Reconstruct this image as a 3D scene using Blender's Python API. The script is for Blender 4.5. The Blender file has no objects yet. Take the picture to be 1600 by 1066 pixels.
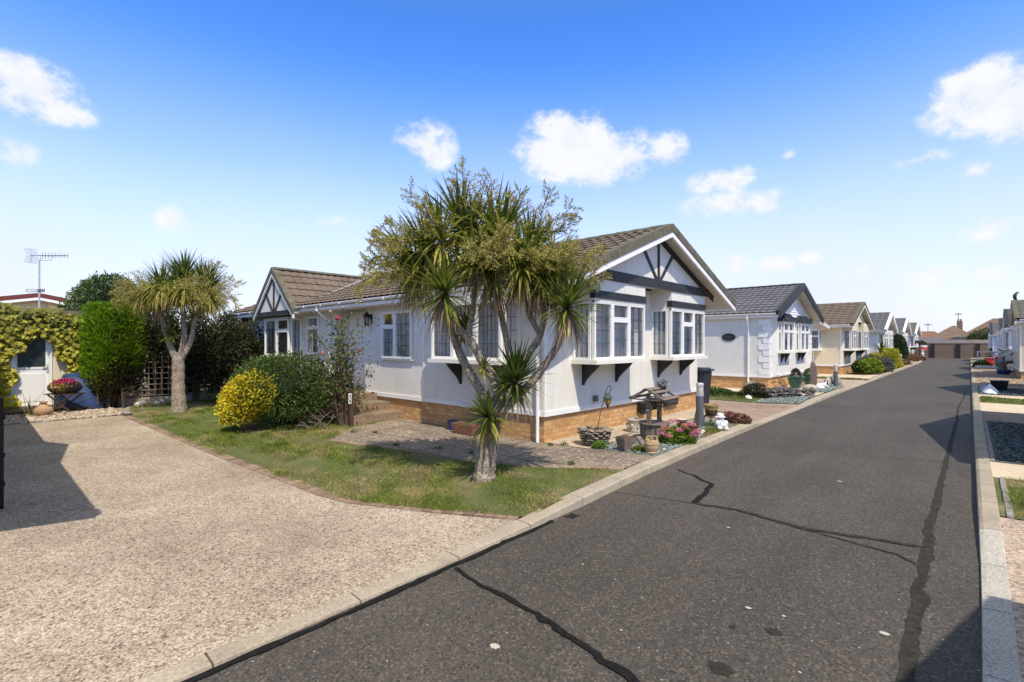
import bpy, bmesh, math, random
import numpy as np
from mathutils import Vector
R = math.radians
rng = random.Random(7)
nr = np.random.default_rng(11)
scene = bpy.context.scene
col = scene.collection

# ------------------------------------------------------------------ materials
def nodes(m):
    nt = m.node_tree
    return nt, nt.nodes, nt.links

def new_mat(name):
    m = bpy.data.materials.new(name); m.use_nodes = True
    nt, n, l = nodes(m)
    return m, n, l, n['Principled BSDF']

def coords(n, l, scale=1.0, kind='Object'):
    tc = n.new('ShaderNodeTexCoord')
    if scale == 1.0: return tc.outputs[kind]
    mp = n.new('ShaderNodeMapping'); l.new(tc.outputs[kind], mp.inputs[0])
    s = scale if isinstance(scale, (tuple, list)) else (scale,)*3
    mp.inputs['Scale'].default_value = s
    return mp.outputs[0]

def noise(n, l, vec, scale, detail=4, rough=.6):
    t = n.new('ShaderNodeTexNoise'); t.inputs['Scale'].default_value = scale
    t.inputs['Detail'].default_value = detail; t.inputs['Roughness'].default_value = rough
    l.new(vec, t.inputs['Vector']); return t.outputs['Fac']

def ramp(n, l, fac, stops, interp='LINEAR'):
    r = n.new('ShaderNodeValToRGB'); r.color_ramp.interpolation = interp
    e = r.color_ramp.elements
    while len(e) < len(stops): e.new(.5)
    for k, (p, c) in enumerate(stops):
        e[k].position = p; e[k].color = (*c, 1) if len(c) == 3 else c
    l.new(fac, r.inputs[0]); return r.outputs[0]

def mixc(n, l, fac, a, b, mode='MIX'):
    m = n.new('ShaderNodeMix'); m.data_type = 'RGBA'; m.blend_type = mode
    for sock, v in ((m.inputs[0], fac), (m.inputs[6], a), (m.inputs[7], b)):
        if hasattr(v, 'is_output'): l.new(v, sock)
        elif isinstance(v, (int, float)): sock.default_value = v
        else: sock.default_value = (*v, 1)
    return m.outputs[2]

def bump(n, l, h, bsdf, strength=.3, dist=.01):
    b = n.new('ShaderNodeBump'); b.inputs['Strength'].default_value = strength
    b.inputs['Distance'].default_value = dist
    l.new(h, b.inputs['Height']); l.new(b.outputs[0], bsdf.inputs['Normal'])

def math_(n, l, op, a, b=None, clamp=False):
    m = n.new('ShaderNodeMath'); m.operation = op; m.use_clamp = clamp
    for k, v in enumerate((a, b)):
        if v is None: continue
        if hasattr(v, 'is_output'): l.new(v, m.inputs[k])
        else: m.inputs[k].default_value = v
    return m.outputs[0]

def pbr(name, c, rough=.6, var=.15, vs=3.0, fine=.0, fs=60, bs=0, bscale=40, bd=.004, metal=0, spec=.3, dirt=None):
    m, n, l, b = new_mat(name)
    v = coords(n, l)
    f = noise(n, l, v, vs, 5)
    lo = tuple(x*(1-var) for x in c); hi = tuple(min(1, x*(1+var)) for x in c)
    cc = ramp(n, l, f, [(.3, lo), (.7, hi)])
    if fine:
        g = noise(n, l, v, fs, 3)
        cc = mixc(n, l, fine, cc, ramp(n, l, g, [(.3, (0, 0, 0)), (.7, (1, 1, 1))]), 'OVERLAY')
    if dirt:
        d = noise(n, l, v, dirt[0], 6, .7)
        cc = mixc(n, l, ramp(n, l, d, [(dirt[1], (0,)*3), (dirt[1]+.12, (1,)*3)]), cc, dirt[2])
    l.new(cc, b.inputs['Base Color']); b.inputs['Roughness'].default_value = rough
    b.inputs['Metallic'].default_value = metal; b.inputs['Specular IOR Level'].default_value = spec
    if bs: bump(n, l, noise(n, l, v, bscale, 4), b, bs, bd)
    return m

def brick_mat(name, c1, c2, mortar, sc=1.0):
    m, n, l, b = new_mat(name)
    tc = n.new('ShaderNodeTexCoord'); sp = n.new('ShaderNodeSeparateXYZ'); l.new(tc.outputs['Object'], sp.inputs[0])
    cb = n.new('ShaderNodeCombineXYZ')
    l.new(math_(n, l, 'ADD', sp.outputs[0], sp.outputs[1]), cb.inputs[0]); l.new(sp.outputs[2], cb.inputs[1])
    br = n.new('ShaderNodeTexBrick'); l.new(cb.outputs[0], br.inputs['Vector'])
    br.inputs['Scale'].default_value = 1/sc
    for k, v in {'Mortar Size': .011, 'Brick Width': .225, 'Row Height': .075, 'Mortar Smooth': .3}.items(): br.inputs[k].default_value = v
    br.inputs['Color1'].default_value = (*c1, 1); br.inputs['Color2'].default_value = (*c2, 1); br.inputs['Mortar'].default_value = (*mortar, 1)
    f = noise(n, l, tc.outputs['Object'], 9, 5, .7)
    mp = n.new('ShaderNodeMapping'); l.new(cb.outputs[0], mp.inputs[0]); mp.inputs['Scale'].default_value = (22, 10, 1)
    g = noise(n, l, mp.outputs[0], 1.0, 3)
    cc = mixc(n, l, ramp(n, l, g, [(.56, (0,)*3), (.66, (.7,)*3)]), br.outputs['Color'], tuple(x*.45 for x in c1))
    cc = mixc(n, l, .55, cc, ramp(n, l, f, [(.3, (.35,)*3), (.7, (.65,)*3)]), 'OVERLAY')
    l.new(cc, b.inputs['Base Color']); b.inputs['Roughness'].default_value = .85
    bump(n, l, br.outputs['Fac'], b, -.4, .006)
    return m

def stucco(name, c):
    m, n, l, b = new_mat(name)
    v = coords(n, l)
    big = noise(n, l, v, 1.3, 6, .65); fi = noise(n, l, v, 75, 3, .7)
    vo = n.new('ShaderNodeTexVoronoi'); vo.inputs['Scale'].default_value = 80; l.new(v, vo.inputs['Vector'])
    cc = ramp(n, l, big, [(.25, tuple(x*.88 for x in c)), (.65, c)])
    cc = mixc(n, l, .16, cc, ramp(n, l, fi, [(.3, (.1,)*3), (.6, (.75,)*3)]), 'OVERLAY')
    # dirt streaks running down
    st = noise(n, l, coords(n, l, (9, 9, .5)), 1.0, 5, .6)
    cc = mixc(n, l, ramp(n, l, st, [(.52, (0,)*3), (.78, (.34,)*3)]), cc, (.46, .40, .31))
    l.new(cc, b.inputs['Base Color']); b.inputs['Roughness'].default_value = .9; b.inputs['Specular IOR Level'].default_value = .2
    bump(n, l, vo.outputs['Distance'], b, .55, .007)
    return m

def roof_mat(name, c, lichen=(.30, .27, .2)):
    m, n, l, b = new_mat(name)
    v = coords(n, l)
    a = noise(n, l, v, 1.1, 6, .65); d = noise(n, l, v, 14, 5, .75)
    cc = ramp(n, l, a, [(.25, tuple(x*.7 for x in c)), (.75, tuple(x*1.35 for x in c))])
    cc = mixc(n, l, ramp(n, l, d, [(.52, (0,)*3), (.70, (.55,)*3)]), cc, lichen)
    g = noise(n, l, v, 90, 2)
    cc = mixc(n, l, .35, cc, ramp(n, l, g, [(.3, (.2,)*3), (.7, (.8,)*3)]), 'OVERLAY')
    l.new(cc, b.inputs['Base Color']); b.inputs['Roughness'].default_value = .85; b.inputs['Specular IOR Level'].default_value = .25
    bump(n, l, g, b, .35, .004)
    return m

def aggregate(name, stops, scale=70, patch=None, bs=.6, tint=None):
    """exposed-aggregate / gravel: one random colour per voronoi stone"""
    m, n, l, b = new_mat(name)
    v = coords(n, l)
    vo = n.new('ShaderNodeTexVoronoi'); vo.inputs['Scale'].default_value = scale; l.new(v, vo.inputs['Vector'])
    sp = n.new('ShaderNodeSeparateColor'); l.new(vo.outputs['Color'], sp.inputs[0])
    cc = ramp(n, l, sp.outputs[0], stops)
    v2 = n.new('ShaderNodeTexVoronoi'); v2.inputs['Scale'].default_value = scale*.45; l.new(v, v2.inputs['Vector'])
    sp2 = n.new('ShaderNodeSeparateColor'); l.new(v2.outputs['Color'], sp2.inputs[0])
    cc = mixc(n, l, .28, cc, ramp(n, l, sp2.outputs[1], stops))
    dk = ramp(n, l, vo.outputs['Distance'], [(.45, (1,)*3), (.85, (.45,)*3)])
    cc = mixc(n, l, .8, cc, dk, 'MULTIPLY')
    big = noise(n, l, v, .55, 6, .62); mid = noise(n, l, v, 2.6, 5, .7)
    cc = mixc(n, l, .75, cc, ramp(n, l, big, [(.3, (.62, .55, .52)), (.5, (.90, .86, .83)), (.68, (1.14, 1.11, 1.07))]), 'MULTIPLY')
    cc = mixc(n, l, .6, cc, ramp(n, l, mid, [(.3, (.75,)*3), (.62, (1.08,)*3)]), 'MULTIPLY')
    if tint: cc = mixc(n, l, 1.0, cc, tint, 'MULTIPLY')
    l.new(cc, b.inputs['Base Color']); b.inputs['Roughness'].default_value = .9; b.inputs['Specular IOR Level'].default_value = .2
    bump(n, l, vo.outputs['Distance'], b, -bs, .01)
    return m

def leaf_mat(name, trans=.3, rough=.5):
    m, n, l, b = new_mat(name)
    at = n.new('ShaderNodeAttribute'); at.attribute_name = 'Col'
    l.new(at.outputs['Color'], b.inputs['Base Color']); b.inputs['Roughness'].default_value = rough
    b.inputs['Specular IOR Level'].default_value = .3
    tr = n.new('ShaderNodeBsdfTranslucent'); l.new(at.outputs['Color'], tr.inputs[0])
    mx = n.new('ShaderNodeMixShader'); mx.inputs[0].default_value = trans
    out = n['Material Output']
    l.new(b.outputs[0], mx.inputs[1]); l.new(tr.outputs[0], mx.inputs[2]); l.new(mx.outputs[0], out.inputs[0])
    return m

def glass_mat(name):
    m, n, l, b = new_mat(name)
    fr = n.new('ShaderNodeFresnel'); fr.inputs[0].default_value = 1.5
    tr = n.new('ShaderNodeBsdfTransparent'); tr.inputs[0].default_value = (.95, .97, .97, 1)
    gl = n.new('ShaderNodeBsdfGlossy'); gl.inputs['Roughness'].default_value = .03
    v = coords(n, l)
    bm_ = n.new('ShaderNodeBump'); bm_.inputs['Strength'].default_value = .04; bm_.inputs['Distance'].default_value = .02
    l.new(noise(n, l, v, 3, 2), bm_.inputs['Height']); l.new(bm_.outputs[0], gl.inputs['Normal'])
    mx = n.new('ShaderNodeMixShader')
    l.new(math_(n, l, 'ADD', math_(n, l, 'MULTIPLY', fr.outputs[0], 1.9), .12, True), mx.inputs[0])
    l.new(tr.outputs[0], mx.inputs[1]); l.new(gl.outputs[0], mx.inputs[2])
    l.new(mx.outputs[0], n['Material Output'].inputs[0])
    return m

M = {}
def setup_materials():
    M['stucco'] = stucco('white_pebbledash', (.81, .775, .69))
    M['stucco_cream'] = stucco('cream_pebbledash', (.78, .68, .48))
    M['stucco_grey'] = stucco('pale_grey_pebbledash', (.77, .75, .68))
    M['stucco_blue'] = stucco('pale_blue_pebbledash', (.52, .64, .82))
    M['brick'] = brick_mat('buff_brick', (.68, .39, .15), (.48, .22, .065), (.38, .27, .16))
    M['brick_step'] = brick_mat('step_brick', (.30, .20, .125), (.23, .15, .09), (.22, .18, .13))
    M['brick_wall'] = brick_mat('boundary_brick', (.20, .135, .09), (.12, .085, .06), (.26, .21, .16), 1.0)
    M['upvc'] = pbr('white_upvc', (.86, .845, .80), .35, .04, 2, spec=.4)
    M['upvc_cream'] = pbr('aged_white_upvc', (.84, .80, .70), .4, .06, 3)
    M['timber_black'] = pbr('black_stained_timber', (.03, .033, .038), .55, .35, 8, .2, 50)
    M['soffit'] = pbr('soffit_board', (.66, .62, .55), .6, .06, 4)
    M['verge'] = pbr('lichened_verge', (.135, .12, .085), .9, .35, 6, .4, 60, .3, 40, .006, dirt=(9, .6, (.05, .06, .03)))
    M['verge_dark'] = pbr('charcoal_verge', (.035, .036, .04), .6, .2, 4)
    M['roof_brown'] = roof_mat('brown_tile', (.155, .115, .085))
    M['roof_char'] = roof_mat('charcoal_tile', (.13, .125, .13), (.2, .2, .2))
    M['roof_olive'] = roof_mat('weathered_tile', (.15, .14, .11))
    M['roof_red'] = roof_mat('red_brown_tile', (.22, .115, .075), (.3, .2, .13))
    M['roof_terracotta'] = roof_mat('brown_red_tile', (.165, .115, .085), (.28, .18, .10))
    M['glass'] = glass_mat('window_glass')
    M['interior'] = pbr('dim_room', (.58, .58, .56), .9, .4, 1.5)
    M['blind'] = pbr('vertical_blind', (.82, .82, .80), .8, .12, 6)
    M['net'] = pbr('net_curtain', (.80, .80, .79), .9, .3, 9)
    M['lead'] = pbr('lead_strip', (.06, .065, .07), .5, .1)
    M['asphalt'] = None
    M['concrete'] = pbr('kerb_concrete', (.38, .325, .25), .9, .18, 2.2, .25, 55, .4, 50, .006, dirt=(5, .62, (.16, .15, .12)))
    M['kerb_pale'] = pbr('pale_kerb_concrete', (.46, .43, .38), .9, .14, 2.2, .4, 60, .3, 60, .004)
    M['slab'] = pbr('concrete_slab', (.44, .37, .27), .9, .14, 1.6, .4, 40, .3, 60, .004)
    M['slab_cream'] = pbr('cream_concrete', (.60, .49, .36), .9, .1, 1.2, .3, 50, .2, 60, .004)
    M['tar'] = pbr('tar_seal', (.016, .015, .015), .9, .3, 20, .3, 60, .5, 60, .004, spec=.1)
    M['tar_old'] = pbr('worn_tar_seal', (.039, .035, .032), .9, .35, 14, .35, 60, .3, 60, .003, spec=.15)
    M['timber_grey'] = pbr('weathered_timber', (.20, .155, .13), .9, .35, 14, .4, 80, .4, 60, .004)
    M['timber_brown'] = pbr('brown_timber', (.085, .045, .028), .7, .3, 10)
    M['timber_red'] = pbr('dark_red_brown_post', (.03, .013, .012), .5, .3, 10)
    M['trellis'] = pbr('faded_trellis', (.25, .2, .13), .85, .25, 12)
    M['bark'] = pbr('cordyline_bark', (.34, .275, .20), .95, .3, 9, .65, 34, 1.0, 30, .03, dirt=(22, .58, (.15, .115, .085)))
    M['bark_dark'] = pbr('shrub_bark', (.10, .065, .045), .9, .3, 12, .4, 60, .6, 40, .01)
    M['leaf'] = leaf_mat('foliage'); M['blade'] = leaf_mat('strap_leaf', .36, .42); M['petal'] = leaf_mat('petals', .25, .7)
    M['dry'] = leaf_mat('dry_leaf', .25, .8)
    M['grass'] = leaf_mat('grass_blades', .3, .6)
    M['stonechips'] = leaf_mat('stone_chips', 0.0, .85)
    M['black_plastic'] = pbr('black_plastic', (.014, .015, .017), .4, .2, 5)
    M['bin'] = pbr('bin_plastic', (.022, .026, .034), .45, .2, 5)
    M['terracotta'] = pbr('terracotta', (.30, .13, .08), .85, .25, 9, .3, 50)
    M['bluepot'] = pbr('cobalt_glaze', (.012, .03, .14), .2, .25, 5, spec=.5)
    M['greenpot'] = pbr('green_glaze', (.035, .12, .085), .25, .4, 7, spec=.5)
    M['brownpot'] = pbr('brown_glaze', (.10, .06, .035), .4, .4, 9, .3, 40)
    M['tanpot'] = pbr('tan_rim_glaze', (.40, .27, .12), .4, .2, 9)
    M['urn'] = pbr('buff_stoneware', (.40, .29, .155), .75, .25, 8, .3, 40)
    M['amphora'] = pbr('sandy_earthenware', (.44, .28, .15), .85, .25, 8, .3, 40)
    M['stone'] = pbr('drystone', (.27, .22, .165), .95, .45, 9, .5, 45, 1.0, 30, .02)
    M['stone_pale'] = pbr('pale_stone', (.42, .37, .30), .95, .25, 9, .4, 45, .5, 30, .01)
    M['stone_white'] = pbr('white_stone', (.74, .70, .62), .9, .2, 7, .3, 40, .4, 30, .01)
    M['stone_grey'] = pbr('grey_stone', (.26, .24, .23), .9, .3, 7, .4, 40, .5, 30, .01)
    M['white_paint'] = pbr('white_painted_figure', (.66, .66, .68), .7, .3, 18, .4, 60)
    M['metal_grey'] = pbr('grey_powder_coat', (.115, .125, .14), .4, .1, 4, spec=.4)
    M['metal_pale'] = pbr('galvanised_steel', (.52, .53, .53), .4, .2, 6, metal=.3)
    M['rust'] = pbr('rusty_iron', (.10, .045, .03), .85, .4, 20)
    M['lens'] = pbr('frosted_lens', (.52, .50, .42), .3, .3, 16)
    M['amber'] = pbr('amber_glass', (.42, .26, .02), .15, .4, 12, spec=.6)
    M['tarp_blue'] = pbr('blue_tarpaulin', (.03, .055, .14), .55, .35, 6, bs=.5, bscale=8, bd=.05)
    M['tarp_white'] = pbr('white_sack', (.80, .81, .84), .6, .08, 6, bs=.3, bscale=10, bd=.03)
    M['tarp_grey'] = pbr('grey_sack', (.32, .35, .42), .6, .2, 6, bs=.3, bscale=10, bd=.03)
    M['red_plastic'] = pbr('red_plastic', (.62, .025, .02), .4, .12, 5)
    M['car_paint'] = pbr('silver_paint', (.15, .165, .19), .35, .04, 3, metal=.35, spec=.6)
    M['tyre'] = pbr('tyre_rubber', (.016, .016, .017), .85, .2, 9)
    M['alloy'] = pbr('alloy_rim', (.48, .49, .5), .35, .1, 5, metal=.6)
    M['car_glass'] = pbr('tinted_glass', (.03, .045, .05), .08, .2, 3, spec=.7)
    M['tail'] = pbr('tail_lens', (.4, .015, .015), .2, .1, 5)
    M['sign_red'] = pbr('sign_red', (.50, .10, .11), .5, .1, 5)
    M['plaque'] = pbr('slate_plaque', (.03, .032, .032), .5, .2, 9)
    M['lettering'] = pbr('pale_lettering', (.5, .48, .4), .6, .1)
    M['faint_lettering'] = pbr('faint_lettering', (.10, .10, .09), .6, .1)
    M['black_digit'] = pbr('black_digits', (.02, .02, .02), .6, .1)
    M['bronze'] = pbr('bronzed_resin', (.115, .10, .075), .6, .35, 14)
    M['timber_dark'] = pbr('dark_timber_pier', (.035, .024, .018), .8, .3, 8)
    M['drift'] = pbr('silvered_driftwood', (.12, .105, .095), .9, .6, 9, .4, 40, .6, 30, .02)
    M['soil'] = pbr('dry_soil', (.12, .085, .055), .95, .35, 6, .4, 40, .6, 30, .02)
    M['pinkplastic'] = pbr('pinkish_bowl', (.60, .43, .36), .6, .15, 9)
    M['fascia_red'] = pbr('dark_red_trim', (.16, .04, .03), .5, .15, 5)
    M['coping'] = pbr('wall_coping', (.40, .33, .28), .9, .3, .5, .4, 20)
    M['verd'] = pbr('verdigris', (.05, .065, .06), .6, .5, 14)

    # asphalt
    m, n, l, b = new_mat('worn_asphalt')
    v = coords(n, l)
    big = noise(n, l, v, .45, 6, .6); fine = noise(n, l, v, 190, 2, .8)
    cc = ramp(n, l, big, [(.3, (.060, .053, .047)), (.7, (.090, .079, .070))])
    vo = n.new('ShaderNodeTexVoronoi'); vo.inputs['Scale'].default_value = 85; l.new(v, vo.inputs['Vector'])
    sp = n.new('ShaderNodeSeparateColor'); l.new(vo.outputs['Color'], sp.inputs[0])
    cc = mixc(n, l, ramp(n, l, sp.outputs[0], [(.72, (0,)*3), (.98, (.6,)*3)]), cc, (.22, .18, .14))
    cc = mixc(n, l, ramp(n, l, sp.outputs[1], [(.6, (0,)*3), (.95, (.7,)*3)]), cc, (.018, .018, .018))
    vs = n.new('ShaderNodeTexVoronoi'); vs.inputs['Scale'].default_value = 11; l.new(v, vs.inputs['Vector'])
    s2 = n.new('ShaderNodeSeparateColor'); l.new(vs.outputs['Color'], s2.inputs[0])
    spot = math_(n, l, 'MULTIPLY', math_(n, l, 'LESS_THAN', vs.outputs['Distance'], .07), math_(n, l, 'GREATER_THAN', s2.outputs[2], .86))
    cc = mixc(n, l, spot, cc, (.34, .33, .31))
    st = noise(n, l, coords(n, l, (2.2, .25, 1)), 1.0, 5, .6)
    cc = mixc(n, l, .55, cc, ramp(n, l, st, [(.3, (.74,)*3), (.7, (1.25, 1.2, 1.12))]), 'MULTIPLY')
    cc = mixc(n, l, .5, cc, ramp(n, l, fine, [(.3, (.25,)*3), (.7, (.8,)*3)]), 'OVERLAY')
    l.new(cc, b.inputs['Base Color']); b.inputs['Roughness'].default_value = .8; b.inputs['Specular IOR Level'].default_value = .35
    bump(n, l, vo.outputs['Distance'], b, -.45, .008)
    M['asphalt'] = m
    M['drive'] = aggregate('exposed_aggregate', [(0, (.09, .07, .06)), (.14, (.27, .20, .15)), (.34, (.44, .36, .26)), (.52, (.48, .395, .295)), (.72, (.54, .46, .35)), (.88, (.68, .60, .49)), (1, (.38, .25, .16))], 84, bs=.9, tint=(1.04, 1.055, 1.09))
    M['drive_pink'] = aggregate('pinkish_aggregate', [(0, (.20, .14, .11)), (.4, (.40, .29, .22)), (.7, (.47, .36, .28)), (1, (.55, .44, .35))], 50, bs=.3)
    M['drive_pale'] = aggregate('pale_aggregate', [(0, (.30, .22, .17)), (.4, (.52, .42, .33)), (.7, (.58, .47, .38)), (1, (.66, .57, .49))], 40, bs=.4)
    M['slate'] = aggregate('green_slate_bed', [(0, (.10, .125, .115)), (.5, (.19, .23, .21)), (1, (.32, .36, .33))], 26, bs=1.0)
    M['slate_dark'] = aggregate('dark_slate_bed', [(0, (.05, .065, .066)), (.5, (.10, .125, .128)), (1, (.20, .23, .23))], 26, bs=1.0)
    M['pebble_bed'] = aggregate('tan_pebble_bed', [(0, (.22, .15, .09)), (.5, (.46, .34, .22)), (1, (.62, .5, .37))], 30, bs=1.0)
    M['plot'] = pbr('plot_ground', (.30, .25, .19), .95, .25, .8, .3, 30)
    # lawn base
    m, n, l, b = new_mat('lawn_turf')
    v = coords(n, l)
    a = noise(n, l, v, .9, 5, .65); f = noise(n, l, v, 40, 4, .8)
    cc = ramp(n, l, a, [(.32, (.07, .11, .022)), (.52, (.12, .135, .04)), (.66, (.28, .21, .10))])
    cc = mixc(n, l, .7, cc, ramp(n, l, f, [(.3, (.2,)*3), (.7, (.75,)*3)]), 'OVERLAY')
    l.new(cc, b.inputs['Base Color']); b.inputs['Roughness'].default_value = .95; bump(n, l, f, b, .8, .02)
    M['turf'] = m
    # lichened path
    m, n, l, b = new_mat('lichened_paving')
    v = coords(n, l)
    a = noise(n, l, v, 1.2, 6, .65); f = noise(n, l, v, 45, 4, .8); sp_ = noise(n, l, v, 17, 4, .55)
    cc = ramp(n, l, a, [(.3, (.17, .135, .10)), (.7, (.30, .24, .18))])
    cc = mixc(n, l, .6, cc, ramp(n, l, f, [(.3, (.2,)*3), (.7, (.8,)*3)]), 'OVERLAY')
    cc = mixc(n, l, ramp(n, l, sp_, [(.58, (0,)*3), (.64, (.85,)*3)]), cc, (.62, .56, .48))
    br = n.new('ShaderNodeTexBrick'); mpb = n.new('ShaderNodeMapping'); mpb.inputs['Rotation'].default_value = (0, 0, R(-4)); l.new(v, mpb.inputs[0]); l.new(mpb.outputs[0], br.inputs['Vector']); br.offset = .37
    for k_, v_ in {'Scale': 1, 'Mortar Size': .014, 'Mortar Smooth': .4, 'Brick Width': .9, 'Row Height': .6}.items(): br.inputs[k_].default_value = v_
    br.inputs['Color1'].default_value = (1.08, 1.05, 1.0, 1); br.inputs['Color2'].default_value = (.82, .82, .82, 1); br.inputs['Mortar'].default_value = (.28, .26, .2, 1)
    cc = mixc(n, l, 1.0, cc, br.outputs['Color'], 'MULTIPLY')
    l.new(cc, b.inputs['Base Color']); b.inputs['Roughness'].default_value = .95; bump(n, l, f, b, .5, .006)
    M['path'] = m
    # individual paving bricks (colour varies per block)
    m, n, l, b = new_mat('paving_brick')
    ge = n.new('ShaderNodeNewGeometry')
    cc = ramp(n, l, ge.outputs['Random Per Island'], [(0, (.19, .125, .085)), (.5, (.27, .18, .125)), (1, (.34, .24, .17))])
    f = noise(n, l, coords(n, l), 30, 5, .75)
    cc = mixc(n, l, .7, cc, ramp(n, l, f, [(.3, (.25,)*3), (.7, (.72,)*3)]), 'OVERLAY')
    l.new(cc, b.inputs['Base Color']); b.inputs['Roughness'].default_value = .9; bump(n, l, f, b, .4, .006)
    M['paver'] = m
setup_materials()

# ------------------------------------------------------------------ mesh helpers
def root_loc(o):
    while o.parent: o = o.parent
    return Vector(o.location)

def link_mesh(name, me, mat, parent, label=None):
    o = bpy.data.objects.new(name, me); col.objects.link(o)
    if mat: me.materials.append(M[mat] if isinstance(mat, str) else mat)
    if parent is not None: o.parent = parent
    if label: o['label'] = label
    return o

class MB:
    def __init__(s): s.v = []; s.f = []
    def add(s, vs, fs):
        k = len(s.v); s.v += [tuple(v) for v in vs]; s.f += [tuple(i+k for i in f) for f in fs]; return s
    def box(s, x0, x1, y0, y1, z0, z1):
        return s.add([(x0,y0,z0),(x1,y0,z0),(x1,y1,z0),(x0,y1,z0),(x0,y0,z1),(x1,y0,z1),(x1,y1,z1),(x0,y1,z1)],
              [(0,3,2,1),(4,5,6,7),(0,1,5,4),(1,2,6,5),(2,3,7,6),(3,0,4,7)])
    def obox(s, O, u, n, u0, u1, n0, n1, z0, z1):
        P = lambda a, b, c: (O[0]+u[0]*a+n[0]*b, O[1]+u[1]*a+n[1]*b, O[2]+c)
        return s.add([P(u0,n0,z0),P(u1,n0,z0),P(u1,n1,z0),P(u0,n1,z0),P(u0,n0,z1),P(u1,n0,z1),P(u1,n1,z1),P(u0,n1,z1)],
              [(0,3,2,1),(4,5,6,7),(0,1,5,4),(1,2,6,5),(2,3,7,6),(3,0,4,7)])
    def loft(s, A, B):
        n = len(A)
        return s.add(list(A)+list(B), [tuple(range(n))[::-1], tuple(range(n, 2*n))] + [(i, (i+1) % n, n+(i+1) % n, n+i) for i in range(n)])
    def beam(s, p, q, w, h, up=(0, 0, 1)):
        p = Vector(p); q = Vector(q); d = (q-p).normalized(); up = Vector(up)
        if abs(d.dot(up)) > .98: up = Vector((1, 0, 0))
        a = d.cross(up).normalized()*w/2; b = a.cross(d).normalized()*h/2
        sq = lambda c: [c-a-b, c+a-b, c+a+b, c-a+b]
        return s.loft(sq(p), sq(q))
    def tube(s, pts, rad, n=8, caps=True):
        pts = [Vector(p) for p in pts]; rad = rad if isinstance(rad, (list, tuple)) else [rad]*len(pts)
        k = len(s.v); ref = None
        for i, p in enumerate(pts):
            t = (pts[min(i+1, len(pts)-1)]-pts[max(i-1, 0)]).normalized()
            if ref is None: ref = Vector((0, 0, 1)) if abs(t.z) < .9 else Vector((1, 0, 0))
            a = t.cross(ref).normalized(); b = a.cross(t).normalized(); ref = b
            for j in range(n):
                th = 2*math.pi*j/n
                s.v.append(tuple(p + (a*math.cos(th)+b*math.sin(th))*rad[i]))
        for i in range(len(pts)-1):
            for j in range(n):
                s.f.append((k+i*n+j, k+i*n+(j+1) % n, k+(i+1)*n+(j+1) % n, k+(i+1)*n+j))
        if caps:
            s.f.append(tuple(k+j for j in range(n))[::-1]); s.f.append(tuple(k+(len(pts)-1)*n+j for j in range(n)))
        return s
    def lathe(s, c, prof, n=20, sx=1, sy=1, wob=0):
        k = len(s.v)
        for i, (r, z) in enumerate(prof):
            for j in range(n):
                th = 2*math.pi*j/n; w = 1+wob*math.sin(3*th+i*1.7)
                s.v.append((c[0]+r*w*sx*math.cos(th), c[1]+r*w*sy*math.sin(th), c[2]+z))
        for i in range(len(prof)-1):
            for j in range(n):
                s.f.append((k+i*n+j, k+i*n+(j+1) % n, k+(i+1)*n+(j+1) % n, k+(i+1)*n+j))
        s.f.append(tuple(k+j for j in range(n))[::-1]); s.f.append(tuple(k+(len(prof)-1)*n+j for j in range(n)))
        return s
    def blob(s, c, r, sub=2, jit=.0, seed=0):
        bm = bmesh.new(); bmesh.ops.create_icosphere(bm, subdivisions=sub, radius=1)
        q = random.Random(seed)
        ph = [(Vector((q.gauss(0, 1), q.gauss(0, 1), q.gauss(0, 1))).normalized(), q.uniform(-1, 1)) for _ in range(7)]
        r = (r, r, r) if isinstance(r, (int, float)) else r
        vs = []
        for v in bm.verts:
            m = 1 + jit*sum(a*max(0, v.co.dot(d))**3 for d, a in ph)
            vs.append((c[0]+v.co.x*r[0]*m, c[1]+v.co.y*r[1]*m, c[2]+v.co.z*r[2]*m))
        s.add(vs, [tuple(x.index for x in f.verts) for f in bm.faces]); bm.free(); return s
    def build(s, name, mat, parent=None, smooth=False, label=None, bevel=0, at=None):
        off = root_loc(parent) if parent is not None else Vector(at) if at else Vector((0, 0, 0))
        me = bpy.data.meshes.new(name)
        me.from_pydata([tuple(Vector(v)-off) for v in s.v], [], s.f)
        bm = bmesh.new(); bm.from_mesh(me); bmesh.ops.recalc_face_normals(bm, faces=bm.faces)
        if bevel:
            bmesh.ops.bevel(bm, geom=list(bm.edges), offset=bevel, segments=2, affect='EDGES', clamp_overlap=True)
        bm.to_mesh(me); bm.free()
        if smooth:
            me.polygons.foreach_set('use_smooth', [True]*len(me.polygons))
            try: me.set_sharp_from_angle(angle=R(40))
            except Exception: pass
        o = link_mesh(name, me, mat, parent, label)
        if at: o.location = at
        return o

def np_obj(name, V, F, C=None, mat='leaf', parent=None, at=None):
    off = root_loc(parent) if parent is not None else Vector(at) if at else Vector((0, 0, 0))
    V = np.asarray(V, dtype=np.float32) - np.array(off, dtype=np.float32); F = np.asarray(F, dtype=np.int32)
    me = bpy.data.meshes.new(name); k = F.shape[1]
    me.vertices.add(len(V)); me.vertices.foreach_set('co', V.ravel())
    me.loops.add(F.size); me.loops.foreach_set('vertex_index', F.ravel())
    me.polygons.add(len(F)); me.polygons.foreach_set('loop_start', np.arange(0, F.size, k, dtype=np.int32))
    me.update(calc_edges=True)
    if C is not None:
        a = me.color_attributes.new('Col', 'FLOAT_COLOR', 'POINT')
        cc = np.ones((len(V), 4), dtype=np.float32); cc[:, :3] = np.clip(C, 0, 1); a.data.foreach_set('color', cc.ravel())
    me.validate()
    o = link_mesh(name, me, mat, parent)
    if at: o.location = at
    return o

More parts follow.
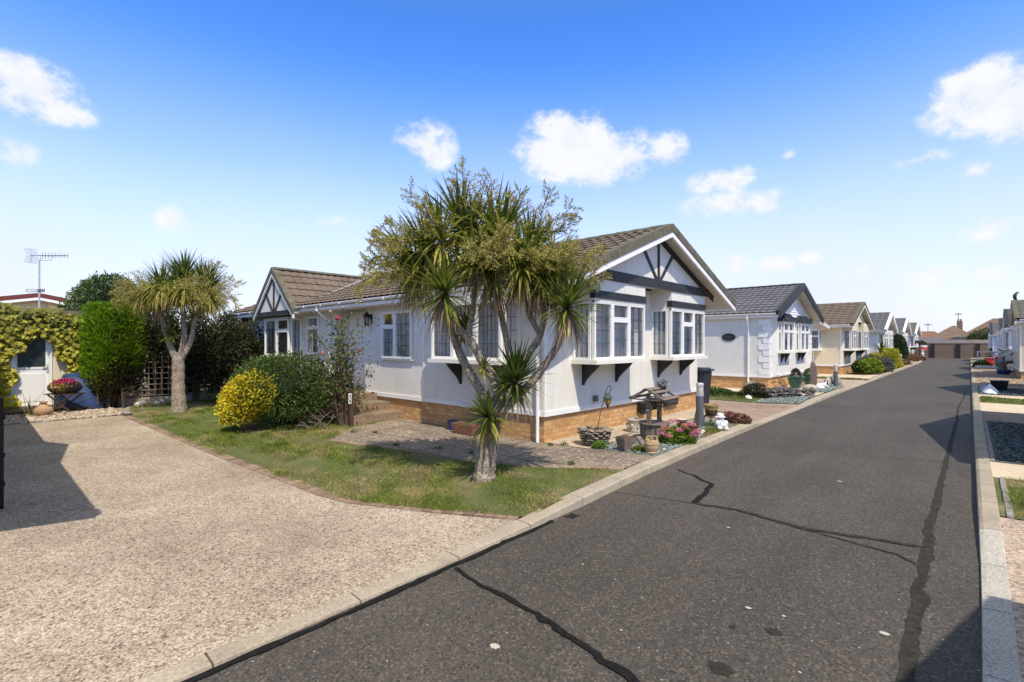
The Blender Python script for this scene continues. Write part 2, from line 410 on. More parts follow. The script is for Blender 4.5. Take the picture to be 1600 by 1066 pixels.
def tag(o, label, cat, group=None):
    o['label'] = label; o['category'] = cat
    if group: o['group'] = group
    return o
def thing(name, label, cat, loc, group=None):
    o = bpy.data.objects.new(name, None); col.objects.link(o); o.location = loc; o.empty_display_size = .1
    return tag(o, label, cat, group)
def struct(o): o['kind'] = 'structure'; return o
def stuff(o, label, cat): o['kind'] = 'stuff'; return tag(o, label, cat)
def dup(root, loc, label, rotz=0):
    r = root.copy(); col.objects.link(r); r.location = loc; r.rotation_euler = (0, 0, rotz); r['label'] = label
    for ch in list(root.children):
        c = ch.copy(); col.objects.link(c); c.parent = r
        for g in ch.children:
            d = g.copy(); col.objects.link(d); d.parent = c
    return r

# plan directions of the viewing axis, only used to describe plants seen broadside
RV = Vector((.7326, .6807, 0)); FV = Vector((-.6807, .7326, 0))

def smooth(t): t = min(1, max(0, t)); return t*t*(3-2*t)
KERB = [(-12, -3.0), (.8, -3.02), (3.3, -3.09), (4.3, -3.11), (6, -3.24), (8.3, -3.34), (12, -3.45), (23, -3.63), (38, -3.73), (58, -3.9), (66, -4.2), (73, -5.2), (78, -7.5)]
def kx(y):
    for (a, xa), (b, xb) in zip(KERB, KERB[1:]):
        if y <= b: return xa+(xb-xa)*(y-a)/(b-a)
    return KERB[-1][1]
KH = [(-12, .012), (3.2, .014), (4.2, .085), (10.9, .09), (12, .015), (16, .015), (17.2, .085), (21.6, .085), (22.6, .015), (30, .015), (31, .09), (80, .09)]
def kh(y):
    for (a, ha), (b, hb) in zip(KH, KH[1:]):
        if y <= b: return ha+(hb-ha)*max(0, (y-a)/(b-a))
    return KH[-1][1]
def gz(x, y):
    if x > -2: return .05
    return .005 + max(0, kh(y)-.012)*smooth((x+4.9)/1.35)

def rbx(y): return .0 if y < 5 else -.0112*(y-5)   # road edge of the right-hand kerb
def sheet(name, poly, off, mat, fz=gz, dx=.45, dy=.6):
    bm = bmesh.new(); vs = [bm.verts.new((x, y, 0)) for x, y in poly]; bm.faces.new(vs)
    xs = [p[0] for p in poly]; ys = [p[1] for p in poly]
    for a0, a1, st, ax in ((max(min(xs), -5.2) if fz is gz else min(xs), max(xs), dx, 0), (min(ys), max(ys), dy, 1)):
        k = a0+st*.37
        while k < a1:
            co = (k, 0, 0) if ax == 0 else (0, k, 0); no = (1, 0, 0) if ax == 0 else (0, 1, 0)
            bmesh.ops.bisect_plane(bm, geom=list(bm.verts)+list(bm.edges)+list(bm.faces), plane_co=co, plane_no=no)
            k += st
    for v in bm.verts: v.co.z = fz(v.co.x, v.co.y)+off
    bmesh.ops.recalc_face_normals(bm, faces=bm.faces)
    for f in bm.faces:
        if f.normal.z < 0: f.normal_flip()
    me = bpy.data.meshes.new(name); bm.to_mesh(me); bm.free()
    return struct(link_mesh(name, me, mat, None))

# ------------------------------------------------------------------ ground, road, kerbs
flat = lambda h: (lambda x, y: h)
sheet('ground', [(-1500, -1500), (1500, -1500), (1500, 1500), (-1500, 1500)], -.06, 'plot', flat(0), 400, 400)
ys = [-12+.8*i for i in range(int(91/.8)+1)]
road = MB()
ry = [-12, 0, 3.3, 6, 12, 23, 38, 58, 66, 73, 78, 79.6]
for a, b in zip(ry, ry[1:]):
    road.add([(kx(a)-.02, a, 0), (rbx(a)+.02, a, 0), (rbx(b)+.02, b, 0), (kx(b)-.02, b, 0)], [(0, 1, 2, 3)])
struct(road.build('road', 'asphalt'))

def kerb(name, fx, fh, side, y0, y1, mat, wid, seg=.9):
    """kerb stones laid end to end; side=-1: back of kerb lies towards -x"""
    mb = MB(); y = y0
    while y < y1-.01:
        L = min(seg, y1-y); e = y+L-.012
        ra, rb = [], []
        for yy, out in ((y, ra), (e, rb)):
            x = fx(yy); h = fh(yy); w = wid(yy)
            for dx_, z in ((0, -.05), (.012, h*.82), (.04, h), (w-.01, h+.006), (w, h-.004), (w, -.05)):
                out.append((x+side*dx_, yy, z))
        mb.loft(ra, rb); y += seg
    return struct(mb.build(name, mat))
kerb('kerb', kx, lambda y: kh(y)+.006, -1, -9, 78, 'concrete', lambda y: .15 if y < 3 else .15+.05*smooth((y-3)/1.2))
def rkh(y): return .03+.075*smooth((y-5.2)/2.2)
kerb('kerb', rbx, rkh, 1, -9, 6.3, 'kerb_pale', lambda y: .16)
kerb('kerb', rbx, rkh, 1, 6.3, 78, 'concrete', lambda y: .16)

# tar seams and stains on the road
def seam(pts, w0, w1, jit, step=.05, z=.004, seed=1):
    q = random.Random(seed); mb = MB(); L = []
    for (p, r) in zip(pts, pts[1:]):
        p = Vector((*p, 0)); r = Vector((*r, 0)); k = max(2, int((r-p).length/step))
        for i in range(k): L.append(p.lerp(r, i/k))
    L.append(Vector((*pts[-1], 0)))
    wl, wr = 0, 0; prev = None; n = len(L)
    for i, p in enumerate(L):
        t = (L[min(i+1, n-1)]-L[max(i-1, 0)]).normalized(); a = Vector((-t.y, t.x, 0))
        w = w0+(w1-w0)*i/max(1, n-1)
        wl = .6*wl+.4*q.uniform(-jit, jit); wr = .6*wr+.4*q.uniform(-jit, jit)
        if q.random() < .06: wl += jit*.9
        cur = (p+a*max(.004, w/2+wl), p-a*max(.004, w/2+wr))
        if prev: mb.add([(v.x, v.y, z) for v in (prev[0], prev[1], cur[1], cur[0])], [(0, 1, 2, 3)])
        prev = cur
    return mb
def wav(pts, amp, seed):
    q = random.Random(seed); out = []
    for (a, b) in zip(pts, pts[1:]):
        for i in range(4): out.append((a[0]+(b[0]-a[0])*i/4+q.uniform(-amp, amp), a[1]+(b[1]-a[1])*i/4+q.uniform(-amp, amp)))
    return out+[pts[-1]]
for k, (pts, a, b, j, wa) in enumerate([
    ([(-.37, 24), (-.42, 17.9), (-.37, 9.4), (-.35, 6.1), (-.33, 5.3), (-.32, 4.4), (-.29, 3.4), (-.26, 1)], .03, .075, .018, .02),
    ([(-3.06, 6.7), (-2.7, 6.45), (-2.45, 6.27), (-2.35, 5.8), (-2.29, 5.39)], .025, .07, .012, .02),
    ([(-3.14, 5.15), (-2.29, 5.39)], .006, .012, .003, .01),
    ([(-2.29, 5.39), (-1.88, 5.48), (-1.25, 5.36), (-.75, 5.47), (-.35, 5.57)], .05, .05, .02, .015),
    ([(-1.3, 5.35), (-.85, 5.28), (-.5, 5.22), (-.37, 5.1)], .02, .02, .006, .008),
    ([(-2.98, 2.56), (-2.58, 2.51), (-2.15, 2.5), (-1.89, 2.44), (-1.58, 2.39), (-1.33, 2.34), (-.9, 2.1)], .025, .06, .014, .015),
    ([(-2.99, -3), (-2.99, .8), (-3.0, 1.8), (-3.03, 2.6), (-3.05, 3.4), (-3.08, 3.9)], .075, .035, .022, .006),
    ([(-3.3, 9.2), (-2.4, 9.6), (-1.5, 9.35), (-.4, 9.7)], .008, .01, .004, .03),
    ([(-3.3, 16.2), (-1.8, 16.5), (-.4, 16.3)], .02, .02, .008, .03)]):
    mb = seam(wav(pts, wa, k+3), a, b, j, seed=k, z=.004+.0012*k)
    struct(mb.build('tar_seam', 'tar_old' if k in (0, 2, 3, 4, 7, 8) else 'tar'))
def splat(c, r, seed, mat, name, z=.004):
    q = random.Random(seed); mb = MB(); n = 40; mb_v = [(c[0], c[1], z)]
    for i in range(n):
        th = 2*math.pi*i/n; rr = r*(.7+.5*q.random()*(1 if i % 2 else .5))
        mb_v.append((c[0]+rr*math.cos(th), c[1]+.8*rr*math.sin(th), z))
    mb.add(mb_v, [(0, i+1, (i+1) % n+1) for i in range(n)])
    return struct(mb.build(name, mat))
splat((-1.02, 2.75), .075, 3, 'tar_old', 'road_stain'); splat((-.92, 3.32), .05, 5, 'tar_old', 'road_stain'); splat((-1.12, 3.2), .022, 6, 'tar_old', 'road_stain')
for i, (x, y) in enumerate([(-2.05, 2.06), (-1.12, 3.5), (-.92, 3.55), (-.42, 3.75), (-1.75, 4.9), (-1.3, 7.5), (-2.3, 3.3), (-.7, 3.0), (-1.6, 2.7)]):
    splat((x, y), (.035, .022, .014, .03, .018, .03, .012, .01, .01)[i], 20+i, 'lettering', 'bird_dropping', .0055)
g = MB()
for k in range(4): g.box(-3.075+.026*k, -3.059+.026*k, 4.10, 4.20, -.02, .005)
g.box(-3.08, -2.97, 4.086, 4.099, -.02, .006); g.box(-3.08, -2.97, 4.201, 4.214, -.02, .006)
tag(g.build('drain_grate', 'black_plastic'), 'small black gully grate in the road beside the kerb corner', 'drain')

# left-hand gardens
sheet('plot_ground', [(-60, -30), (-3.15, -30), (-3.2, 3), (-3.3, 6), (-3.5, 12), (-3.75, 30), (-3.85, 50), (-4.2, 64), (-5.3, 73), (-8, 79), (-60, 79)], -.012, 'plot', gz, 2, 1.0)
sheet('driveway', [(-3.14, -8), (-3.2, 3.1), (-3.28, 3.62), (-3.5, 3.5), (-4.49, 3.06), (-5.06, 2.79), (-5.53, 2.72), (-15.25, 2.5), (-15.2, -8)], .004, 'drive')
EDGE = [(-15.25, 2.56), (-8.6, 2.66), (-5.53, 2.79), (-5.06, 2.88), (-4.49, 3.15), (-3.96, 3.40), (-3.32, 3.68)]
def polyline(pts, step):
    out = []
    for a, b in zip(pts, pts[1:]):
        a = Vector((*a, 0)); b = Vector((*b, 0)); k = max(1, round((b-a).length/step))
        for i in range(k): out.append((a.lerp(b, (i+.5)/k), (b-a).normalized(), (b-a).length/k))
    return out
mb = MB(); q = random.Random(4)
for p, t, L in polyline(EDGE, .112):
    a = Vector((-t.y, t.x, 0)); h = gz(p.x, p.y)+.012+q.uniform(-.003, .003)
    l_ = L/2-.005; w = .078
    c = [p-t*l_-a*w, p+t*l_-a*w, p+t*l_+a*w, p-t*l_+a*w]
    mb.loft([(v.x, v.y, h-.06) for v in c], [(v.x, v.y, h) for v in c])
struct(mb.build('brick_edging', 'paver'))
mb = MB()
STRIP = [(-8.6, 4.42), (-6.76, 4.84), (-5.54, 5.12), (-4.43, 5.42), (-3.46, 5.92)]
for p, t, L in polyline(STRIP, .225):
    a = Vector((-t.y, t.x, 0)); h = gz(p.x, p.y)+.016+q.uniform(-.004, .004)
    l_ = L/2-.006; w = .06
    c = [p-t*l_-a*w, p+t*l_-a*w, p+t*l_+a*w, p-t*l_+a*w]
    mb.loft([(v.x, v.y, h-.06) for v in c], [(v.x, v.y, h) for v in c])
struct(mb.build('path_edging', 'paver'))
LAWN = [(-3.22, 3.72), (-3.26, 4.3), (-3.38, 5.82), (-4.43, 5.33), (-5.54, 5.03), (-6.76, 4.75), (-8.55, 4.36), (-9.4, 5.3), (-9.9, 6.7), (-17.5, 6.7), (-17.7, 3.2), (-15.5, 2.63), (-8.6, 2.70), (-5.56, 2.84), (-5.03, 2.94), (-4.42, 3.21)]
sheet('lawn', LAWN, .010, 'turf')
sheet('shrub_bed', [(-17.4, 2.6), (-17.4, 6.7), (-22, 8), (-24, 2.6)], .006, 'soil')  # dark soil sheet added to cover the sunlit ground behind the trellis
sheet('path', [(-8.65, 4.5), (-6.74, 4.93), (-5.52, 5.21), (-4.4, 5.51), (-3.40, 6.0), (-3.42, 7.0), (-4.3, 7.08), (-4.9, 7.05), (-5.6, 6.95), (-9.95, 6.85), (-9.75, 5.4)], .008, 'path')
sheet('patio', [(-4.72, 6.93), (-4.78, 9.7), (-4.95, 13.4), (-5.6, 13.4), (-5.6, 6.86)], .014, 'slab')
sheet('slate_bed', [(-4.8, 6.98), (-3.44, 6.85), (-3.52, 9.6), (-3.58, 11.5), (-4.4, 11.5), (-4.76, 9.6)], .010, 'slate')
sheet('lawn_strip', [(-3.50, 8.7), (-3.58, 11.6), (-3.95, 11.6), (-3.8, 9.4)], .016, 'turf')
sheet('neighbour_drive', [(-3.6, 11.55), (-3.65, 16.0), (-4.9, 15.62), (-7.5, 15.7), (-16, 15.8), (-16, 13.42), (-4.97, 13.42), (-4.5, 11.52)], .007, 'drive_pink')
sheet('lawn_strip', [(-4.95, 15.72), (-5.1, 17.6), (-5.7, 18.8), (-16, 18.8), (-16, 15.9)], .010, 'turf')
sheet('slate_bed', [(-3.78, 16.15), (-3.86, 18.6), (-5.0, 18.5), (-4.9, 15.75)], .012, 'slate')
sheet('path', [(-3.88, 18.7), (-3.88, 19.9), (-5.5, 20.2), (-5.75, 27), (-6, 20.36), (-16, 20.36), (-16, 18.9), (-5.7, 18.9), (-5.1, 18.6)], .009, 'slab_cream')
sheet('slate_bed', [(-3.86, 20.0), (-3.9, 22.4), (-4.1, 24.2), (-4.7, 25.6), (-4.9, 20.6), (-4.5, 20.1)], .013, 'slate')
sheet('neighbour_drive', [(-3.82, 22.8), (-3.9, 28.8), (-16, 28.8), (-16, 27), (-5.7, 27), (-5.72, 20.6), (-4.95, 20.6), (-4.75, 25.7), (-4.05, 24.3)], .007, 'drive_pale')
sheet('lawn_strip', [(-3.9, 28.85), (-3.95, 29.9), (-16, 29.9), (-16, 28.85)], .011, 'turf')
sheet('path', [(-3.95, 30), (-3.95, 33.2), (-5.65, 33.4), (-5.65, 33.4), (-16, 33.4), (-16, 30)], .009, 'slab_cream')
sheet('flower_bed', [(-3.95, 33.3), (-4.0, 47), (-5.65, 47), (-5.65, 33.5)], .012, 'soil')
sheet('gravel_bed', [(-4.02, 47.1), (-4.15, 60), (-5.4, 72), (-7, 72), (-5.65, 47.1)], .012, 'pebble_bed')

# right-hand plots
rp = lambda h: (lambda x, y: .035+.065*smooth((y-5.2)/2.2)+h)
X1 = 14
def strip(name, y0, y1, mat, k, sl=0.0):
    sheet(name, [(rbx(y0)+.16, y0), (X1, y0+sl), (X1, y1+sl), (rbx(y1)+.16, y1)], 0, mat, rp(-.006+.0006*k), 3, 1.2)
strip('driveway', -8, 6.75, 'drive_pale', 0, .6); strip('lawn_strip', 6.78, 8.6, 'turf', 1, .6); strip('path', 8.63, 9.75, 'slab_cream', 2, .3)
strip('slate_bed', 9.78, 14.8, 'slate_dark', 3); strip('neighbour_drive', 14.85, 16.8, 'drive_pink', 4); strip('path', 16.85, 19.3, 'slab_cream', 5)
strip('lawn_strip', 19.33, 21.2, 'turf', 6); strip('path', 21.25, 22.4, 'slab_cream', 7); strip('slate_bed', 22.45, 25.8, 'slate_dark', 8)
strip('neighbour_drive', 25.85, 27.8, 'drive_pink', 9); strip('gravel_bed', 27.85, 34.5, 'pebble_bed', 10); strip('neighbour_drive', 34.55, 43, 'drive_pink', 11)
strip('gravel_bed', 43.05, 46.5, 'pebble_bed', 12); strip('flower_bed', 46.55, 52, 'soil', 13); strip('gravel_bed', 52.1, 79, 'pebble_bed', 14)
mb = MB()
for y0, y1, x in ((6.75, 8.62, .21), (9.74, 14.83, .16)):
    y = y0
    while y < y1-.05:
        xx = rbx(y)+x; mb.box(xx, xx+.05, y+.004, min(y+.6, y1)-.004, 0, rp(0)(0, y)+.012); y += .6
struct(mb.build('path_edging', 'stone_grey'))

# ------------------------------------------------------------------ grass
def in_poly(P, poly):
    x, y = P[:, 0], P[:, 1]; ins = np.zeros(len(P), bool); n = len(poly); j = n-1
    for i in range(n):
        xi, yi = poly[i]; xj, yj = poly[j]
        c = ((yi > y) != (yj > y)) & (x < (xj-xi)*(y-yi)/(yj-yi+1e-12)+xi); ins ^= c; j = i
    return ins
def lowfreq(P, s, seed):
    q = np.random.default_rng(seed); out = np.zeros(len(P))
    for k in range(10):
        d = q.normal(size=2)*s; out += np.sin(P[:, :2]@d+q.uniform(0, 6.28))/10**.5
    return out
def grass(name, poly, dens, label, zf, hgt=.03, wid=.008, seed=1, shade=1.0):
    q = np.random.default_rng(seed)
    xs = [p[0] for p in poly]; yy = [p[1] for p in poly]
    A = (max(xs)-min(xs))*(max(yy)-min(yy)); N = int(A*dens)
    P = np.stack([q.uniform(min(xs), max(xs), N), q.uniform(min(yy), max(yy), N)], 1)
    P = P[in_poly(P, poly)]
    d = np.hypot(P[:, 0], P[:, 1]); keep = q.random(len(P)) < np.clip((7.0/d)**2, .05, 1); P = P[keep]
    wd = wid*np.clip(d[keep]/7, 1, 3)
    N = len(P); dry = np.clip(lowfreq(P, 1.3, 5)*.55+lowfreq(P, 4.5, 6)*.55+q.normal(0, .25, N)+.33+1.1*np.clip((P[:, 0]+3.75)/.5, 0, 1)*(P[:, 0] < -3), 0, 1)
    zb = np.array([zf(a, b) for a, b in P])+.008
    h = hgt*q.uniform(.4, 1.3, N)*(1-.55*dry)*np.clip(1+.7*lowfreq(P, 3.2, 9), .4, 2.2); th = q.uniform(0, 6.28, N); ln = q.normal(0, .8, (N, 2))*h[:, None]
    b = np.c_[P, zb]; s = np.c_[np.cos(th), np.sin(th), np.zeros(N)]*wd[:, None]/2
    tip = b+np.c_[ln, h]
    V = np.stack([b-s, b+s, tip], 1).reshape(-1, 3); F = np.arange(3*N).reshape(-1, 3)
    g0 = np.array([.115, .18, .018]); g1 = np.array([.23, .275, .042]); dr = np.array([.40, .31, .15])
    m = q.random(N)[:, None]; C = (g0*(1-m)+g1*m)*(1-dry[:, None])+dr*dry[:, None]
    C = C*shade*q.uniform(.5, 1.45, N)[:, None]*(1+.22*lowfreq(P, 9.0, 8)[:, None])
    return stuff(np_obj(name, V, F, np.repeat(C, 3, 0), 'grass'), label, 'grass')
grass('grass', [(x, y-(.045 if i > 10 else 0)) for i, (x, y) in enumerate(LAWN[:1])]+LAWN[1:11]+[(x, y-.05) for x, y in LAWN[11:]], 7000, 'short patchy green and straw coloured grass of the front lawn round the cabbage palms', gz, seed=2)
grass('grass', [(-4.95, 15.72), (-5.1, 17.6), (-5.7, 18.8), (-12, 18.8), (-12, 15.9)], 5000, 'strip of green grass in front of the white house with corner blocks', gz, .05, .009, 3, .75)
grass('grass', [(.24, 6.8), (4, 6.95), (4, 8.7), (.22, 8.58)], 5500, 'parched grass patch behind the right hand kerb nearest the camera', rp(0), .035, .006, 4)
grass('grass', [(.0, 19.36), (5, 19.36), (5, 21.2), (0, 21.2)], 6000, 'clean green grass strip between pale slabs on the right of the road', rp(0), .04, .012, 5, .9)
grass('grass', [(-3.54, 8.7), (-3.63, 11.6), (-3.95, 11.6), (-3.8, 9.4)], 9000, 'thin grass sliver along the kerb by the white garden figure', lambda x, y: gz(x, y)+.01, .05, .008, 6, .9)
grass('grass', [(-3.9, 28.85), (-3.95, 29.9), (-12, 29.9), (-12, 28.85)], 9000, 'narrow green grass strip in front of the cream house', gz, .05, .014, 7, .8)

# ------------------------------------------------------------------ stone chips
def chips(name, poly, n, r, cols, label, zf, seed=1, flat_=.5, cat='gravel'):
    q = np.random.default_rng(seed); xs = [p[0] for p in poly]; yy = [p[1] for p in poly]
    P = np.stack([q.uniform(min(xs), max(xs), n*3), q.uniform(min(yy), max(yy), n*3)], 1); P = P[in_poly(P, poly)][:n]; n = len(P)
    T = np.array([(1, 0, 0), (-1, 0, 0), (0, 1, 0), (0, -1, 0), (0, 0, 1), (0, 0, -1), ], float)
    T = np.concatenate([T, np.array([(a, b, c) for a in (-1, 1) for b in (-1, 1) for c in (-1, 1)])*.62])
    bm = bmesh.new(); [bm.verts.new(t) for t in T]; res = bmesh.ops.convex_hull(bm, input=list(bm.verts)); bm.verts.index_update()
    bmesh.ops.triangulate(bm, faces=bm.faces)
    F0 = np.array([[v.index for v in f.verts] for f in bm.faces]); T = np.array([v.co[:] for v in bm.verts]); bm.free(); k = len(T)
    sc = r*q.uniform(.5, 1.3, (n, 1, 3)); sc[:, :, 2] *= flat_
    Tn = T[None]*sc*q.uniform(.75, 1.25, (n, k, 1)); th = q.uniform(0, 6.28, n); c, s_ = np.cos(th)[:, None], np.sin(th)[:, None]
    X = Tn[:, :, 0]*c-Tn[:, :, 1]*s_; Y = Tn[:, :, 0]*s_+Tn[:, :, 1]*c
    tilt = q.normal(0, .35, (n, 1)); Z = Tn[:, :, 2]+X*tilt
    z0 = np.array([zf(a, b) for a, b in P])[:, None]+r*flat_*q.uniform(.2, .9, (n, 1))
    V = np.stack([X+P[:, :1], Y+P[:, 1:2], Z+z0], 2).reshape(-1, 3)
    F = (F0[None]+(np.arange(n)*k)[:, None, None]).reshape(-1, 3)
    cs = np.array(cols); C = cs[q.integers(0, len(cs), n)]*q.uniform(.7, 1.25, (n, 1))
    return stuff(np_obj(name, V, F, np.repeat(C, k, 0), 'stonechips'), label, cat)
SL = [(.15, .19, .175), (.22, .26, .24), (.10, .13, .125), (.30, .34, .31)]
chips('slate_chips', [(-4.70, 7.05), (-3.54, 6.9), (-3.6, 9.6), (-3.62, 11.4), (-4.38, 11.4), (-4.74, 9.6)], 5200, .028, SL, 'grey green slate chippings around the wishing well', lambda x, y: gz(x, y)+.01, 1, .35)
chips('slate_chips', [(-3.8, 16.2), (-3.88, 18.5), (-4.95, 18.4), (-4.85, 15.8)], 1500, .035, SL, 'grey green slate chippings round the dark driftwood', lambda x, y: gz(x, y)+.01, 2, .4)
chips('slate_chips', [(-3.88, 20.1), (-3.92, 22.3), (-4.12, 24.1), (-4.65, 25.4), (-4.85, 20.7)], 1500, .04, SL, 'grey green slate chippings beyond the slab path', lambda x, y: gz(x, y)+.01, 3, .4)
SD = [(.07, .09, .09), (.12, .145, .145), (.05, .06, .065), (.16, .18, .18)]
chips('slate_chips', [(.22, 9.85), (4.5, 9.85), (4.5, 14.7), (.15, 14.7)], 5200, .03, SD, 'dark blue grey slate chippings beside the right hand kerb', rp(0), 4, .4)
chips('slate_chips', [(.0, 22.5), (3, 22.5), (3, 25.7), (0, 25.7)], 1200, .05, SD, 'dark slate chippings under the black trough', rp(0), 5, .4)
PBD = [(.46, .36, .26), (.60, .54, .47), (.34, .24, .15), (.42, .32, .22), (.26, .2, .16), (.5, .4, .28)]
PB = [(.62, .52, .40), (.74, .70, .64), (.42, .30, .19), (.54, .44, .33), (.30, .24, .2), (.70, .6, .47)]
chips('pebbles', [(-15.3, -.3), (-15.3, 2.55), (-16.9, 2.6), (-16.9, -.3)], 4200, .038, PBD, 'pale and tan pebbles bordering the far end of the driveway', lambda x, y: gz(x, y)+.01, 6, .55)
chips('pebbles', [(.05, 27.9), (3.6, 27.9), (3.6, 34.4), (0, 34.4)], 6000, .035, PBD[2:], 'tan pebbles on the right of the road beyond the black trough', rp(0), 7, .5)
mb = MB(); q = random.Random(9)
for i in range(26):
    y = 2.6-.12*i; mb.blob((-15.25+q.uniform(-.05, .05), y, .03), (q.uniform(.04, .07), q.uniform(.05, .07), q.uniform(.03, .045)), 1, .5, i)
struct(mb.build('stone_border', 'stone_pale'))

# ------------------------------------------------------------------ windows, bays and houses
Z3 = Vector((0, 0, 1))
FULL3 = [(0, .33, 0, 1), (.33, .66, 0, .70), (.33, .66, .70, 1), (.66, 1, 0, 1)]
CASE2 = [(0, .45, 0, .68), (0, .45, .68, 1), (.45, 1, 0, 1)]
CASE2R = [(0, .5, 0, 1), (.5, 1, 0, .68), (.5, 1, .68, 1)]
TRANS2 = [(0, .5, 0, .7), (0, .5, .7, 1), (.5, 1, 0, .7), (.5, 1, .7, 1)]
ONE = [(0, 1, 0, 1)]
TR1 = [(0, 1, 0, .7), (0, 1, .7, 1)]

def P3(O, u, n, a, b, c): return (O[0]+u[0]*a+n[0]*b, O[1]+u[1]*a+n[1]*b, O[2]+c)
def lights(frame, pane, lead, O, u, n, w, h, lay, nb=.02, lead_n=(2, 3), bar=.05, diamond=False):
    for (a, b, c, d) in lay:
        u0, u1, z0, z1 = a*w, b*w, c*h, d*h
        frame.obox(O, u, n, u0, u0+bar, nb-.02, nb+.035, z0, z1); frame.obox(O, u, n, u1-bar, u1, nb-.02, nb+.035, z0, z1)
        frame.obox(O, u, n, u0+bar, u1-bar, nb-.02, nb+.035, z0, z0+bar); frame.obox(O, u, n, u0+bar, u1-bar, nb-.02, nb+.035, z1-bar, z1)
        g0, g1, y0, y1 = u0+bar, u1-bar, z0+bar, z1-bar
        pane.add([P3(O, u, n, g0, nb, y0), P3(O, u, n, g1, nb, y0), P3(O, u, n, g1, nb, y1), P3(O, u, n, g0, nb, y1)], [(0, 1, 2, 3)])
        if lead_n and lead is not None:
            t = .005
            if diamond:
                k = max(2, int((y1-y0)/.16)); gw = g1-g0; sl = (y1-y0)/k
                for i in range(k):
                    for s in (0, 1):
                        p = P3(O, u, n, g0 if s else g1, nb+.004, y0+i*sl); q_ = P3(O, u, n, g1 if s else g0, nb+.004, y0+(i+1)*sl)
                        lead.beam(p, q_, .012, .012)
            else:
                nx = max(1, round((g1-g0)/.21)); nz = max(1, round((y1-y0)/.27))
                for i in range(1, nx): x = g0+(g1-g0)*i/nx; lead.obox(O, u, n, x-t, x+t, nb+.001, nb+.005, y0, y1)
                for i in range(1, nz): z = y0+(y1-y0)*i/nz; lead.obox(O, u, n, g0, g1, nb+.0012, nb+.0052, z-t, z+t)

def flat_window(parent, O, u, n, w, h, lay, lead=True, net=True, mat='upvc', diamond=False):
    u = Vector(u); n = Vector(n); O = Vector(O)
    fr, pn, ld = MB(), MB(), MB()
    fr.obox(O, u, n, -.03, w+.03, 0.001, .05, -.045, -.002)
    lights(fr, pn, ld if lead else None, O+n*.012, u, n, w, h, lay, .02, diamond=diamond)
    f = fr.build('window', mat, parent)
    pn.build('pane', 'glass', f)
    if ld.v: ld.build('lead_strip', 'lead', f)
    b = MB(); b.obox(O, u, n, .03, w-.03, .002, .005, .02, h-.02); b.build('interior', 'interior', f)
    if net:
        b = MB(); k = max(3, int(w/.09)); st = w/k
        for i in range(k): b.obox(O, u, n, i*st+.008, i*st+st*.84, .007, .012, .05, h-.04)
        b.build('curtain', 'net', f)
    return f

def bracket(parent, O, u, n, at, d, h, t=.05):
    """curved timber bracket under a bay, in the plane of the wall normal"""
    prof = [(.0, 0), (d, 0)]
    for i in range(1, 9):
        a = i/8; prof.append((d*(1-a)**1.6+.035*a, -h*a**.75*.98))
    prof.append((0, -h))
    A = [P3(O, u, n, at-t/2, p+.002, z) for p, z in prof]; B = [P3(O, u, n, at+t/2, p+.002, z) for p, z in prof]
    return MB().loft(A, B).build('bracket', 'timber_black', parent)

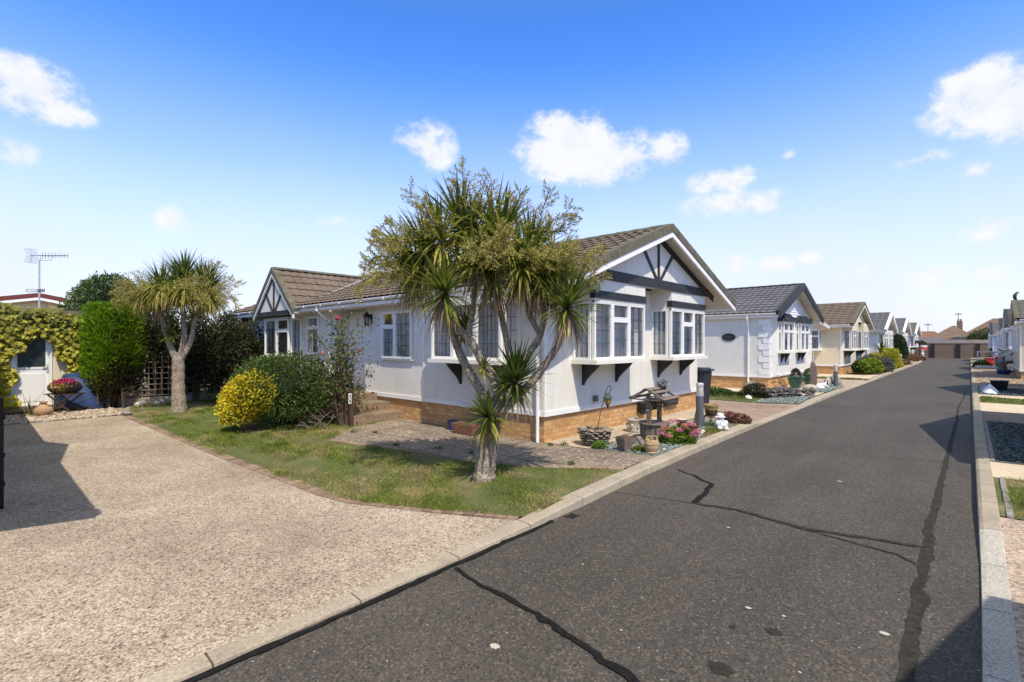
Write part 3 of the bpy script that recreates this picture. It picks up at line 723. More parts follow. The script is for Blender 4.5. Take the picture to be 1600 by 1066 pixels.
def bay_window(parent, O, u, n, w, h, d, top, lay=FULL3, side=ONE, wall='stucco', mat='upvc', brk=(.18, .82), bh=.42, band=True, canopy=False, diamond=False, splay=0, bmat=None):
    u = Vector(u); n = Vector(n); O = Vector(O)
    body = MB()
    if top > .02:
        body.obox(O, u, n, 0, w, .003, d, h+.002, h+top)
        body.obox(O, u, n, .0, w, .003, d-.002, h-.03, h+.001)
    else:
        body.obox(O, u, n, 0, w, .003, d, h+.002, h+.05)
    bw = body.build('bay_window', wall, parent)
    s = MB(); s.obox(O, u, n, -.035, w+.035, .003, d+.06, -.075, -.002); s.build('sill', 'upvc_cream', bw)
    fr, pn, ld = MB(), MB(), MB()
    lights(fr, pn, ld, O+n*(d-.06), u, n, w, h, lay, .02, diamond=diamond)
    us = -n
    sd = d-.085
    # side returns
    lights(fr, pn, ld, O+n*(d-.085)+u*.0, us, -u, sd, h, side, -.02, diamond=diamond)
    lights(fr, pn, ld, O+n*(.0)+u*w, n, u, sd, h, side, -.02, diamond=diamond)
    fr.build('window_frame', mat, bw); pn.build('pane', 'glass', bw)
    if ld.v: ld.build('lead_strip', 'lead', bw)
    b = MB(); b.obox(O, u, n, .03, w-.03, .003, .008, .0, h-.035); b.build('interior', 'interior', bw)
    b = MB(); st = .105; k = int((w-.2)/st)
    for i in range(k):
        a = .1+i*st; dn = d-.16
        A = P3(O, u, n, a, dn-.02, .05); B = P3(O, u, n, a+.09, dn+.015, .05)
        b.add([A, B, (B[0], B[1], O[2]+h-.05), (A[0], A[1], O[2]+h-.05)], [(0, 1, 2, 3)])
    k = int((d-.2)/st)
    for sdx in (.11, w-.11):
        for i in range(max(1, k)):
            A = P3(O, u, n, sdx-.015, .06+i*st, .05); B = P3(O, u, n, sdx+.015, .06+i*st+.06, .05)
            b.add([A, B, (B[0], B[1], O[2]+h-.05), (A[0], A[1], O[2]+h-.05)], [(0, 1, 2, 3)])
    b.build('blind', 'blind', bw)
    if band: MB().obox(O, u, n, -.012, w+.012, d-.1, d+.018, h+.045, h+.185).build('timber_band', 'timber_black', bw)
    for a in brk: bracket(bw, O+Vector((0, 0, -.077)), u, n, a*w, d*.8, bh)
    if canopy:
        c = MB(); A = [P3(O, u, n, -.08, .003, h+.05), P3(O, u, n, -.08, d+.1, h+.05), P3(O, u, n, w+.08, d+.1, h+.05), P3(O, u, n, w+.08, .003, h+.05)]
        B = [P3(O, u, n, .12, .003, h+.36), P3(O, u, n, .25, .12, h+.36), P3(O, u, n, w-.25, .12, h+.36), P3(O, u, n, w-.12, .003, h+.36)]
        c.loft(A, B)
        for k in range(5):
            t = k/4; p = Vector(A[1]).lerp(Vector(A[2]), t); q_ = Vector(B[1]).lerp(Vector(B[2]), t)
            c.beam(p+Vector((0, 0, .01)), q_+Vector((0, 0, .01)), .03, .03)
        c.build('canopy', 'timber_black', bw)
    return bw

def tile_slope(mb, P, a0, a1, b0, z0, b1, z1, course=.33, wave=.2, amp=.016, step=.025, per=5, clip=None):
    L = math.hypot(b1-b0, z1-z0); nc = max(2, round(L/course)); na = max(2, int(abs(a1-a0)/wave*per))
    nb_, nz_ = -(z1-z0)/L*(1 if b1 > b0 else 1), (abs(b1-b0))/L
    sgn = 1 if b1 > b0 else -1
    nb_ = -sgn*(z1-z0)/L
    k0 = len(mb.v); rows = []
    for c in range(nc):
        for e in (0, 1):
            t = (c+e*.999)/nc; lift = step*(1-e)
            rows.append((b0+(b1-b0)*t, z0+(z1-z0)*t, lift))
    prof = []
    for i in range(na+1):
        ph = (i/per) % 1.0
        prof.append(amp*(math.sin(2*math.pi*ph)*.6+abs(math.sin(math.pi*ph))*.5))
    for (b, z, lf) in rows:
        for i in range(na+1):
            a = a0+(a1-a0)*i/na; h = prof[i]+lf
            mb.v.append(P(a, b+nb_*h, z+nz_*h))
    w = na+1
    for r in range(len(rows)-1):
        for i in range(na): mb.f.append((k0+r*w+i, k0+r*w+i+1, k0+(r+1)*w+i+1, k0+(r+1)*w+i))

def park_home(name, label, xf, yc, W, L, s, ez=2.82, rz=4.2, ohf=.75, ohe=.33, wall='stucco', roof='roof_brown', barge='upvc', verge='verge',
              gable_z=None, gable_proj=0, plinth='brick', recess=None, detail=True, tz=.5, group='park homes along the road', pipes=(), gutter='upvc', cat='bungalow', soff='soffit'):
    t = thing(name, label, cat, (xf, yc, 0), group)
    P = lambda a, b, z: (xf-s*a, yc+b, z)
    be = W/2+ohe; m = (rz-ez)/be
    un = .13
    zr = lambda b: rz-m*abs(b)-un
    hw = W/2
    wl = MB()
    segs = [(0, L, hw)]
    if recess: segs = [(0, recess[0], hw), (recess[0]+.0, recess[1], hw-recess[2]), (recess[1], L, hw)]
    for i, (a0, a1, nb) in enumerate(segs):
        pg = [(-nb, tz), (hw, tz), (hw, zr(hw)), (0, zr(0)), (-nb, zr(nb))]
        wl.loft([P(a0, b, z) for b, z in pg], [P(a1, b, z) for b, z in pg])
    wo = wl.build('wall', wall, t)
    pl = MB()
    for i, (a0, a1, nb) in enumerate(segs):
        e0 = .03 if i == 0 else 0; e1 = .03 if i == len(segs)-1 else 0
        A = [P(a0+e0, -nb+.03, -.02), P(a1-e1, -nb+.03, -.02), P(a1-e1, hw-.03, -.02), P(a0+e0, hw-.03, -.02)]
        pl.loft(A, [(x, y, tz) for x, y, z in A])
    pl.build('plinth', plinth, t)
    tr = MB()
    def bx(mb, a0, a1, b0, b1, z0, z1):
        A = [P(a0, b0, z0), P(a1, b0, z0), P(a1, b1, z0), P(a0, b1, z0)]; mb.loft(A, [(x, y, z1) for x, y, z in A])
    bx(tr, -.02, .0, -hw-.02, hw+.02, tz-.03, tz+.06)
    for i, (a0, a1, nb) in enumerate(segs): bx(tr, a0, a1, -nb-.02, -nb, tz-.03, tz+.06)
    bx(tr, 0, L, hw, hw+.02, tz-.03, tz+.06)
    for a, b in ((-.012, -hw-.012),): bx(tr, a, a+.055, b, b+.055, tz+.061, ez-.3)
    tr.build('base_trim', 'upvc', t)
    # roof boarding, tiles, ridge
    a0, a1 = -ohf, L+.3
    bd = MB()
    for sg in (-1, 1):
        pg = [(sg*be, ez-un+.01), (sg*be, ez-.035), (0, rz-.035), (0, rz-un+.01)]
        bd.loft([P(a0+.02, b, z) for b, z in pg], [P(a1, b, z) for b, z in pg])
    bd.build('soffit', soff, t)
    tl = MB()
    for sg in (-1, 1):
        tile_slope(tl, P, a0+.1, a1, sg*(be+.05), ez-.03, 0, rz, .34, .24 if detail else .4, .018 if detail else .02, .028, 5 if detail else 4)
    ro = tl.build('roof', roof, t, smooth=False)
    rd = MB(); n = 8; aa = a0+.05
    while aa < a1:
        e = min(aa+.42, a1)
        A = [P(aa, .10*math.cos(math.pi*k/n)*1.0, rz-.015+.075*math.sin(math.pi*k/n)) for k in range(n+1)]
        B = [P(e, .105*math.cos(math.pi*k/n), rz-.012+.082*math.sin(math.pi*k/n)) for k in range(n+1)]
        rd.loft(A, B); aa = e-.0
    rd.build('ridge', verge if detail else roof, ro)
    # verges and barge boards at the front
    for sg in (-1, 1):
        vb = MB(); e = be+.09
        ze = rz-m*e
        def sl(d0, d1, x0, x1):
            pg = [(sg*e, ze+d0), (sg*e, ze+d1), (0, rz+d1), (0, rz+d0)]
            vb.loft([P(x0, b, z) for b, z in pg], [P(x1, b, z) for b, z in pg])
        sl(-.115, .055, a0-.045, a0); sl(.035, .06, a0+.001, a0+.13)
        vb.build('verge', verge, t)
        bb = MB(); vb2 = vb; vb = bb
        sl(-.225, -.117, a0-.03, a0+.018)
        bb.build('bargeboard', barge, t)
    # eaves
    for sg in (-1, 1):
        fb = MB()
        b0 = sg*(be-.02)
        bx(fb, a0+.06, a1, min(b0, b0+sg*.02), max(b0, b0+sg*.02), ez-.20, ez-.035)
        bx(fb, .0, L, min(sg*hw, b0), max(sg*hw, b0), ez-.21, ez-.201)
        fb.build('fascia', 'upvc', t)
        gt = MB(); rr = .055; bc = sg*(be+.035); zc = ez-.055
        prof = [(bc+rr*math.cos(math.pi+math.pi*k/6), zc+rr*math.sin(math.pi+math.pi*k/6)) for k in range(7)]
        prof += [(b_*1.0-(b_-bc)*.12, z_+.008) for b_, z_ in prof[::-1]]
        gt.loft([P(a0+.12, b, z) for b, z in prof], [P(a1, b, z) for b, z in prof])
        aa = .3
        while aa < L and detail:
            bx(gt, aa, aa+.03, bc-rr-.003, bc+rr+.003, zc-rr-.003, zc+.010); aa += 1.0
        gt.build('gutter', gutter, t)
    for (a, b, side) in pipes:   # downpipe at along-position a on side -1/+1
        sg = side; dp = MB(); r_ = .033
        bo = sg*(be+.035); bi = sg*(hw+.05)
        dp.tube([P(a, bo, ez-.10), P(a, bo, ez-.22), P(a, bi, ez-.52), P(a, bi, .02)], r_, 10)
        for zz in (ez-.2, ez-.5, 1.5): dp.lathe(P(a, bo if zz == ez-.2 else bi, zz), [(.042, -.03), (.042, .03)], 10)
        dp.build('downpipe', 'upvc', t, smooth=True)
    return t, P, zr, m

def front_gable(t, P, zr, hw, proj, z0, wall, timber=True, mat=None):
    """gable panel standing proud of the front wall, with black timbers"""
    g = MB(); k = zr(0); m = zr(0)-zr(1)
    bb = (k-z0)/m
    pg = [(-hw, z0), (hw, z0), (hw, zr(hw)-.004), (0, zr(0)-.004), (-hw, zr(hw)-.004)]
    g.loft([P(-proj, b, z) for b, z in pg], [P(-.001, b, z) for b, z in pg])
    go = g.build('gable', wall, t)
    if timber:
        tb = MB(); x = -proj-.012
        def board(b0, z0_, b1, z1_, w, d=.028): tb.beam(P(x, b0, z0_), P(x, b1, z1_), w, d, up=P(1, 0, 0) and (1, 0, 0))
        tb.loft([P(-proj-.03, b, z) for b, z in ((-hw-.02, z0-.07), (hw+.02, z0-.07), (hw+.02, z0+.12), (-hw-.02, z0+.12))], [P(-proj-.001, b, z) for b, z in ((-hw-.02, z0-.07), (hw+.02, z0-.07), (hw+.02, z0+.12), (-hw-.02, z0+.12))])
        zt = z0+.12
        tb.loft(*[[P(a_, b, z) for b, z in ((-.035, zt), (.035, zt), (.035, zr(0)-.05), (-.035, zr(0)-.05))] for a_ in (-proj-.026, -proj)])
        for sg in (-1, 1):
            zb = zr(.78)-.04
            tb.loft(*[[P(a_, b, z) for b, z in ((sg*.04, zt), (sg*.13, zt), (sg*.78, zb), (sg*.69, zb+.03))] for a_ in (-proj-.024, -proj)])
            # rafter board under the verge
            tb.loft(*[[P(a_, b, z) for b, z in ((sg*(hw+.0), zr(hw)-.14), (sg*(hw+.0), zr(hw)-.006), (0, zr(0)-.006), (0, zr(0)-.14))] for a_ in (-proj-.02, -proj)]) if sg == 1 else None
        tb.build('timber_frame', 'timber_black', go)
    return go

# ---- main white bungalow -------------------------------------------------------
H1X, H1Y, H1W, H1L = -5.56, 10.06, 6.48, 14.35
hs, P, zr, m_ = park_home('bungalow', 'white pebbledash bungalow with brown tiled roof, black gable timbers and leaded bay windows', H1X, H1Y, H1W, H1L, 1,
    ez=2.86, rz=4.22, ohf=.80, ohe=.38, recess=(5.85, 7.35, .42), pipes=((.12, 0, -1), (7.6, 0, -1), (14.2, 0, -1)))
y0 = H1Y-H1W/2
front_gable(hs, P, zr, 3.0, .5, 3.0, 'stucco')
F_u, F_n = (0, 1, 0), (1, 0, 0); S_u, S_n = (1, 0, 0), (0, -1, 0)
bay_window(hs, (H1X, 7.63, 1.45), F_u, F_n, 1.86, 1.08, .5, .47)
bay_window(hs, (H1X, 10.70, 1.45), F_u, F_n, 1.86, 1.08, .5, .47)
bay_window(hs, (-8.1, y0, 1.45), S_u, S_n, 1.95, 1.08, .5, .10, bh=.45, band=False)
flat_window(hs, (-10.58, y0, 1.40), S_u, S_n, 1.2, 1.10, CASE2)
flat_window(hs, (-14.55, y0, 1.45), S_u, S_n, .72, 1.08, TR1, net=False)
# corner batten between the two wall panels
mb = MB(); mb.box(-8.99, -8.93, y0-.03, y0-.001, .56, 2.62); mb.build('corner_trim', 'upvc', hs)
mb = MB(); mb.box(-5.6, -5.545, 10.1-.0, 10.13, .56, 1.3); mb.build('panel_joint', 'upvc_cream', hs)
# front door in its recess
yd = y0+.42
d = MB(); d.box(-12.86, -12.02, yd-.05, yd-.002, .58, 2.62); dr = d.build('door', 'upvc', hs)
d = MB()
for x0_, x1_, z0_, z1_ in ((-12.74, -12.48, .72, 1.4), (-12.40, -12.14, .72, 1.4), (-12.74, -12.48, 1.5, 2.2), (-12.40, -12.14, 1.5, 2.2)):
    d.box(x0_, x1_, yd-.058, yd-.051, z0_, z1_)
d.build('door_panel', 'upvc_cream', dr)
d = MB(); d.tube([(-12.12, yd-.09, 1.55), (-12.12, yd-.09, 1.68)], .012, 6); d.box(-12.13, -12.11, yd-.09, yd-.05, 1.6, 1.62); d.build('handle', 'metal_pale', dr)
# wall lantern beside the door
l = MB(); lx, ly, lz = -11.12, y0-.13, 2.36
l.lathe((lx, ly, lz), [(.045, -.17), (.06, -.15), (.085, .06), (.09, .075), (.055, .13), (.02, .16), (.012, .2)], 6)
l.beam((lx, ly, lz+.1), (lx, y0-.002, lz+.02), .03, .03); l.box(lx-.045, lx+.045, y0-.02, y0-.001, lz-.1, lz+.12)
lo = l.build('wall_lantern', 'black_plastic', hs)
l = MB()
for k in range(6):
    th = math.pi/6+k*math.pi/3; r_ = .067; l.box(lx+r_*math.cos(th)-.012, lx+r_*math.cos(th)+.012, ly+r_*math.sin(th)-.012, ly+r_*math.sin(th)+.012, lz-.11, lz+.03)
l.build('lamp_glass', 'lens', lo)
# cross gable over the far side bay
gx, gz0 = -15.72, 2.86
hw_c = 1.42; rzc = 4.02; yv = 6.25
tl = MB(); mc = (rzc-2.74)/hw_c
yb = 9.3
def PC(a, b, z): return (gx+b, yv+a, z)
bd = MB()
for sg in (-1, 1):
    pg = [(sg*hw_c, 2.74-.12), (sg*hw_c, 2.74-.02), (0, rzc-.02), (0, rzc-.12)]
    bd.loft([PC(.02, b, z) for b, z in pg], [PC(3.0, b, z) for b, z in pg])
bd.build('soffit', 'soffit', hs)
for sg in (-1, 1): tile_slope(tl, PC, .09, 3.4, sg*(hw_c+.03), 2.72, 0, rzc, .34, .24, .018, .028, 5)
cro = tl.build('roof', 'roof_brown', hs)
rd = MB(); aa = .02
while aa < 3.2:
    rd.loft([PC(aa, .1*math.cos(math.pi*k/8), rzc-.01+.075*math.sin(math.pi*k/8)) for k in range(9)], [PC(aa+.4, .1*math.cos(math.pi*k/8), rzc-.005+.075*math.sin(math.pi*k/8)) for k in range(9)]); aa += .4
rd.build('ridge', 'verge', cro)
for sg in (-1, 1):
    e = hw_c+.05; ze = rzc-mc*e
    vb = MB(); pg = [(sg*e, ze-.12), (sg*e, ze+.05), (0, rzc+.05), (0, rzc-.12)]; vb.loft([PC(-.045, b, z) for b, z in pg], [PC(0, b, z) for b, z in pg])
    pg = [(sg*e, ze+.03), (sg*e, ze+.055), (0, rzc+.055), (0, rzc+.03)]; vb.loft([PC(.001, b, z) for b, z in pg], [PC(.12, b, z) for b, z in pg])
    vb.build('verge', 'verge', hs)
    vb = MB(); pg = [(sg*e, ze-.23), (sg*e, ze-.122), (0, rzc-.122), (0, rzc-.23)]; vb.loft([PC(-.03, b, z) for b, z in pg], [PC(.018, b, z) for b, z in pg]); vb.build('bargeboard', 'upvc', hs)
# valley flashings
vl = MB()
for sg in (-1, 1):
    yy_ = H1Y-(4.22-2.80)/m_; p = (gx+sg*(hw_c-.05), y0-.30, 2.83); q_ = (gx, H1Y-(4.22-rzc)/m_, rzc+.02)
    vl.beam(Vector(p)+Vector((sg*.05, 0, .035)), Vector(q_)+Vector((sg*.05, 0, .035)), .09, .02)
vl.build('valley', 'metal_pale', hs)
g = MB(); k = .52; zc0 = 2.60
pg = [(-1.2, zc0), (1.2, zc0), (1.2, rzc-mc*1.2-.13), (0, rzc-.13), (-1.2, rzc-mc*1.2-.13)]
g.loft([PC(.05, b, z) for b, z in pg], [PC(.75, b, z) for b, z in pg]); go = g.build('gable', 'stucco', hs)
tb = MB()
bxs = lambda b0, b1, z0_, z1_: tb.loft(*[[PC(a_, b, z) for b, z in ((b0, z0_), (b1, z0_), (b1, z1_), (b0, z1_))] for a_ in (.022, .049)])
bxs(-1.22, 1.22, zc0-.02, zc0+.13); bxs(-.04, .04, zc0+.131, rzc-.22)
for sg in (-1, 1):
    tb.loft(*[[PC(a_, b, z) for b, z in ((sg*.045, zc0+.131), (sg*.13, zc0+.131), (sg*.58, zc0+.62), (sg*.50, zc0+.66))] for a_ in (.024, .049)])
    if sg == -1: tb.loft(*[[PC(a_, b, z) for b, z in ((sg*1.2, rzc-mc*1.2-.26), (sg*1.2, rzc-mc*1.2-.14), (0, rzc-.14), (0, rzc-.26))] for a_ in (.026, .049)])
tb.build('timber_frame', 'timber_black', go)
bay_window(hs, (-16.75, y0, 1.38), S_u, S_n, 1.75, 1.12, .42, .14, lay=CASE2R, brk=(), band=True)
# house name plate, sockets, hose reel on the plinth
mb = MB(); mb.box(-5.56, -5.52, 11.35, 12.05, .24, .42); po = mb.build('name_plate', 'plaque', hs)
mb = MB(); rr_ = random.Random(3); yy_ = 11.45
for k in range(9):
    mb.box(-5.521, -5.516, yy_, yy_+.028, .305, .305+rr_.choice((.03, .045, .05))); yy_ += .055
mb.build('lettering', 'faint_lettering', po)
mb = MB(); mb.box(-5.545, -5.50, 8.30, 8.42, .62, .73); mb.build('socket_box', 'metal_grey', hs)
mb = MB(); mb.lathe((-5.45, 10.15, .33), [(.02, -.13), (.13, -.11), (.15, 0), (.13, .11), (.02, .13)], 12, 1, .8); mb.blob((-5.42, 10.28, .44), (.06, .09, .06), 1); mb.blob((-5.44, 10.08, .25), (.08, .1, .07), 1)
tag(mb.build('hose_reel', 'black_plastic'), 'black hose reel fixed to the brick base behind the wishing well', 'hose reel')

# ---- second white house ---------------------------------------------------------
h2, P2, zr2, m2 = park_home('bungalow', 'white house with raised corner blocks, charcoal tiled roof and black canopies over its bays', -5.76, 23.5, 6.45, 13, 1,
    ez=2.92, rz=4.2, ohf=.42, ohe=.16, wall='stucco_grey', roof='roof_char', barge='verge_dark', verge='verge_dark', pipes=((.72, 0, -1),), soff='soffit')
yf = 23.5-6.45/2
# horizontal boarding on the gable
g = MB(); z = 2.86
while z < zr2(0)-.12:
    b = min(3.1, (zr2(0)-z-.11)/m2)
    A = [P2(-.035, -b, z), P2(-.035, b, z), P2(-.012, b, z+.10), P2(-.012, -b, z+.10)]; B = [P2(-.001, -b, z), P2(-.001, b, z), P2(-.001, b, z+.10), P2(-.001, -b, z+.10)]
    g.loft(A, B); z += .105
g.build('gable', 'upvc', h2)
mb = MB(); mb.loft(*[[P2(a_, b, z) for b, z in ((-3.2, 2.80), (3.2, 2.80), (3.2, 2.855), (-3.2, 2.855))] for a_ in (-.04, -.001)]); mb.build('timber_band', 'verge_dark', h2)
for k in range(9):
    z = .58+k*.235; w = .36 if k % 2 == 0 else .2; v_ = .2 if k % 2 == 0 else .36
    qn = MB(); A = [(-5.76-w, yf-.022), (-5.738, yf-.022), (-5.738, yf+v_), (-5.759, yf+v_), (-5.759, yf-.001), (-5.76-w, yf-.001)]
    qn.loft([(a, b, z) for a, b in A], [(a, b, z+.205) for a, b in A]); qn.build('corner_block', 'upvc', h2)
    qn = MB(); qn.box(-5.759, -5.738, yf+6.45-v_, yf+6.45+.02, z, z+.205); qn.build('corner_block', 'upvc', h2)
for yb_ in (21.4, 23.95): bay_window(h2, (-5.76, yb_, 1.45), F_u, F_n, 1.4, 1.12, .24, 0, lay=TRANS2, side=TR1, brk=(.3, .7), bh=.38, band=False, canopy=True, wall='upvc')
mb = MB(); mb.lathe((0, 0, 0), [(.01, -.012), (.19, -.012), (.2, 0), (.19, .012), (.01, .012)], 24)
mb.v = [(-7.22+x*1.35, yf-.015-z*1.0, 2.0+y*.75) for x, y, z in mb.v]; pq = mb.build('oval_plaque', 'plaque', h2, smooth=True)
mb = MB()
for k, c in enumerate((.03, .045, .03, .04)): mb.box(-7.30+.045*k, -7.275+.045*k, yf-.032, yf-.027, 1.99, 1.99+c)
mb.build('lettering', 'faint_lettering', pq)

# ---- cream house -----------------------------------------------------------------
h3, P3_, zr3, m3 = park_home('bungalow', 'cream house with brown tiled roof and diamond leaded bay windows beyond the corner block house', -5.68, 36.6, 6.9, 13, 1,
    ez=2.85, rz=4.2, ohf=.6, ohe=.3, wall='stucco_cream', roof='roof_brown', barge='upvc_cream', verge='verge', pipes=((1.35, 0, -1),), detail=False, soff='soffit')
y3 = 36.6-3.45
front_gable(h3, P3_, zr3, 3.1, .3, 3.05, 'stucco_cream', timber=False)
for yb_ in (33.75, 37.6): bay_window(h3, (-5.68, yb_, 1.42), F_u, F_n, 2.0, 1.1, .42, .5, wall='stucco_cream', mat='upvc', brk=(.2, .8), bh=.4, band=False, diamond=True)
bay_window(h3, (-8.75, y3, 1.42), S_u, S_n, 2.1, 1.1, .5, .15, wall='stucco_cream', lay=CASE2R, brk=(), band=False, diamond=True)
tl = MB(); bd = MB(); hw3 = 1.6
def PD(a, b, z): return (-7.75+b, y3-.75+a, z)
for sg in (-1, 1):
    tile_slope(tl, PD, .05, 3.4, sg*hw3, 2.75, 0, 3.9, .34, .4, .02, .028, 4)
    pg = [(sg*hw3, 2.63), (sg*hw3, 2.73), (0, 3.88), (0, 3.78)]; bd.loft([PD(.02, b, z) for b, z in pg], [PD(3.0, b, z) for b, z in pg])
    vb = MB(); pg = [(sg*(hw3+.05), 2.55), (sg*(hw3+.05), 2.74), (0, 3.93), (0, 3.74)]; vb.loft([PD(-.04, b, z) for b, z in pg], [PD(0, b, z) for b, z in pg]); vb.build('bargeboard', 'upvc', h3)
tl.build('roof', 'roof_brown', h3); bd.build('soffit', 'soffit', h3)
g = MB(); g.loft([PD(.3, b, z) for b, z in ((-1.5, 2.5), (1.5, 2.5), (1.5, 2.72), (0, 3.72), (-1.5, 2.72))], [PD(.74, b, z) for b, z in ((-1.5, 2.5), (1.5, 2.5), (1.5, 2.72), (0, 3.72), (-1.5, 2.72))]); g.build('gable', 'stucco_cream', h3)

# ---- further houses on the left ----------------------------------------------------
for (lab, x, yc, W, wall, roof, lay, bz, verge, rz) in [
    ('white house with slate grey roof and tall bay, beyond the cream house', -5.7, 50.0, 6.3, 'stucco_grey', 'roof_char', TRANS2, (47.6, 50.6), 'upvc', 4.2),
    ('white house with plain grey roof half hidden by the dark evergreen', -5.75, 62.5, 6.3, 'stucco', 'roof_char', TRANS2, (60.1, 63.1), 'upvc', 4.2),
    ('last pale house on the left with olive grey roof before the brick wall', -5.7, 73.6, 6.0, 'stucco', 'roof_olive', TRANS2, (71.4, 74.2), 'upvc', 4.1)]:
    h, Pq, zq, mq = park_home('bungalow', lab, x, yc, W, 11, 1, ez=2.8, rz=rz, ohf=.6, ohe=.3, wall=wall, roof=roof, barge='upvc', verge=verge, detail=False, pipes=((.6, 0, -1),), soff='soffit')
    for yb_ in bz: bay_window(h, (x, yb_, 1.4), F_u, F_n, 1.9, 1.1, .4, .3, lay=lay, brk=(.25, .75), bh=.3, band=False, wall='upvc')
    flat_window(h, (x-2.2, yc-W/2, 1.2), S_u, S_n, .5, 1.3, ONE, net=False)

# ---- right-hand row (faces -x); the nearest two stand outside the picture and throw shadows into it
RU, RN = (0, -1, 0), (-1, 0, 0)
for i, (lab, xv, yc, ez, rz, wall, roof, W) in enumerate([
    ('white house on the right beside the near pale driveway', 1.72, .4, 2.72, 3.9, 'stucco', 'roof_char', 6.3),
    ('white house on the right behind the dark slate bed', 1.45, 12.65, 2.72, 3.9, 'stucco', 'roof_char', 6.3),
    ('white house on the right level with the grass strip and black trough', 1.32, 25.1, 2.75, 4.25, 'stucco_grey', 'roof_char', 5.2),
    ('cream house on the right with grey tiled roof and crow ornament on its ridge', 1.2, 35.8, 2.9, 3.88, 'stucco_cream', 'roof_olive', 6.2),
    ('pale house with dark grey roof just beyond the crow ornament house', 1.2, 47, 2.85, 4.0, 'stucco_grey', 'roof_char', 6.2),
    ('white house with slate blue grey roof, third from the end on the right', 1.2, 58, 2.8, 3.8, 'stucco', 'roof_char', 6.2),
    ('pale blue house with low dark roof, farthest on the right', .75, 69, 2.7, 3.8, 'stucco_blue', 'roof_char', 6.2)]):
    oh = .15 if i >= 3 else .6
    xw = xv+oh
    h, Pq, zq, mq = park_home('bungalow', lab, xw, yc, W, 11, -1, ez=ez, rz=rz, ohf=oh, ohe=.28, wall=wall, roof=roof, barge='upvc', verge='verge_dark' if i != 3 else 'verge', detail=(i in (0, 1)), pipes=((.5, 0, -1),), soff='soffit')
    bd_ = .42 if i < 3 else .13 if i == 3 else .28
    for yb_ in (yc-.5, yc+2.3):
        if i == 3: flat_window(h, (xw, yb_, 1.4), RU, RN, 1.7, 1.1, CASE2R); continue
        bay_window(h, (xw, yb_, 1.4), RU, RN, 1.8, 1.1, bd_, .25, lay=CASE2R, brk=(.2, .8), bh=.35, band=False, wall='upvc' if i > 2 else wall)
    flat_window(h, (xw+.4, yc-W/2, 1.3), (1, 0, 0), (0, -1, 0), .6, 1.1, TR1, net=False)

# ---- neighbour on the left, outside the picture: throws the driveway shadow
h0, P0, zr0, m0 = park_home('bungalow', 'white bungalow beside the driveway with dark red brown gatepost at its corner', -5.75, -3.40, 6.2, 14, 1, ez=2.78, rz=4.1, ohf=.75, ohe=.30, pipes=((.3, 0, 1),))
front_gable(h0, P0, zr0, 2.9, .4, 3.0, 'stucco')
for yb_ in (-5.9, -2.5): bay_window(h0, (-5.75, yb_, 1.45), F_u, F_n, 1.8, 1.08, .45, .47)
tl = MB(); bd = MB()
def PN(a, b, z): return (-9.3+b, .05-a, z)
for sg in (-1, 1):
    tile_slope(tl, PN, .05, 3.0, sg*1.35, 2.72, 0, 3.78, .34, .24, .018, .028, 5)
    pg = [(sg*1.35, 2.6), (sg*1.35, 2.7), (0, 3.76), (0, 3.66)]; bd.loft([PN(.0, b, z) for b, z in pg], [PN(2.8, b, z) for b, z in pg])
tl.build('roof', 'roof_brown', h0); bd.build('soffit', 'soffit', h0)
mb = MB(); mb.box(-7.62, -7.54, .17, .245, -.05, 1.18); po = mb.build('gatepost', 'timber_red', at=(-7.58, .2, 0), bevel=.006)
tag(po, 'dark red brown gatepost at the left edge of the driveway', 'post')
for z in (.25, .55, .95): mb = MB(); mb.box(-7.54, -7.525, .235, .255, z, z+.05); mb.build('hinge', 'black_plastic', po)

# ------------------------------------------------------------------ plants
def nrm(a): return a/np.maximum(1e-9, np.linalg.norm(a, axis=-1, keepdims=True))
def leaves(P, D, ln, wd, C, q, fold=.0):
    """diamond leaves at P pointing along D"""
    N = len(P); D = nrm(D); S = nrm(np.cross(D, nrm(q.normal(size=(N, 3)))))
    ln = ln*q.uniform(.65, 1.3, (N, 1)); wd = wd*q.uniform(.7, 1.25, (N, 1))
    V = np.stack([P-D*ln*.5, P+S*wd*.5-D*ln*.08, P+D*ln*.5, P-S*wd*.5-D*ln*.08], 1).reshape(-1, 3)
    F = np.arange(4*N).reshape(-1, 4)
    return V, F, np.repeat(C, 4, 0)
def lump(U, seed, k=9, amp=.35, pw=4):
    q = np.random.default_rng(seed); d = nrm(q.normal(size=(k, 3))); a = q.uniform(-.6, 1, k)
    return 1+amp*(np.maximum(0, U@d.T)**pw@a)
def mixcol(q, N, cols, w=None):
    c = np.array(cols); i = q.choice(len(c), N, p=w); j = q.choice(len(c), N, p=w); t = q.random((N, 1))
    return c[i]*(1-t)+c[j]*t
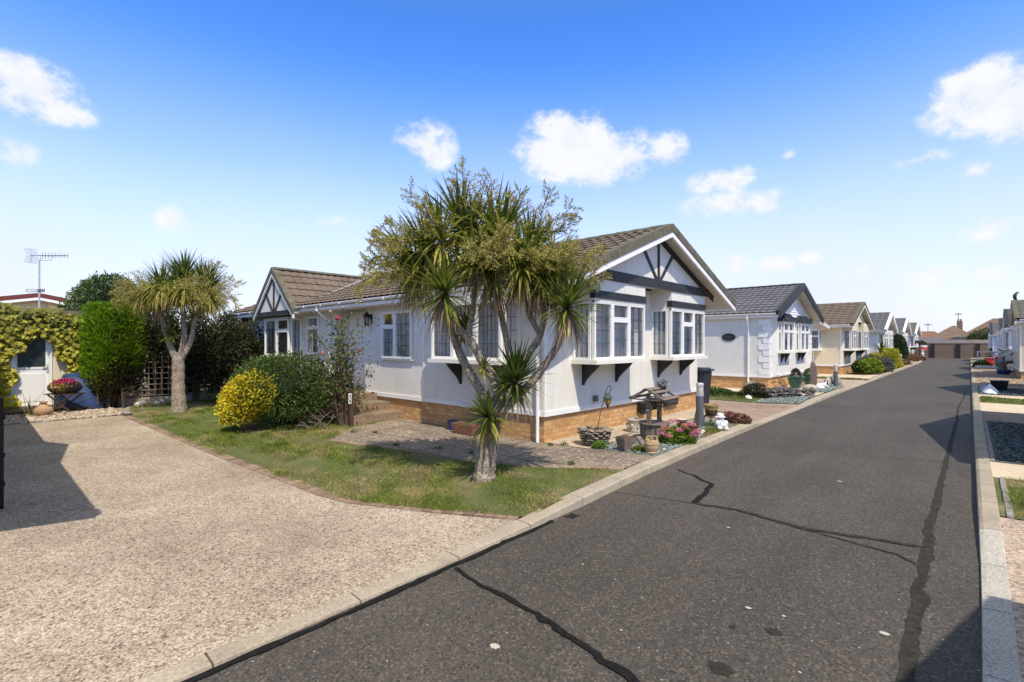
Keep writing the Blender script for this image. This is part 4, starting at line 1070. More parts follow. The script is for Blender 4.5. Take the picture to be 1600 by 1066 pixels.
def bush(name, label, cat, c, r, n, ls, cols, seed, group=None, z0=.0, wd=.55, core=(.02, .03, .012), stems=True, thr=.5, up=.25, depth=.45, amp=.35, tips=None, shape=2.0, loc=None, stemname='stem', w=None, box=False):
    q = np.random.default_rng(seed); loc = loc or (c[0], c[1], z0)
    t = thing(name, label, cat, loc, group)
    U = nrm(q.normal(size=(int(n*1.35), 3))); U = U[U[:, 2] > -.75][:n]; N = len(U)
    if shape > 2: U2 = U/np.maximum(1e-6, (np.abs(U)**shape).sum(1, keepdims=True)**(1/shape))
    else: U2 = U
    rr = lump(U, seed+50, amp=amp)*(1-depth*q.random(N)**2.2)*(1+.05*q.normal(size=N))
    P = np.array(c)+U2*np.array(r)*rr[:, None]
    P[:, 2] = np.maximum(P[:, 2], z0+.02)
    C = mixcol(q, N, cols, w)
    # clumps: lighter and darker patches of growth, inner leaves darkened
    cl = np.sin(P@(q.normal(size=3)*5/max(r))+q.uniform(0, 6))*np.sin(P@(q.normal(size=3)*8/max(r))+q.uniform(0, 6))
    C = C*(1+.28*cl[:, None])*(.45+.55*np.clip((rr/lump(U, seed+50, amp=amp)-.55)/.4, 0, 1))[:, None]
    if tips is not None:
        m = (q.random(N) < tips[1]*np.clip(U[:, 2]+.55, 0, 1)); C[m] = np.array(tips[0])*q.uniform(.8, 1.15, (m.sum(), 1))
    D = U+q.normal(size=(N, 3))*.7+np.array([0, 0, up])
    V, F, CC = leaves(P, D, ls, ls*wd, C, q)
    # solid dark core added to block the view through the crown
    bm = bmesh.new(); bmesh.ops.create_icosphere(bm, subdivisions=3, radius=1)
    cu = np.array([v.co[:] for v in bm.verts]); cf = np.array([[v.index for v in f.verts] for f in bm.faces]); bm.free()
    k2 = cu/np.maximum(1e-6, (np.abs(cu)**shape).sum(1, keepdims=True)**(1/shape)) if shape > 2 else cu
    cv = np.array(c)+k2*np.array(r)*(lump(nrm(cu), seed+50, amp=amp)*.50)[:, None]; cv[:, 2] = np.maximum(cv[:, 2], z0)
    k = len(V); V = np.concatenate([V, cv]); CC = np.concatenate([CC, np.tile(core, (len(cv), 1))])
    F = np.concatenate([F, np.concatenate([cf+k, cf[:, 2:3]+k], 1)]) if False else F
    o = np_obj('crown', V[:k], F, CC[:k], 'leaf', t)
    np_obj('dark_core', cv, cf, np.tile(core, (len(cv), 1)), 'dry', t)
    if stems:
        mb = MB(); qq = random.Random(seed)
        for i in range(5):
            a = qq.uniform(0, 6.28); b = qq.uniform(.2, .6)
            mb.tube([(c[0]+.1*r[0]*math.cos(a), c[1]+.1*r[1]*math.sin(a), z0-.05), (c[0]+b*.5*r[0]*math.cos(a), c[1]+b*.5*r[1]*math.sin(a), (z0+c[2])/2), (c[0]+b*r[0]*math.cos(a), c[1]+b*r[1]*math.sin(a), c[2])], [.03*max(r)+.008, .022*max(r)+.006, .008], 6)
        mb.build(stemname, 'bark_dark', t, smooth=True)
    return t

def strap(V, F, C, p, d, L, w, droop, cols, q, seg=6, fold=.25, tipdry=0):
    """one sword-shaped leaf, folded along its midrib"""
    d = d/np.linalg.norm(d); p = np.array(p, float); k = len(V); side = np.cross(d, (0, 0, 1)); 
    if np.linalg.norm(side) < .05: side = np.array([1., 0, 0])
    side /= np.linalg.norm(side); c0 = np.array(cols[0])*(1-(t := q.random()))+np.array(cols[1])*t
    for i in range(seg+1):
        s = i/seg; ww = w*(.55+.9*s if s < .4 else 1.0*(1-s)/.6*.91)*.5; ww = max(ww, .001)
        up = np.cross(side, d); up /= np.linalg.norm(up)
        V.append(p-side*ww+up*ww*fold); V.append(p+side*ww+up*ww*fold); V.append(p.copy())
        cc = c0*(1-.0*s) if s < 1-tipdry else np.array([.28, .2, .09])
        C += [cc, cc, cc*.88]
        if i < seg:
            for a, b in ((0, 2), (2, 1)):
                F.append((k+3*i+a, k+3*i+b, k+3*i+3+b, k+3*i+3+a))
        d = d+np.array([0, 0, -droop/seg*(.35+1.3*s)]); d /= np.linalg.norm(d); p = p+d*L/seg
    return
def rosette(V, F, C, base, axis, n, L, w, cols, q, spread=(10, 115), droop=(.1, 1.0), back=None):
    axis = np.array(axis, float); axis /= np.linalg.norm(axis)
    a = np.cross(axis, (0.3, .9, .1)); a /= np.linalg.norm(a); b = np.cross(axis, a)
    for i in range(n):
        t = (i+.5)/n; ph = i*2.39996+q.normal(0, .2); th = R(spread[0]+(spread[1]-spread[0])*t**.9+q.normal(0, 6))
        d = axis*math.cos(th)+(a*math.cos(ph)+b*math.sin(ph))*math.sin(th)
        dr = droop[0]+(droop[1]-droop[0])*t*q.uniform(.6, 1.3)
        strap(V, F, C, np.array(base)-axis*.10*t, d, L*(.7+.3*math.sin(math.pi*min(1, t+.2)))*q.uniform(.8, 1.1), w*q.uniform(.8, 1.15), dr, cols[min(len(cols)-1, int(t*len(cols)))], q, tipdry=.16 if q.random() < .35 else 0)
def skirt(V, F, C, base, n, L, q, spread=.10):
    for i in range(n):
        a = q.uniform(0, 6.28); d = np.array([math.cos(a)*.55, math.sin(a)*.55, -.5])
        strap(V, F, C, np.array(base)+q.normal(0, .03, 3), d, L*q.uniform(.55, 1.15), .022, 1.8, [(.42, .31, .20), (.25, .17, .11)], q, seg=5, fold=.5)
def panicle(V, F, C, base, d, L, q, cols, nb=13, tw=11, droop=.5, bs=.008):
    """branched flower / berry spray"""
    d = np.array(d, float); d /= np.linalg.norm(d); p = np.array(base, float); segs = 9; pts = []
    for i in range(segs+1):
        pts.append((p.copy(), d.copy())); d = d+np.array([0, 0, -droop/segs*(i/segs)*2]); d /= np.linalg.norm(d); p = p+d*L/segs
    def stick(a, b, w, c):
        s = np.cross(b-a, q.normal(size=3)); s /= max(1e-9, np.linalg.norm(s)); k = len(V)
        V.extend([a-s*w, a+s*w, b+s*w*.5, b-s*w*.5]); C.extend([c]*4); F.append((k, k+1, k+2, k+3))
    c0 = np.array(cols[0]); c1 = np.array(cols[1])
    for i in range(segs): stick(pts[i][0], pts[i+1][0], .007, np.array([.15, .13, .05]))
    for j in range(nb):
        t = .18+.8*j/nb; i = int(t*segs); p0 = pts[i][0]+(pts[min(segs, i+1)][0]-pts[i][0])*(t*segs-i); dd = pts[i][1]
        o = q.normal(size=3); o -= dd*o.dot(dd); o /= np.linalg.norm(o)
        bd = dd*.65+o*.8; bd /= np.linalg.norm(bd); BL = L*.42*(1-.55*t)*q.uniform(.8, 1.2)
        stick(p0, p0+bd*BL, .004, np.array([.17, .15, .055]))
        for m in range(tw):
            u = .12+.88*m/tw; p1 = p0+bd*BL*u; o2 = q.normal(size=3); o2 -= bd*o2.dot(bd); o2 /= np.linalg.norm(o2)
            td = bd*.7+o2*.75; TL = BL*.34*(1.15-u*.6)*q.uniform(.7, 1.2); cc = c0*(1-(r_ := q.random()))+c1*r_
            e = p1+td*TL; stick(p1, e, .0034, cc*.85)
            for b in range(4):
                f = .25+.75*b/4; pc = p1+(e-p1)*f+q.normal(0, .005, 3); z = bs*q.uniform(.6, 1.3)
                s = nrm(q.normal(size=3)); r2 = nrm(np.cross(s, q.normal(size=3))); k = len(V)
                V.extend([pc-s*z, pc+r2*z, pc+s*z, pc-r2*z]); C.extend([cc*q.uniform(.7, 1.25)]*4); F.append((k, k+1, k+2, k+3))

def catmull(pts, k=4):
    pts = [np.array(p, float) for p in pts]; out = []
    e = [2*pts[0]-pts[1]]+pts+[2*pts[-1]-pts[-2]]
    for i in range(1, len(e)-2):
        for j in range(k):
            t = j/k; a, b, c, d = e[i-1:i+3]
            out.append(.5*((2*b)+(c-a)*t+(2*a-5*b+4*c-d)*t*t+(3*b-a-3*c+d)*t**3))
    return out+[pts[-1]]
def cabbage_palm(name, label, base, sc, origin_px, limbs, heads, sprays, seed, group, dens=1.9, berry=(.0072, 17, 15)):
    """base: point on the ground; the sketch coordinates below are centimetre-like units measured broadside, sc metres each, plus depth in metres"""
    q = np.random.default_rng(seed); t = thing(name, label, 'palm tree', base, group)
    W = lambda a, b, dy=0: np.array(base)+np.array(RV)*((a-origin_px[0])*sc)+np.array(FV)*dy+np.array([0, 0, (origin_px[1]-b)*sc])
    for i, (pts, rad) in enumerate(limbs):
        cp = catmull([(*W(p[0], p[1], p[2] if len(p) > 2 else 0), r_) for p, r_ in zip(pts, rad)], 5)
        mb = MB(); wob = [Vector(c[:3]) for c in cp]
        mb.tube(wob, [c[3]*(.78 if i else .92)*(1+.06*math.sin(i*3.1+k*1.9)) for k, c in enumerate(cp)], 14)
        mb.build('trunk' if i == 0 else 'branch', 'bark', t, smooth=True)
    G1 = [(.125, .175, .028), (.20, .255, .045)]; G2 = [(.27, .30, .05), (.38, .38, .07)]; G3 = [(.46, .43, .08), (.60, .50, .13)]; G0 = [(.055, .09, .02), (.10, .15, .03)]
    GM = [(.36, .33, .06), (.50, .43, .12)]
    for (hx, hy, dy, L, ax, n, kind, sk) in heads:
        V, F, C = [], [], []; b = W(hx, hy, dy); A = np.array(RV)*ax[0]+np.array(FV)*ax[2]+np.array([0, 0, ax[1]])
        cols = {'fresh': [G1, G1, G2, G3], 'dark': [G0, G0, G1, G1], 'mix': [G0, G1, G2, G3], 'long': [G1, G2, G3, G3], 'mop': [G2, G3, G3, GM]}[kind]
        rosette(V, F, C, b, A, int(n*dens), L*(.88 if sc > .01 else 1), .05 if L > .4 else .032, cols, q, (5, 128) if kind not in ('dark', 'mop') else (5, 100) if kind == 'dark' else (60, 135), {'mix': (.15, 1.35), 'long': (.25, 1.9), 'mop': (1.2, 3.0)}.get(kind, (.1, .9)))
        h = np_obj('leaf_head', V, F, C, 'blade', t)
        if sk:
            V, F, C = [], [], []; skirt(V, F, C, b-np.array([0, 0, .12]), sk, L*.85, q)
            np_obj('dead_leaf_skirt', V, F, C, 'dry', h)
    for (hx, hy, dy, L, ax, dr) in sprays:
        V, F, C = [], [], []; A = np.array(RV)*ax[0]+np.array(FV)*ax[2]+np.array([0, 0, ax[1]])
        panicle(V, F, C, W(hx, hy, dy), A, L, q, [(.31, .29, .06), (.58, .48, .16)], berry[1], berry[2], dr, berry[0])
        np_obj('flower_spray', V, F, C, 'dry', t)
    return t

PX_ = .00832
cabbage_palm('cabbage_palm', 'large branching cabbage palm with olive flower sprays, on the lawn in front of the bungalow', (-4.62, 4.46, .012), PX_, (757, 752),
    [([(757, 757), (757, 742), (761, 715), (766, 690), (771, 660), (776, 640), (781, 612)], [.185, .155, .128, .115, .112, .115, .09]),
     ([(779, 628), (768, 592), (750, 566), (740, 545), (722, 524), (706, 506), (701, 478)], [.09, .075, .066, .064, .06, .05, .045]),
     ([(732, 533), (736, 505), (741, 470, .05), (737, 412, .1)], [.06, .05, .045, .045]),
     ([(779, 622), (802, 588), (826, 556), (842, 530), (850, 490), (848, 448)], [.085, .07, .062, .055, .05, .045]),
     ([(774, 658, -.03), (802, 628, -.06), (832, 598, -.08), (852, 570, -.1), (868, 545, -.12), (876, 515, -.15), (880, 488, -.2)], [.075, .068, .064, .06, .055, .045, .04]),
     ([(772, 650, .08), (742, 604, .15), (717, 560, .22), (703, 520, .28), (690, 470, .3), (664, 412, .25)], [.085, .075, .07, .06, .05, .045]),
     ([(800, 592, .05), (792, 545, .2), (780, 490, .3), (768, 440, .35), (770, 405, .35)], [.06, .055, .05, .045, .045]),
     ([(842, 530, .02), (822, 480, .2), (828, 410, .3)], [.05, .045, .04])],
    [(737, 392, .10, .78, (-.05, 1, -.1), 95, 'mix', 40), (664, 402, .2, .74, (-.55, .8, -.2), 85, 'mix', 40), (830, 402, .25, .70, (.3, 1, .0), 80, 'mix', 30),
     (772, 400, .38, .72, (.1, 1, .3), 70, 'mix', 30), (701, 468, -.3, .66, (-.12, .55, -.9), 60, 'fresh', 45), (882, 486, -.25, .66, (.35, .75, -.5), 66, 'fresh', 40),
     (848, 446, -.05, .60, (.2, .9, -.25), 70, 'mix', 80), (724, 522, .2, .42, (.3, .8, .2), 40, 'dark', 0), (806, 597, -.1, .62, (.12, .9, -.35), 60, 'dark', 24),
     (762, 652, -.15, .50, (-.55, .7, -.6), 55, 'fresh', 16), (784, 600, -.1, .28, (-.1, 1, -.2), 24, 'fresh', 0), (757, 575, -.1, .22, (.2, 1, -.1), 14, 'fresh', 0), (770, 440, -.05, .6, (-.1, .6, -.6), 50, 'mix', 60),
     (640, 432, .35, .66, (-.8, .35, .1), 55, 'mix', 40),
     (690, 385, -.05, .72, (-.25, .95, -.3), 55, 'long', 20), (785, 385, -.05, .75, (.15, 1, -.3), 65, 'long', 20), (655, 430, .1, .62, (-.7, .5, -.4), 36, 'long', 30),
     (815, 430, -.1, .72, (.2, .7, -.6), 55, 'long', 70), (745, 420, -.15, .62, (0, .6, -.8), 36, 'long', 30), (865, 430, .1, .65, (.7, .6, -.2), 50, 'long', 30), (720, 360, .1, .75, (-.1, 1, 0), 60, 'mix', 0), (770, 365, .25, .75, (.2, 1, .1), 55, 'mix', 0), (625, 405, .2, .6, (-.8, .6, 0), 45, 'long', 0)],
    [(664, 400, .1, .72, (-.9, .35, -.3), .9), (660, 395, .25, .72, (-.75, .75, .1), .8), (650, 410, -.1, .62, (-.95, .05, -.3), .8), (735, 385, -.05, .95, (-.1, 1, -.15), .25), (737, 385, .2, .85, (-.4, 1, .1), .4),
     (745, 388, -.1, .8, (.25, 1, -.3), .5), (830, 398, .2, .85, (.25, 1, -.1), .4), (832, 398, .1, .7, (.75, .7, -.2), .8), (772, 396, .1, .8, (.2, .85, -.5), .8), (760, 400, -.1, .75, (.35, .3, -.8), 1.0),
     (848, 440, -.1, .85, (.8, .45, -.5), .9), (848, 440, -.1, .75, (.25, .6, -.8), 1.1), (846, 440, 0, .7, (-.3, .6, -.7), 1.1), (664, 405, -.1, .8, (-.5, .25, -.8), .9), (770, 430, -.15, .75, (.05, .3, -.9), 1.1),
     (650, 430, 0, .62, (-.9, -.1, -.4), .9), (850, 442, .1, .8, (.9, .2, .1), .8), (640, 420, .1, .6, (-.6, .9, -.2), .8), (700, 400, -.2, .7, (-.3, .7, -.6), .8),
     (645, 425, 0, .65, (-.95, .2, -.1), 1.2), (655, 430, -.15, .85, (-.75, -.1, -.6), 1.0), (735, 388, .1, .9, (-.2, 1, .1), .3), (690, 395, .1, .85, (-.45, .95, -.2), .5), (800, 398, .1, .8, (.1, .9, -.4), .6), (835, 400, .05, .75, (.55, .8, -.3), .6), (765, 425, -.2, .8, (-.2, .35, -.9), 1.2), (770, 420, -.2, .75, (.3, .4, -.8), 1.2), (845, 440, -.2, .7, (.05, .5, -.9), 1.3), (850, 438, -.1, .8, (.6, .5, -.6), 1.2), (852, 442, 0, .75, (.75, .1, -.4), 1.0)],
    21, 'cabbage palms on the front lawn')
P2S = .01637
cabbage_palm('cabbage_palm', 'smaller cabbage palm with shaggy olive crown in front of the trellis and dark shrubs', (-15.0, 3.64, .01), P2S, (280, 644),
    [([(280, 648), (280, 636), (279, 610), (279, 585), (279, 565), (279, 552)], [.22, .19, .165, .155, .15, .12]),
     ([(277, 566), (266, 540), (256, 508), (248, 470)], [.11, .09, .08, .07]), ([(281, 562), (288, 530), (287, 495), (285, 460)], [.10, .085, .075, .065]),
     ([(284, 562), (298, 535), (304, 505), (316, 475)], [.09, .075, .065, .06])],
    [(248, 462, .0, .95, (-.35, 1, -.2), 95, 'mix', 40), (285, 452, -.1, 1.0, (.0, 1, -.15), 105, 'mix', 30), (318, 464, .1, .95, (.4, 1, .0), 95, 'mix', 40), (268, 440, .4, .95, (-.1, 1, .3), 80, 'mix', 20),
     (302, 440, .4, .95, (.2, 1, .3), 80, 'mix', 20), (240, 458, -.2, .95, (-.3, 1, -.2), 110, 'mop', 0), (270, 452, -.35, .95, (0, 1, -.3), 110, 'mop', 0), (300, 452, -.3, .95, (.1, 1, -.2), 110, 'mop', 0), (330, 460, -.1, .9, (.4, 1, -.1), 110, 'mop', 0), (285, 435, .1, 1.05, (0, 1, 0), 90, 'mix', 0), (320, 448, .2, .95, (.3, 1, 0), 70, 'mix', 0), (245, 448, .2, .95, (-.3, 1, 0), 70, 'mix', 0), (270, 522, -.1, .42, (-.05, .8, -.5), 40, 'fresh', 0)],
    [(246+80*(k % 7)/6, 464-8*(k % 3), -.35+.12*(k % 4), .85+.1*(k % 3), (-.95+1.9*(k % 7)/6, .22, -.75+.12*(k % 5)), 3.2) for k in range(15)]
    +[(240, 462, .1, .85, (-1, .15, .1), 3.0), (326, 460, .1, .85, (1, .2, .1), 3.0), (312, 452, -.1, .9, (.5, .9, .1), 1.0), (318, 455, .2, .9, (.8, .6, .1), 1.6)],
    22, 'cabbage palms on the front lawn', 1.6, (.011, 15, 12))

# clipped round golden shrub and the green shrub behind it
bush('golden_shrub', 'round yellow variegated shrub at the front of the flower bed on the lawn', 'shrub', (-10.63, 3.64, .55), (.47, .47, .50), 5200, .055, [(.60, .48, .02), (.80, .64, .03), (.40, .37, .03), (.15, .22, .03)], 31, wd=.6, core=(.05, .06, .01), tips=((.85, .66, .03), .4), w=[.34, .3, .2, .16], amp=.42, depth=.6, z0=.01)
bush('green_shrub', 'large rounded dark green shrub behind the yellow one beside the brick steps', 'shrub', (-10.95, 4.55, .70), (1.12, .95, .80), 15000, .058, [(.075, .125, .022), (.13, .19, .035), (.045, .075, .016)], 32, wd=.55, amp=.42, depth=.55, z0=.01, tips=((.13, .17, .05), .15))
# twiggy dead stems at the foot of the green shrub
mb = MB(); q = random.Random(8)
for i in range(26):
    a = Vector((-9.95+q.uniform(-.35, .35), 4.75+q.uniform(-.3, .4), q.uniform(.02, .25))); d = Vector((q.uniform(-1, 1), q.uniform(-1, .6), q.uniform(-.1, .6))).normalized()
    b = a+d*q.uniform(.2, .5); mb.tube([a, a.lerp(b, .5)+Vector((0, 0, q.uniform(-.03, .06))), b], [.009, .007, .004], 5)
tag(mb.build('dead_branches', 'timber_grey', at=(-9.95, 4.75, .01)), 'tangle of bare dead branches at the foot of the green shrub', 'branches')

# rose
t = thing('rose_bush', 'tall leggy rose bush with pink blooms beside the brick steps', 'rose bush', (-9.92, 5.42, .01)); q = np.random.default_rng(41); qq = random.Random(41)
mb = MB(); LP, LD = [], []; fl = []
for i in range(21):
    a = qq.uniform(0, 6.28); sp_ = qq.uniform(.05, .75); h = qq.uniform(.9, 2.45)*(1-.25*sp_)
    p0 = Vector((-9.92+.1*math.cos(a), 5.42+.1*math.sin(a), 0)); p1 = p0+Vector((sp_*.4*math.cos(a), sp_*.4*math.sin(a), h*.5)); p2 = p0+RV*(math.cos(a)*sp_*1.25)+FV*(math.sin(a)*sp_*.6)+Vector((0, 0, h))
    cp = catmull([p0, p1, p2], 4); mb.tube([Vector(c) for c in cp], [.016-.0014*k for k in range(len(cp))], 6)
    for k in range(3, len(cp)):
        for m in range(13):
            b = np.array(cp[k])+q.normal(0, .11, 3); LP.append(b); LD.append(q.normal(size=3)+(0, 0, -.3))
    for m in range(3):
        s = Vector(cp[qq.randint(4, len(cp)-1)]); e = s+Vector((qq.uniform(-.3, .3), qq.uniform(-.3, .3), qq.uniform(.0, .25))); mb.tube([s, e], [.006, .003], 5)
        for k in range(6): LP.append(np.array(s.lerp(e, .4+.1*k))+q.normal(0, .04, 3)); LD.append(q.normal(size=3))
mb.build('stem', 'bark_dark', t, smooth=True)
LP = np.array(LP); C = mixcol(q, len(LP), [(.09, .14, .03), (.15, .20, .05), (.26, .21, .08), (.05, .08, .02)]); V, F, CC = leaves(LP, np.array(LD), .07, .048, C, q); np_obj('foliage', V, F, CC, 'leaf', t)
for (dx, z, cc, r_) in ((-.05, 2.28, (.70, .10, .17), .065), (-.36, 1.55, (.62, .26, .20), .06), (.42, 1.62, (.40, .20, .12), .05), (-.2, 2.42, (.70, .50, .40), .04), (-.55, 2.1, (.6, .5, .4), .035), (.05, 2.5, (.75, .6, .5), .04)):
    V, F, C = [], [], []; pc = Vector((-9.92, 5.42, z))+RV*dx-FV*.25
    sb = MB(); sb.tube([Vector(c) for c in catmull([Vector((-9.92, 5.42, .5)), Vector((-9.92, 5.42, z*.6))+RV*dx*.35-FV*.1, pc])], .006, 5); sb.build('stem', 'bark_dark', t)
    for k in range(40):
        d = nrm(q.normal(size=3)); p = np.array(pc)+d*r_*.55; s = nrm(np.cross(d, q.normal(size=3))); u2 = np.cross(s, d); j = len(V); z_ = r_*.55
        V += [p-s*z_-u2*z_*.3, p+s*z_*.5-u2*z_, p+s*z_+u2*z_*.4, p-s*z_*.4+u2*z_]; F.append((j, j+1, j+2, j+3)); C += [np.array(cc)*q.uniform(.6, 1.2)]*4
    np_obj('rose_bloom', V, F, C, 'petal', t)

# conifer hedge: feathery sprays, painted shade low down and to one side, bare and brown low on its shaded side
def conifer(label, c, half, z0, z1, n, seed):
    q = np.random.default_rng(seed); t = thing('conifer_hedge', label, 'hedge', (c[0], c[1], 0))
    U = nrm(q.normal(size=(n, 3))); S = U/((np.abs(U)**9).sum(1, keepdims=True)**(1/9)); S *= (1-.28*q.random((n, 1))**2)*lump(U, seed, amp=.10)[:, None]
    h = (S[:, 2]*.5+.5); k = 1.0-.0*h
    undercut = np.clip((.42-h)/.42, 0, 1)
    a = S[:, 0]*half[0]*k; b = S[:, 1]*half[1]*k; a = np.where(a > 0, a*(1-.35*undercut), a*(1-.05*undercut))
    P = np.array(c)+np.outer(a, np.array(RV))+np.outer(b, np.array(FV)); P[:, 2] = z0+(z1-z0)*h
    C = mixcol(q, n, [(.24, .40, .015), (.34, .50, .03), (.12, .23, .015)])
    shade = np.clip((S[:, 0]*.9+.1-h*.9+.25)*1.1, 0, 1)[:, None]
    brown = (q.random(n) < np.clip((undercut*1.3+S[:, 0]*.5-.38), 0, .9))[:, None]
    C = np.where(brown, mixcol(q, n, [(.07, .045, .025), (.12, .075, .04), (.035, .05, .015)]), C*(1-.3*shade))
    D = np.outer(S[:, 0]*.5+.35, np.array(RV))+np.outer(S[:, 1]*.6-.2, np.array(FV))+np.array([0, 0, .55])+q.normal(size=(n, 3))*.28
    V, F, CC = leaves(P, D, .17, .032, C, q); np_obj('crown', V, F, CC, 'leaf', t)
    bm = bmesh.new(); bmesh.ops.create_icosphere(bm, subdivisions=3, radius=1); cu = np.array([v.co[:] for v in bm.verts]); cf = np.array([[v.index for v in f.verts] for f in bm.faces]); bm.free()
    cs = cu/((np.abs(cu)**5).sum(1, keepdims=True)**.2)*.72; hh = cs[:, 2]*.5+.5; un = np.clip((.42-hh)/.42, 0, 1)
    cv = np.array(c)+np.outer(np.where(cs[:, 0] > 0, cs[:, 0]*half[0]*(1-.35*un), cs[:, 0]*half[0]), np.array(RV))+np.outer(cs[:, 1]*half[1], np.array(FV)); cv[:, 2] = z0+(z1-z0)*hh
    np_obj('dark_core', cv, cf, np.tile((.03, .03, .012), (len(cv), 1)), 'dry', t)  # solid dark core, added so the sprays cannot be seen through
    mb = MB(); qq = random.Random(seed)
    for k in range(9):
        p = Vector((c[0], c[1], 0))+RV*qq.uniform(-.3, .7)+FV*qq.uniform(-.5, .2); mb.tube([p, p+Vector((qq.uniform(-.1, .1), qq.uniform(-.1, .1), z0+.5))], [.03, .015], 6)
        for m in range(10):
            s = p+Vector((0, 0, qq.uniform(.1, z0+.4))); mb.tube([s, s+Vector((qq.uniform(-.4, .4), qq.uniform(-.4, .4), qq.uniform(-.1, .25)))], [.007, .003], 4)
    mb.build('trunk', 'bark_dark', t)
conifer('bright green clipped conifer with bare brown underside beside the ivy covered outbuilding', (-17.55, 2.72, 0), (.55, .6), .42, 2.84, 17000, 51)
bush('round_tree', 'rounded dark green tree showing above the bright conifer', 'tree', (-21.5, 3.2, 2.95), (1.12, 1.12, 1.15), 9500, .10, [(.06, .11, .03), (.11, .16, .05), (.04, .07, .02)], 52, z0=0, amp=.25, tips=((.12, .16, .06), .2), stemname='trunk')
# dark shrubbery against the trellis
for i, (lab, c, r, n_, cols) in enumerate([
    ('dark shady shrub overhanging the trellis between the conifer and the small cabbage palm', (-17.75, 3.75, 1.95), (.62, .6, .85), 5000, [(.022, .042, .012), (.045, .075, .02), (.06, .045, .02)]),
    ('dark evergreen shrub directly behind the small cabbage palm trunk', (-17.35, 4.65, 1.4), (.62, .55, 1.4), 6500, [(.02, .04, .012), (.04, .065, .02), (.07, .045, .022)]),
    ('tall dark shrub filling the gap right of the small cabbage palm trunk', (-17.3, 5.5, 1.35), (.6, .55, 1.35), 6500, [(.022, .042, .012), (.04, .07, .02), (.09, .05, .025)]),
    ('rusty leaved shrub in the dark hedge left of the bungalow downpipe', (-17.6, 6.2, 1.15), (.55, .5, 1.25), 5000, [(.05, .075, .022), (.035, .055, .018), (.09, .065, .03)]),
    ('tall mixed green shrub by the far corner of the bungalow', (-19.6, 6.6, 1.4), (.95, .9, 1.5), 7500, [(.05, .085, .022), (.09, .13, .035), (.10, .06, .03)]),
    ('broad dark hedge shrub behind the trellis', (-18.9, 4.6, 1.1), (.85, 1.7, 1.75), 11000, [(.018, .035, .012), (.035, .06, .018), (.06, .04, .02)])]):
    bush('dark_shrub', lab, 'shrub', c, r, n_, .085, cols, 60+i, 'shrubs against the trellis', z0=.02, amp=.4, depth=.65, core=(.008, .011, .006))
for i, (lab, x, y, h, c) in enumerate([('low green clump of strap leaves right of the small cabbage palm', -16.4, 4.9, .55, [(.04, .08, .02), (.06, .11, .03)]), ('pale leafy clump at the foot of the trellis', -16.6, 3.4, .22, [(.25, .27, .10), (.35, .34, .16)])]):
    V, F, C = [], [], []; q = np.random.default_rng(70+i)
    for k in range(60): strap(V, F, C, (x+q.normal(0, .25), y+q.normal(0, .25), .01), np.array([q.normal(0, .5), q.normal(0, .5), 1]), h*q.uniform(.6, 1.2), .025, .9, c, q, 4)
    tag(np_obj('leafy_clump', V, F, C, 'blade', at=(x, y, .01)), lab, 'plant')

# trellis fence
t = thing('trellis_fence', 'faded square lattice trellis fence on a low concrete board behind the small cabbage palm', 'fence', (-17.6, 4.5, 0))
mb = MB()
for k in range(25): mb.box(-17.62, -17.605, 2.55+.16*k, 2.575+.16*k, .2, 1.7)
mb.build('lattice', 'trellis', t); mb = MB()
for k in range(10): mb.box(-17.604, -17.59, 2.5, 6.5, .24+.16*k, .265+.16*k)
mb.build('lattice', 'trellis', t)
for y in (2.5, 4.05, 5.3, 6.5): mb = MB(); mb.box(-17.68, -17.6, y, y+.08, 0, 1.8); mb.build('post', 'timber_brown', t)
mb = MB(); mb.box(-17.63, -17.585, 2.58, 6.5, 0, .2); mb.build('gravel_board', 'slab', t)

# ivy covered outbuilding with white half glazed door
t = thing('outbuilding', 'cream outbuilding wall with white half glazed door, almost hidden by ivy', 'outbuilding', (-18.55, .4, 0))
mb = MB(); mb.box(-22, -18.55, -4.0, .72, 0, 2.55); mb.box(-22, -18.55, 1.53, 2.75, 0, 2.55); mb.box(-22, -18.55, .721, 1.529, 2.1, 2.55); mb.build('wall', 'stucco_cream', t)
mb = MB(); mb.box(-22.1, -18.45, -4.1, 2.85, 2.552, 2.66); mb.build('roof', 'verge', t)
mb = MB(); mb.box(-18.62, -18.52, .722, .78, .1, 2.08); mb.box(-18.62, -18.52, 1.47, 1.528, .1, 2.08); mb.box(-18.62, -18.52, .781, 1.469, 2.02, 2.08); mb.box(-18.62, -18.5, .722, 1.528, .02, .099)
dr = mb.build('door', 'upvc', t)
mb = MB(); mb.box(-18.61, -18.56, .785, 1.465, .11, 1.06); mb.box(-18.56, -18.548, .88, 1.37, .2, .95); mb.build('door_panel', 'upvc', dr)
mb = MB(); mb.box(-18.61, -18.55, .785, .85, 1.062, 2.015); mb.box(-18.61, -18.55, 1.40, 1.465, 1.062, 2.015); mb.box(-18.61, -18.55, .851, 1.399, 1.062, 1.12); mb.box(-18.61, -18.55, .851, 1.399, 1.955, 2.015); mb.build('window_frame', 'upvc', dr)
mb = MB(); mb.box(-18.60, -18.585, .851, 1.399, 1.121, 1.954); mb.build('pane', 'car_glass', dr)
mb = MB(); mb.box(-18.55, -18.535, 1.42, 1.45, .98, 1.2); mb.box(-18.53, -18.515, 1.33, 1.44, 1.1, 1.12); mb.build('handle', 'metal_pale', dr)
q = np.random.default_rng(81); N = 7200
yy = np.where(q.random(N) < .8, q.uniform(.1, 2.45, N), q.uniform(-2.5, .1, N)); zz = q.uniform(.1, 2.92, N)
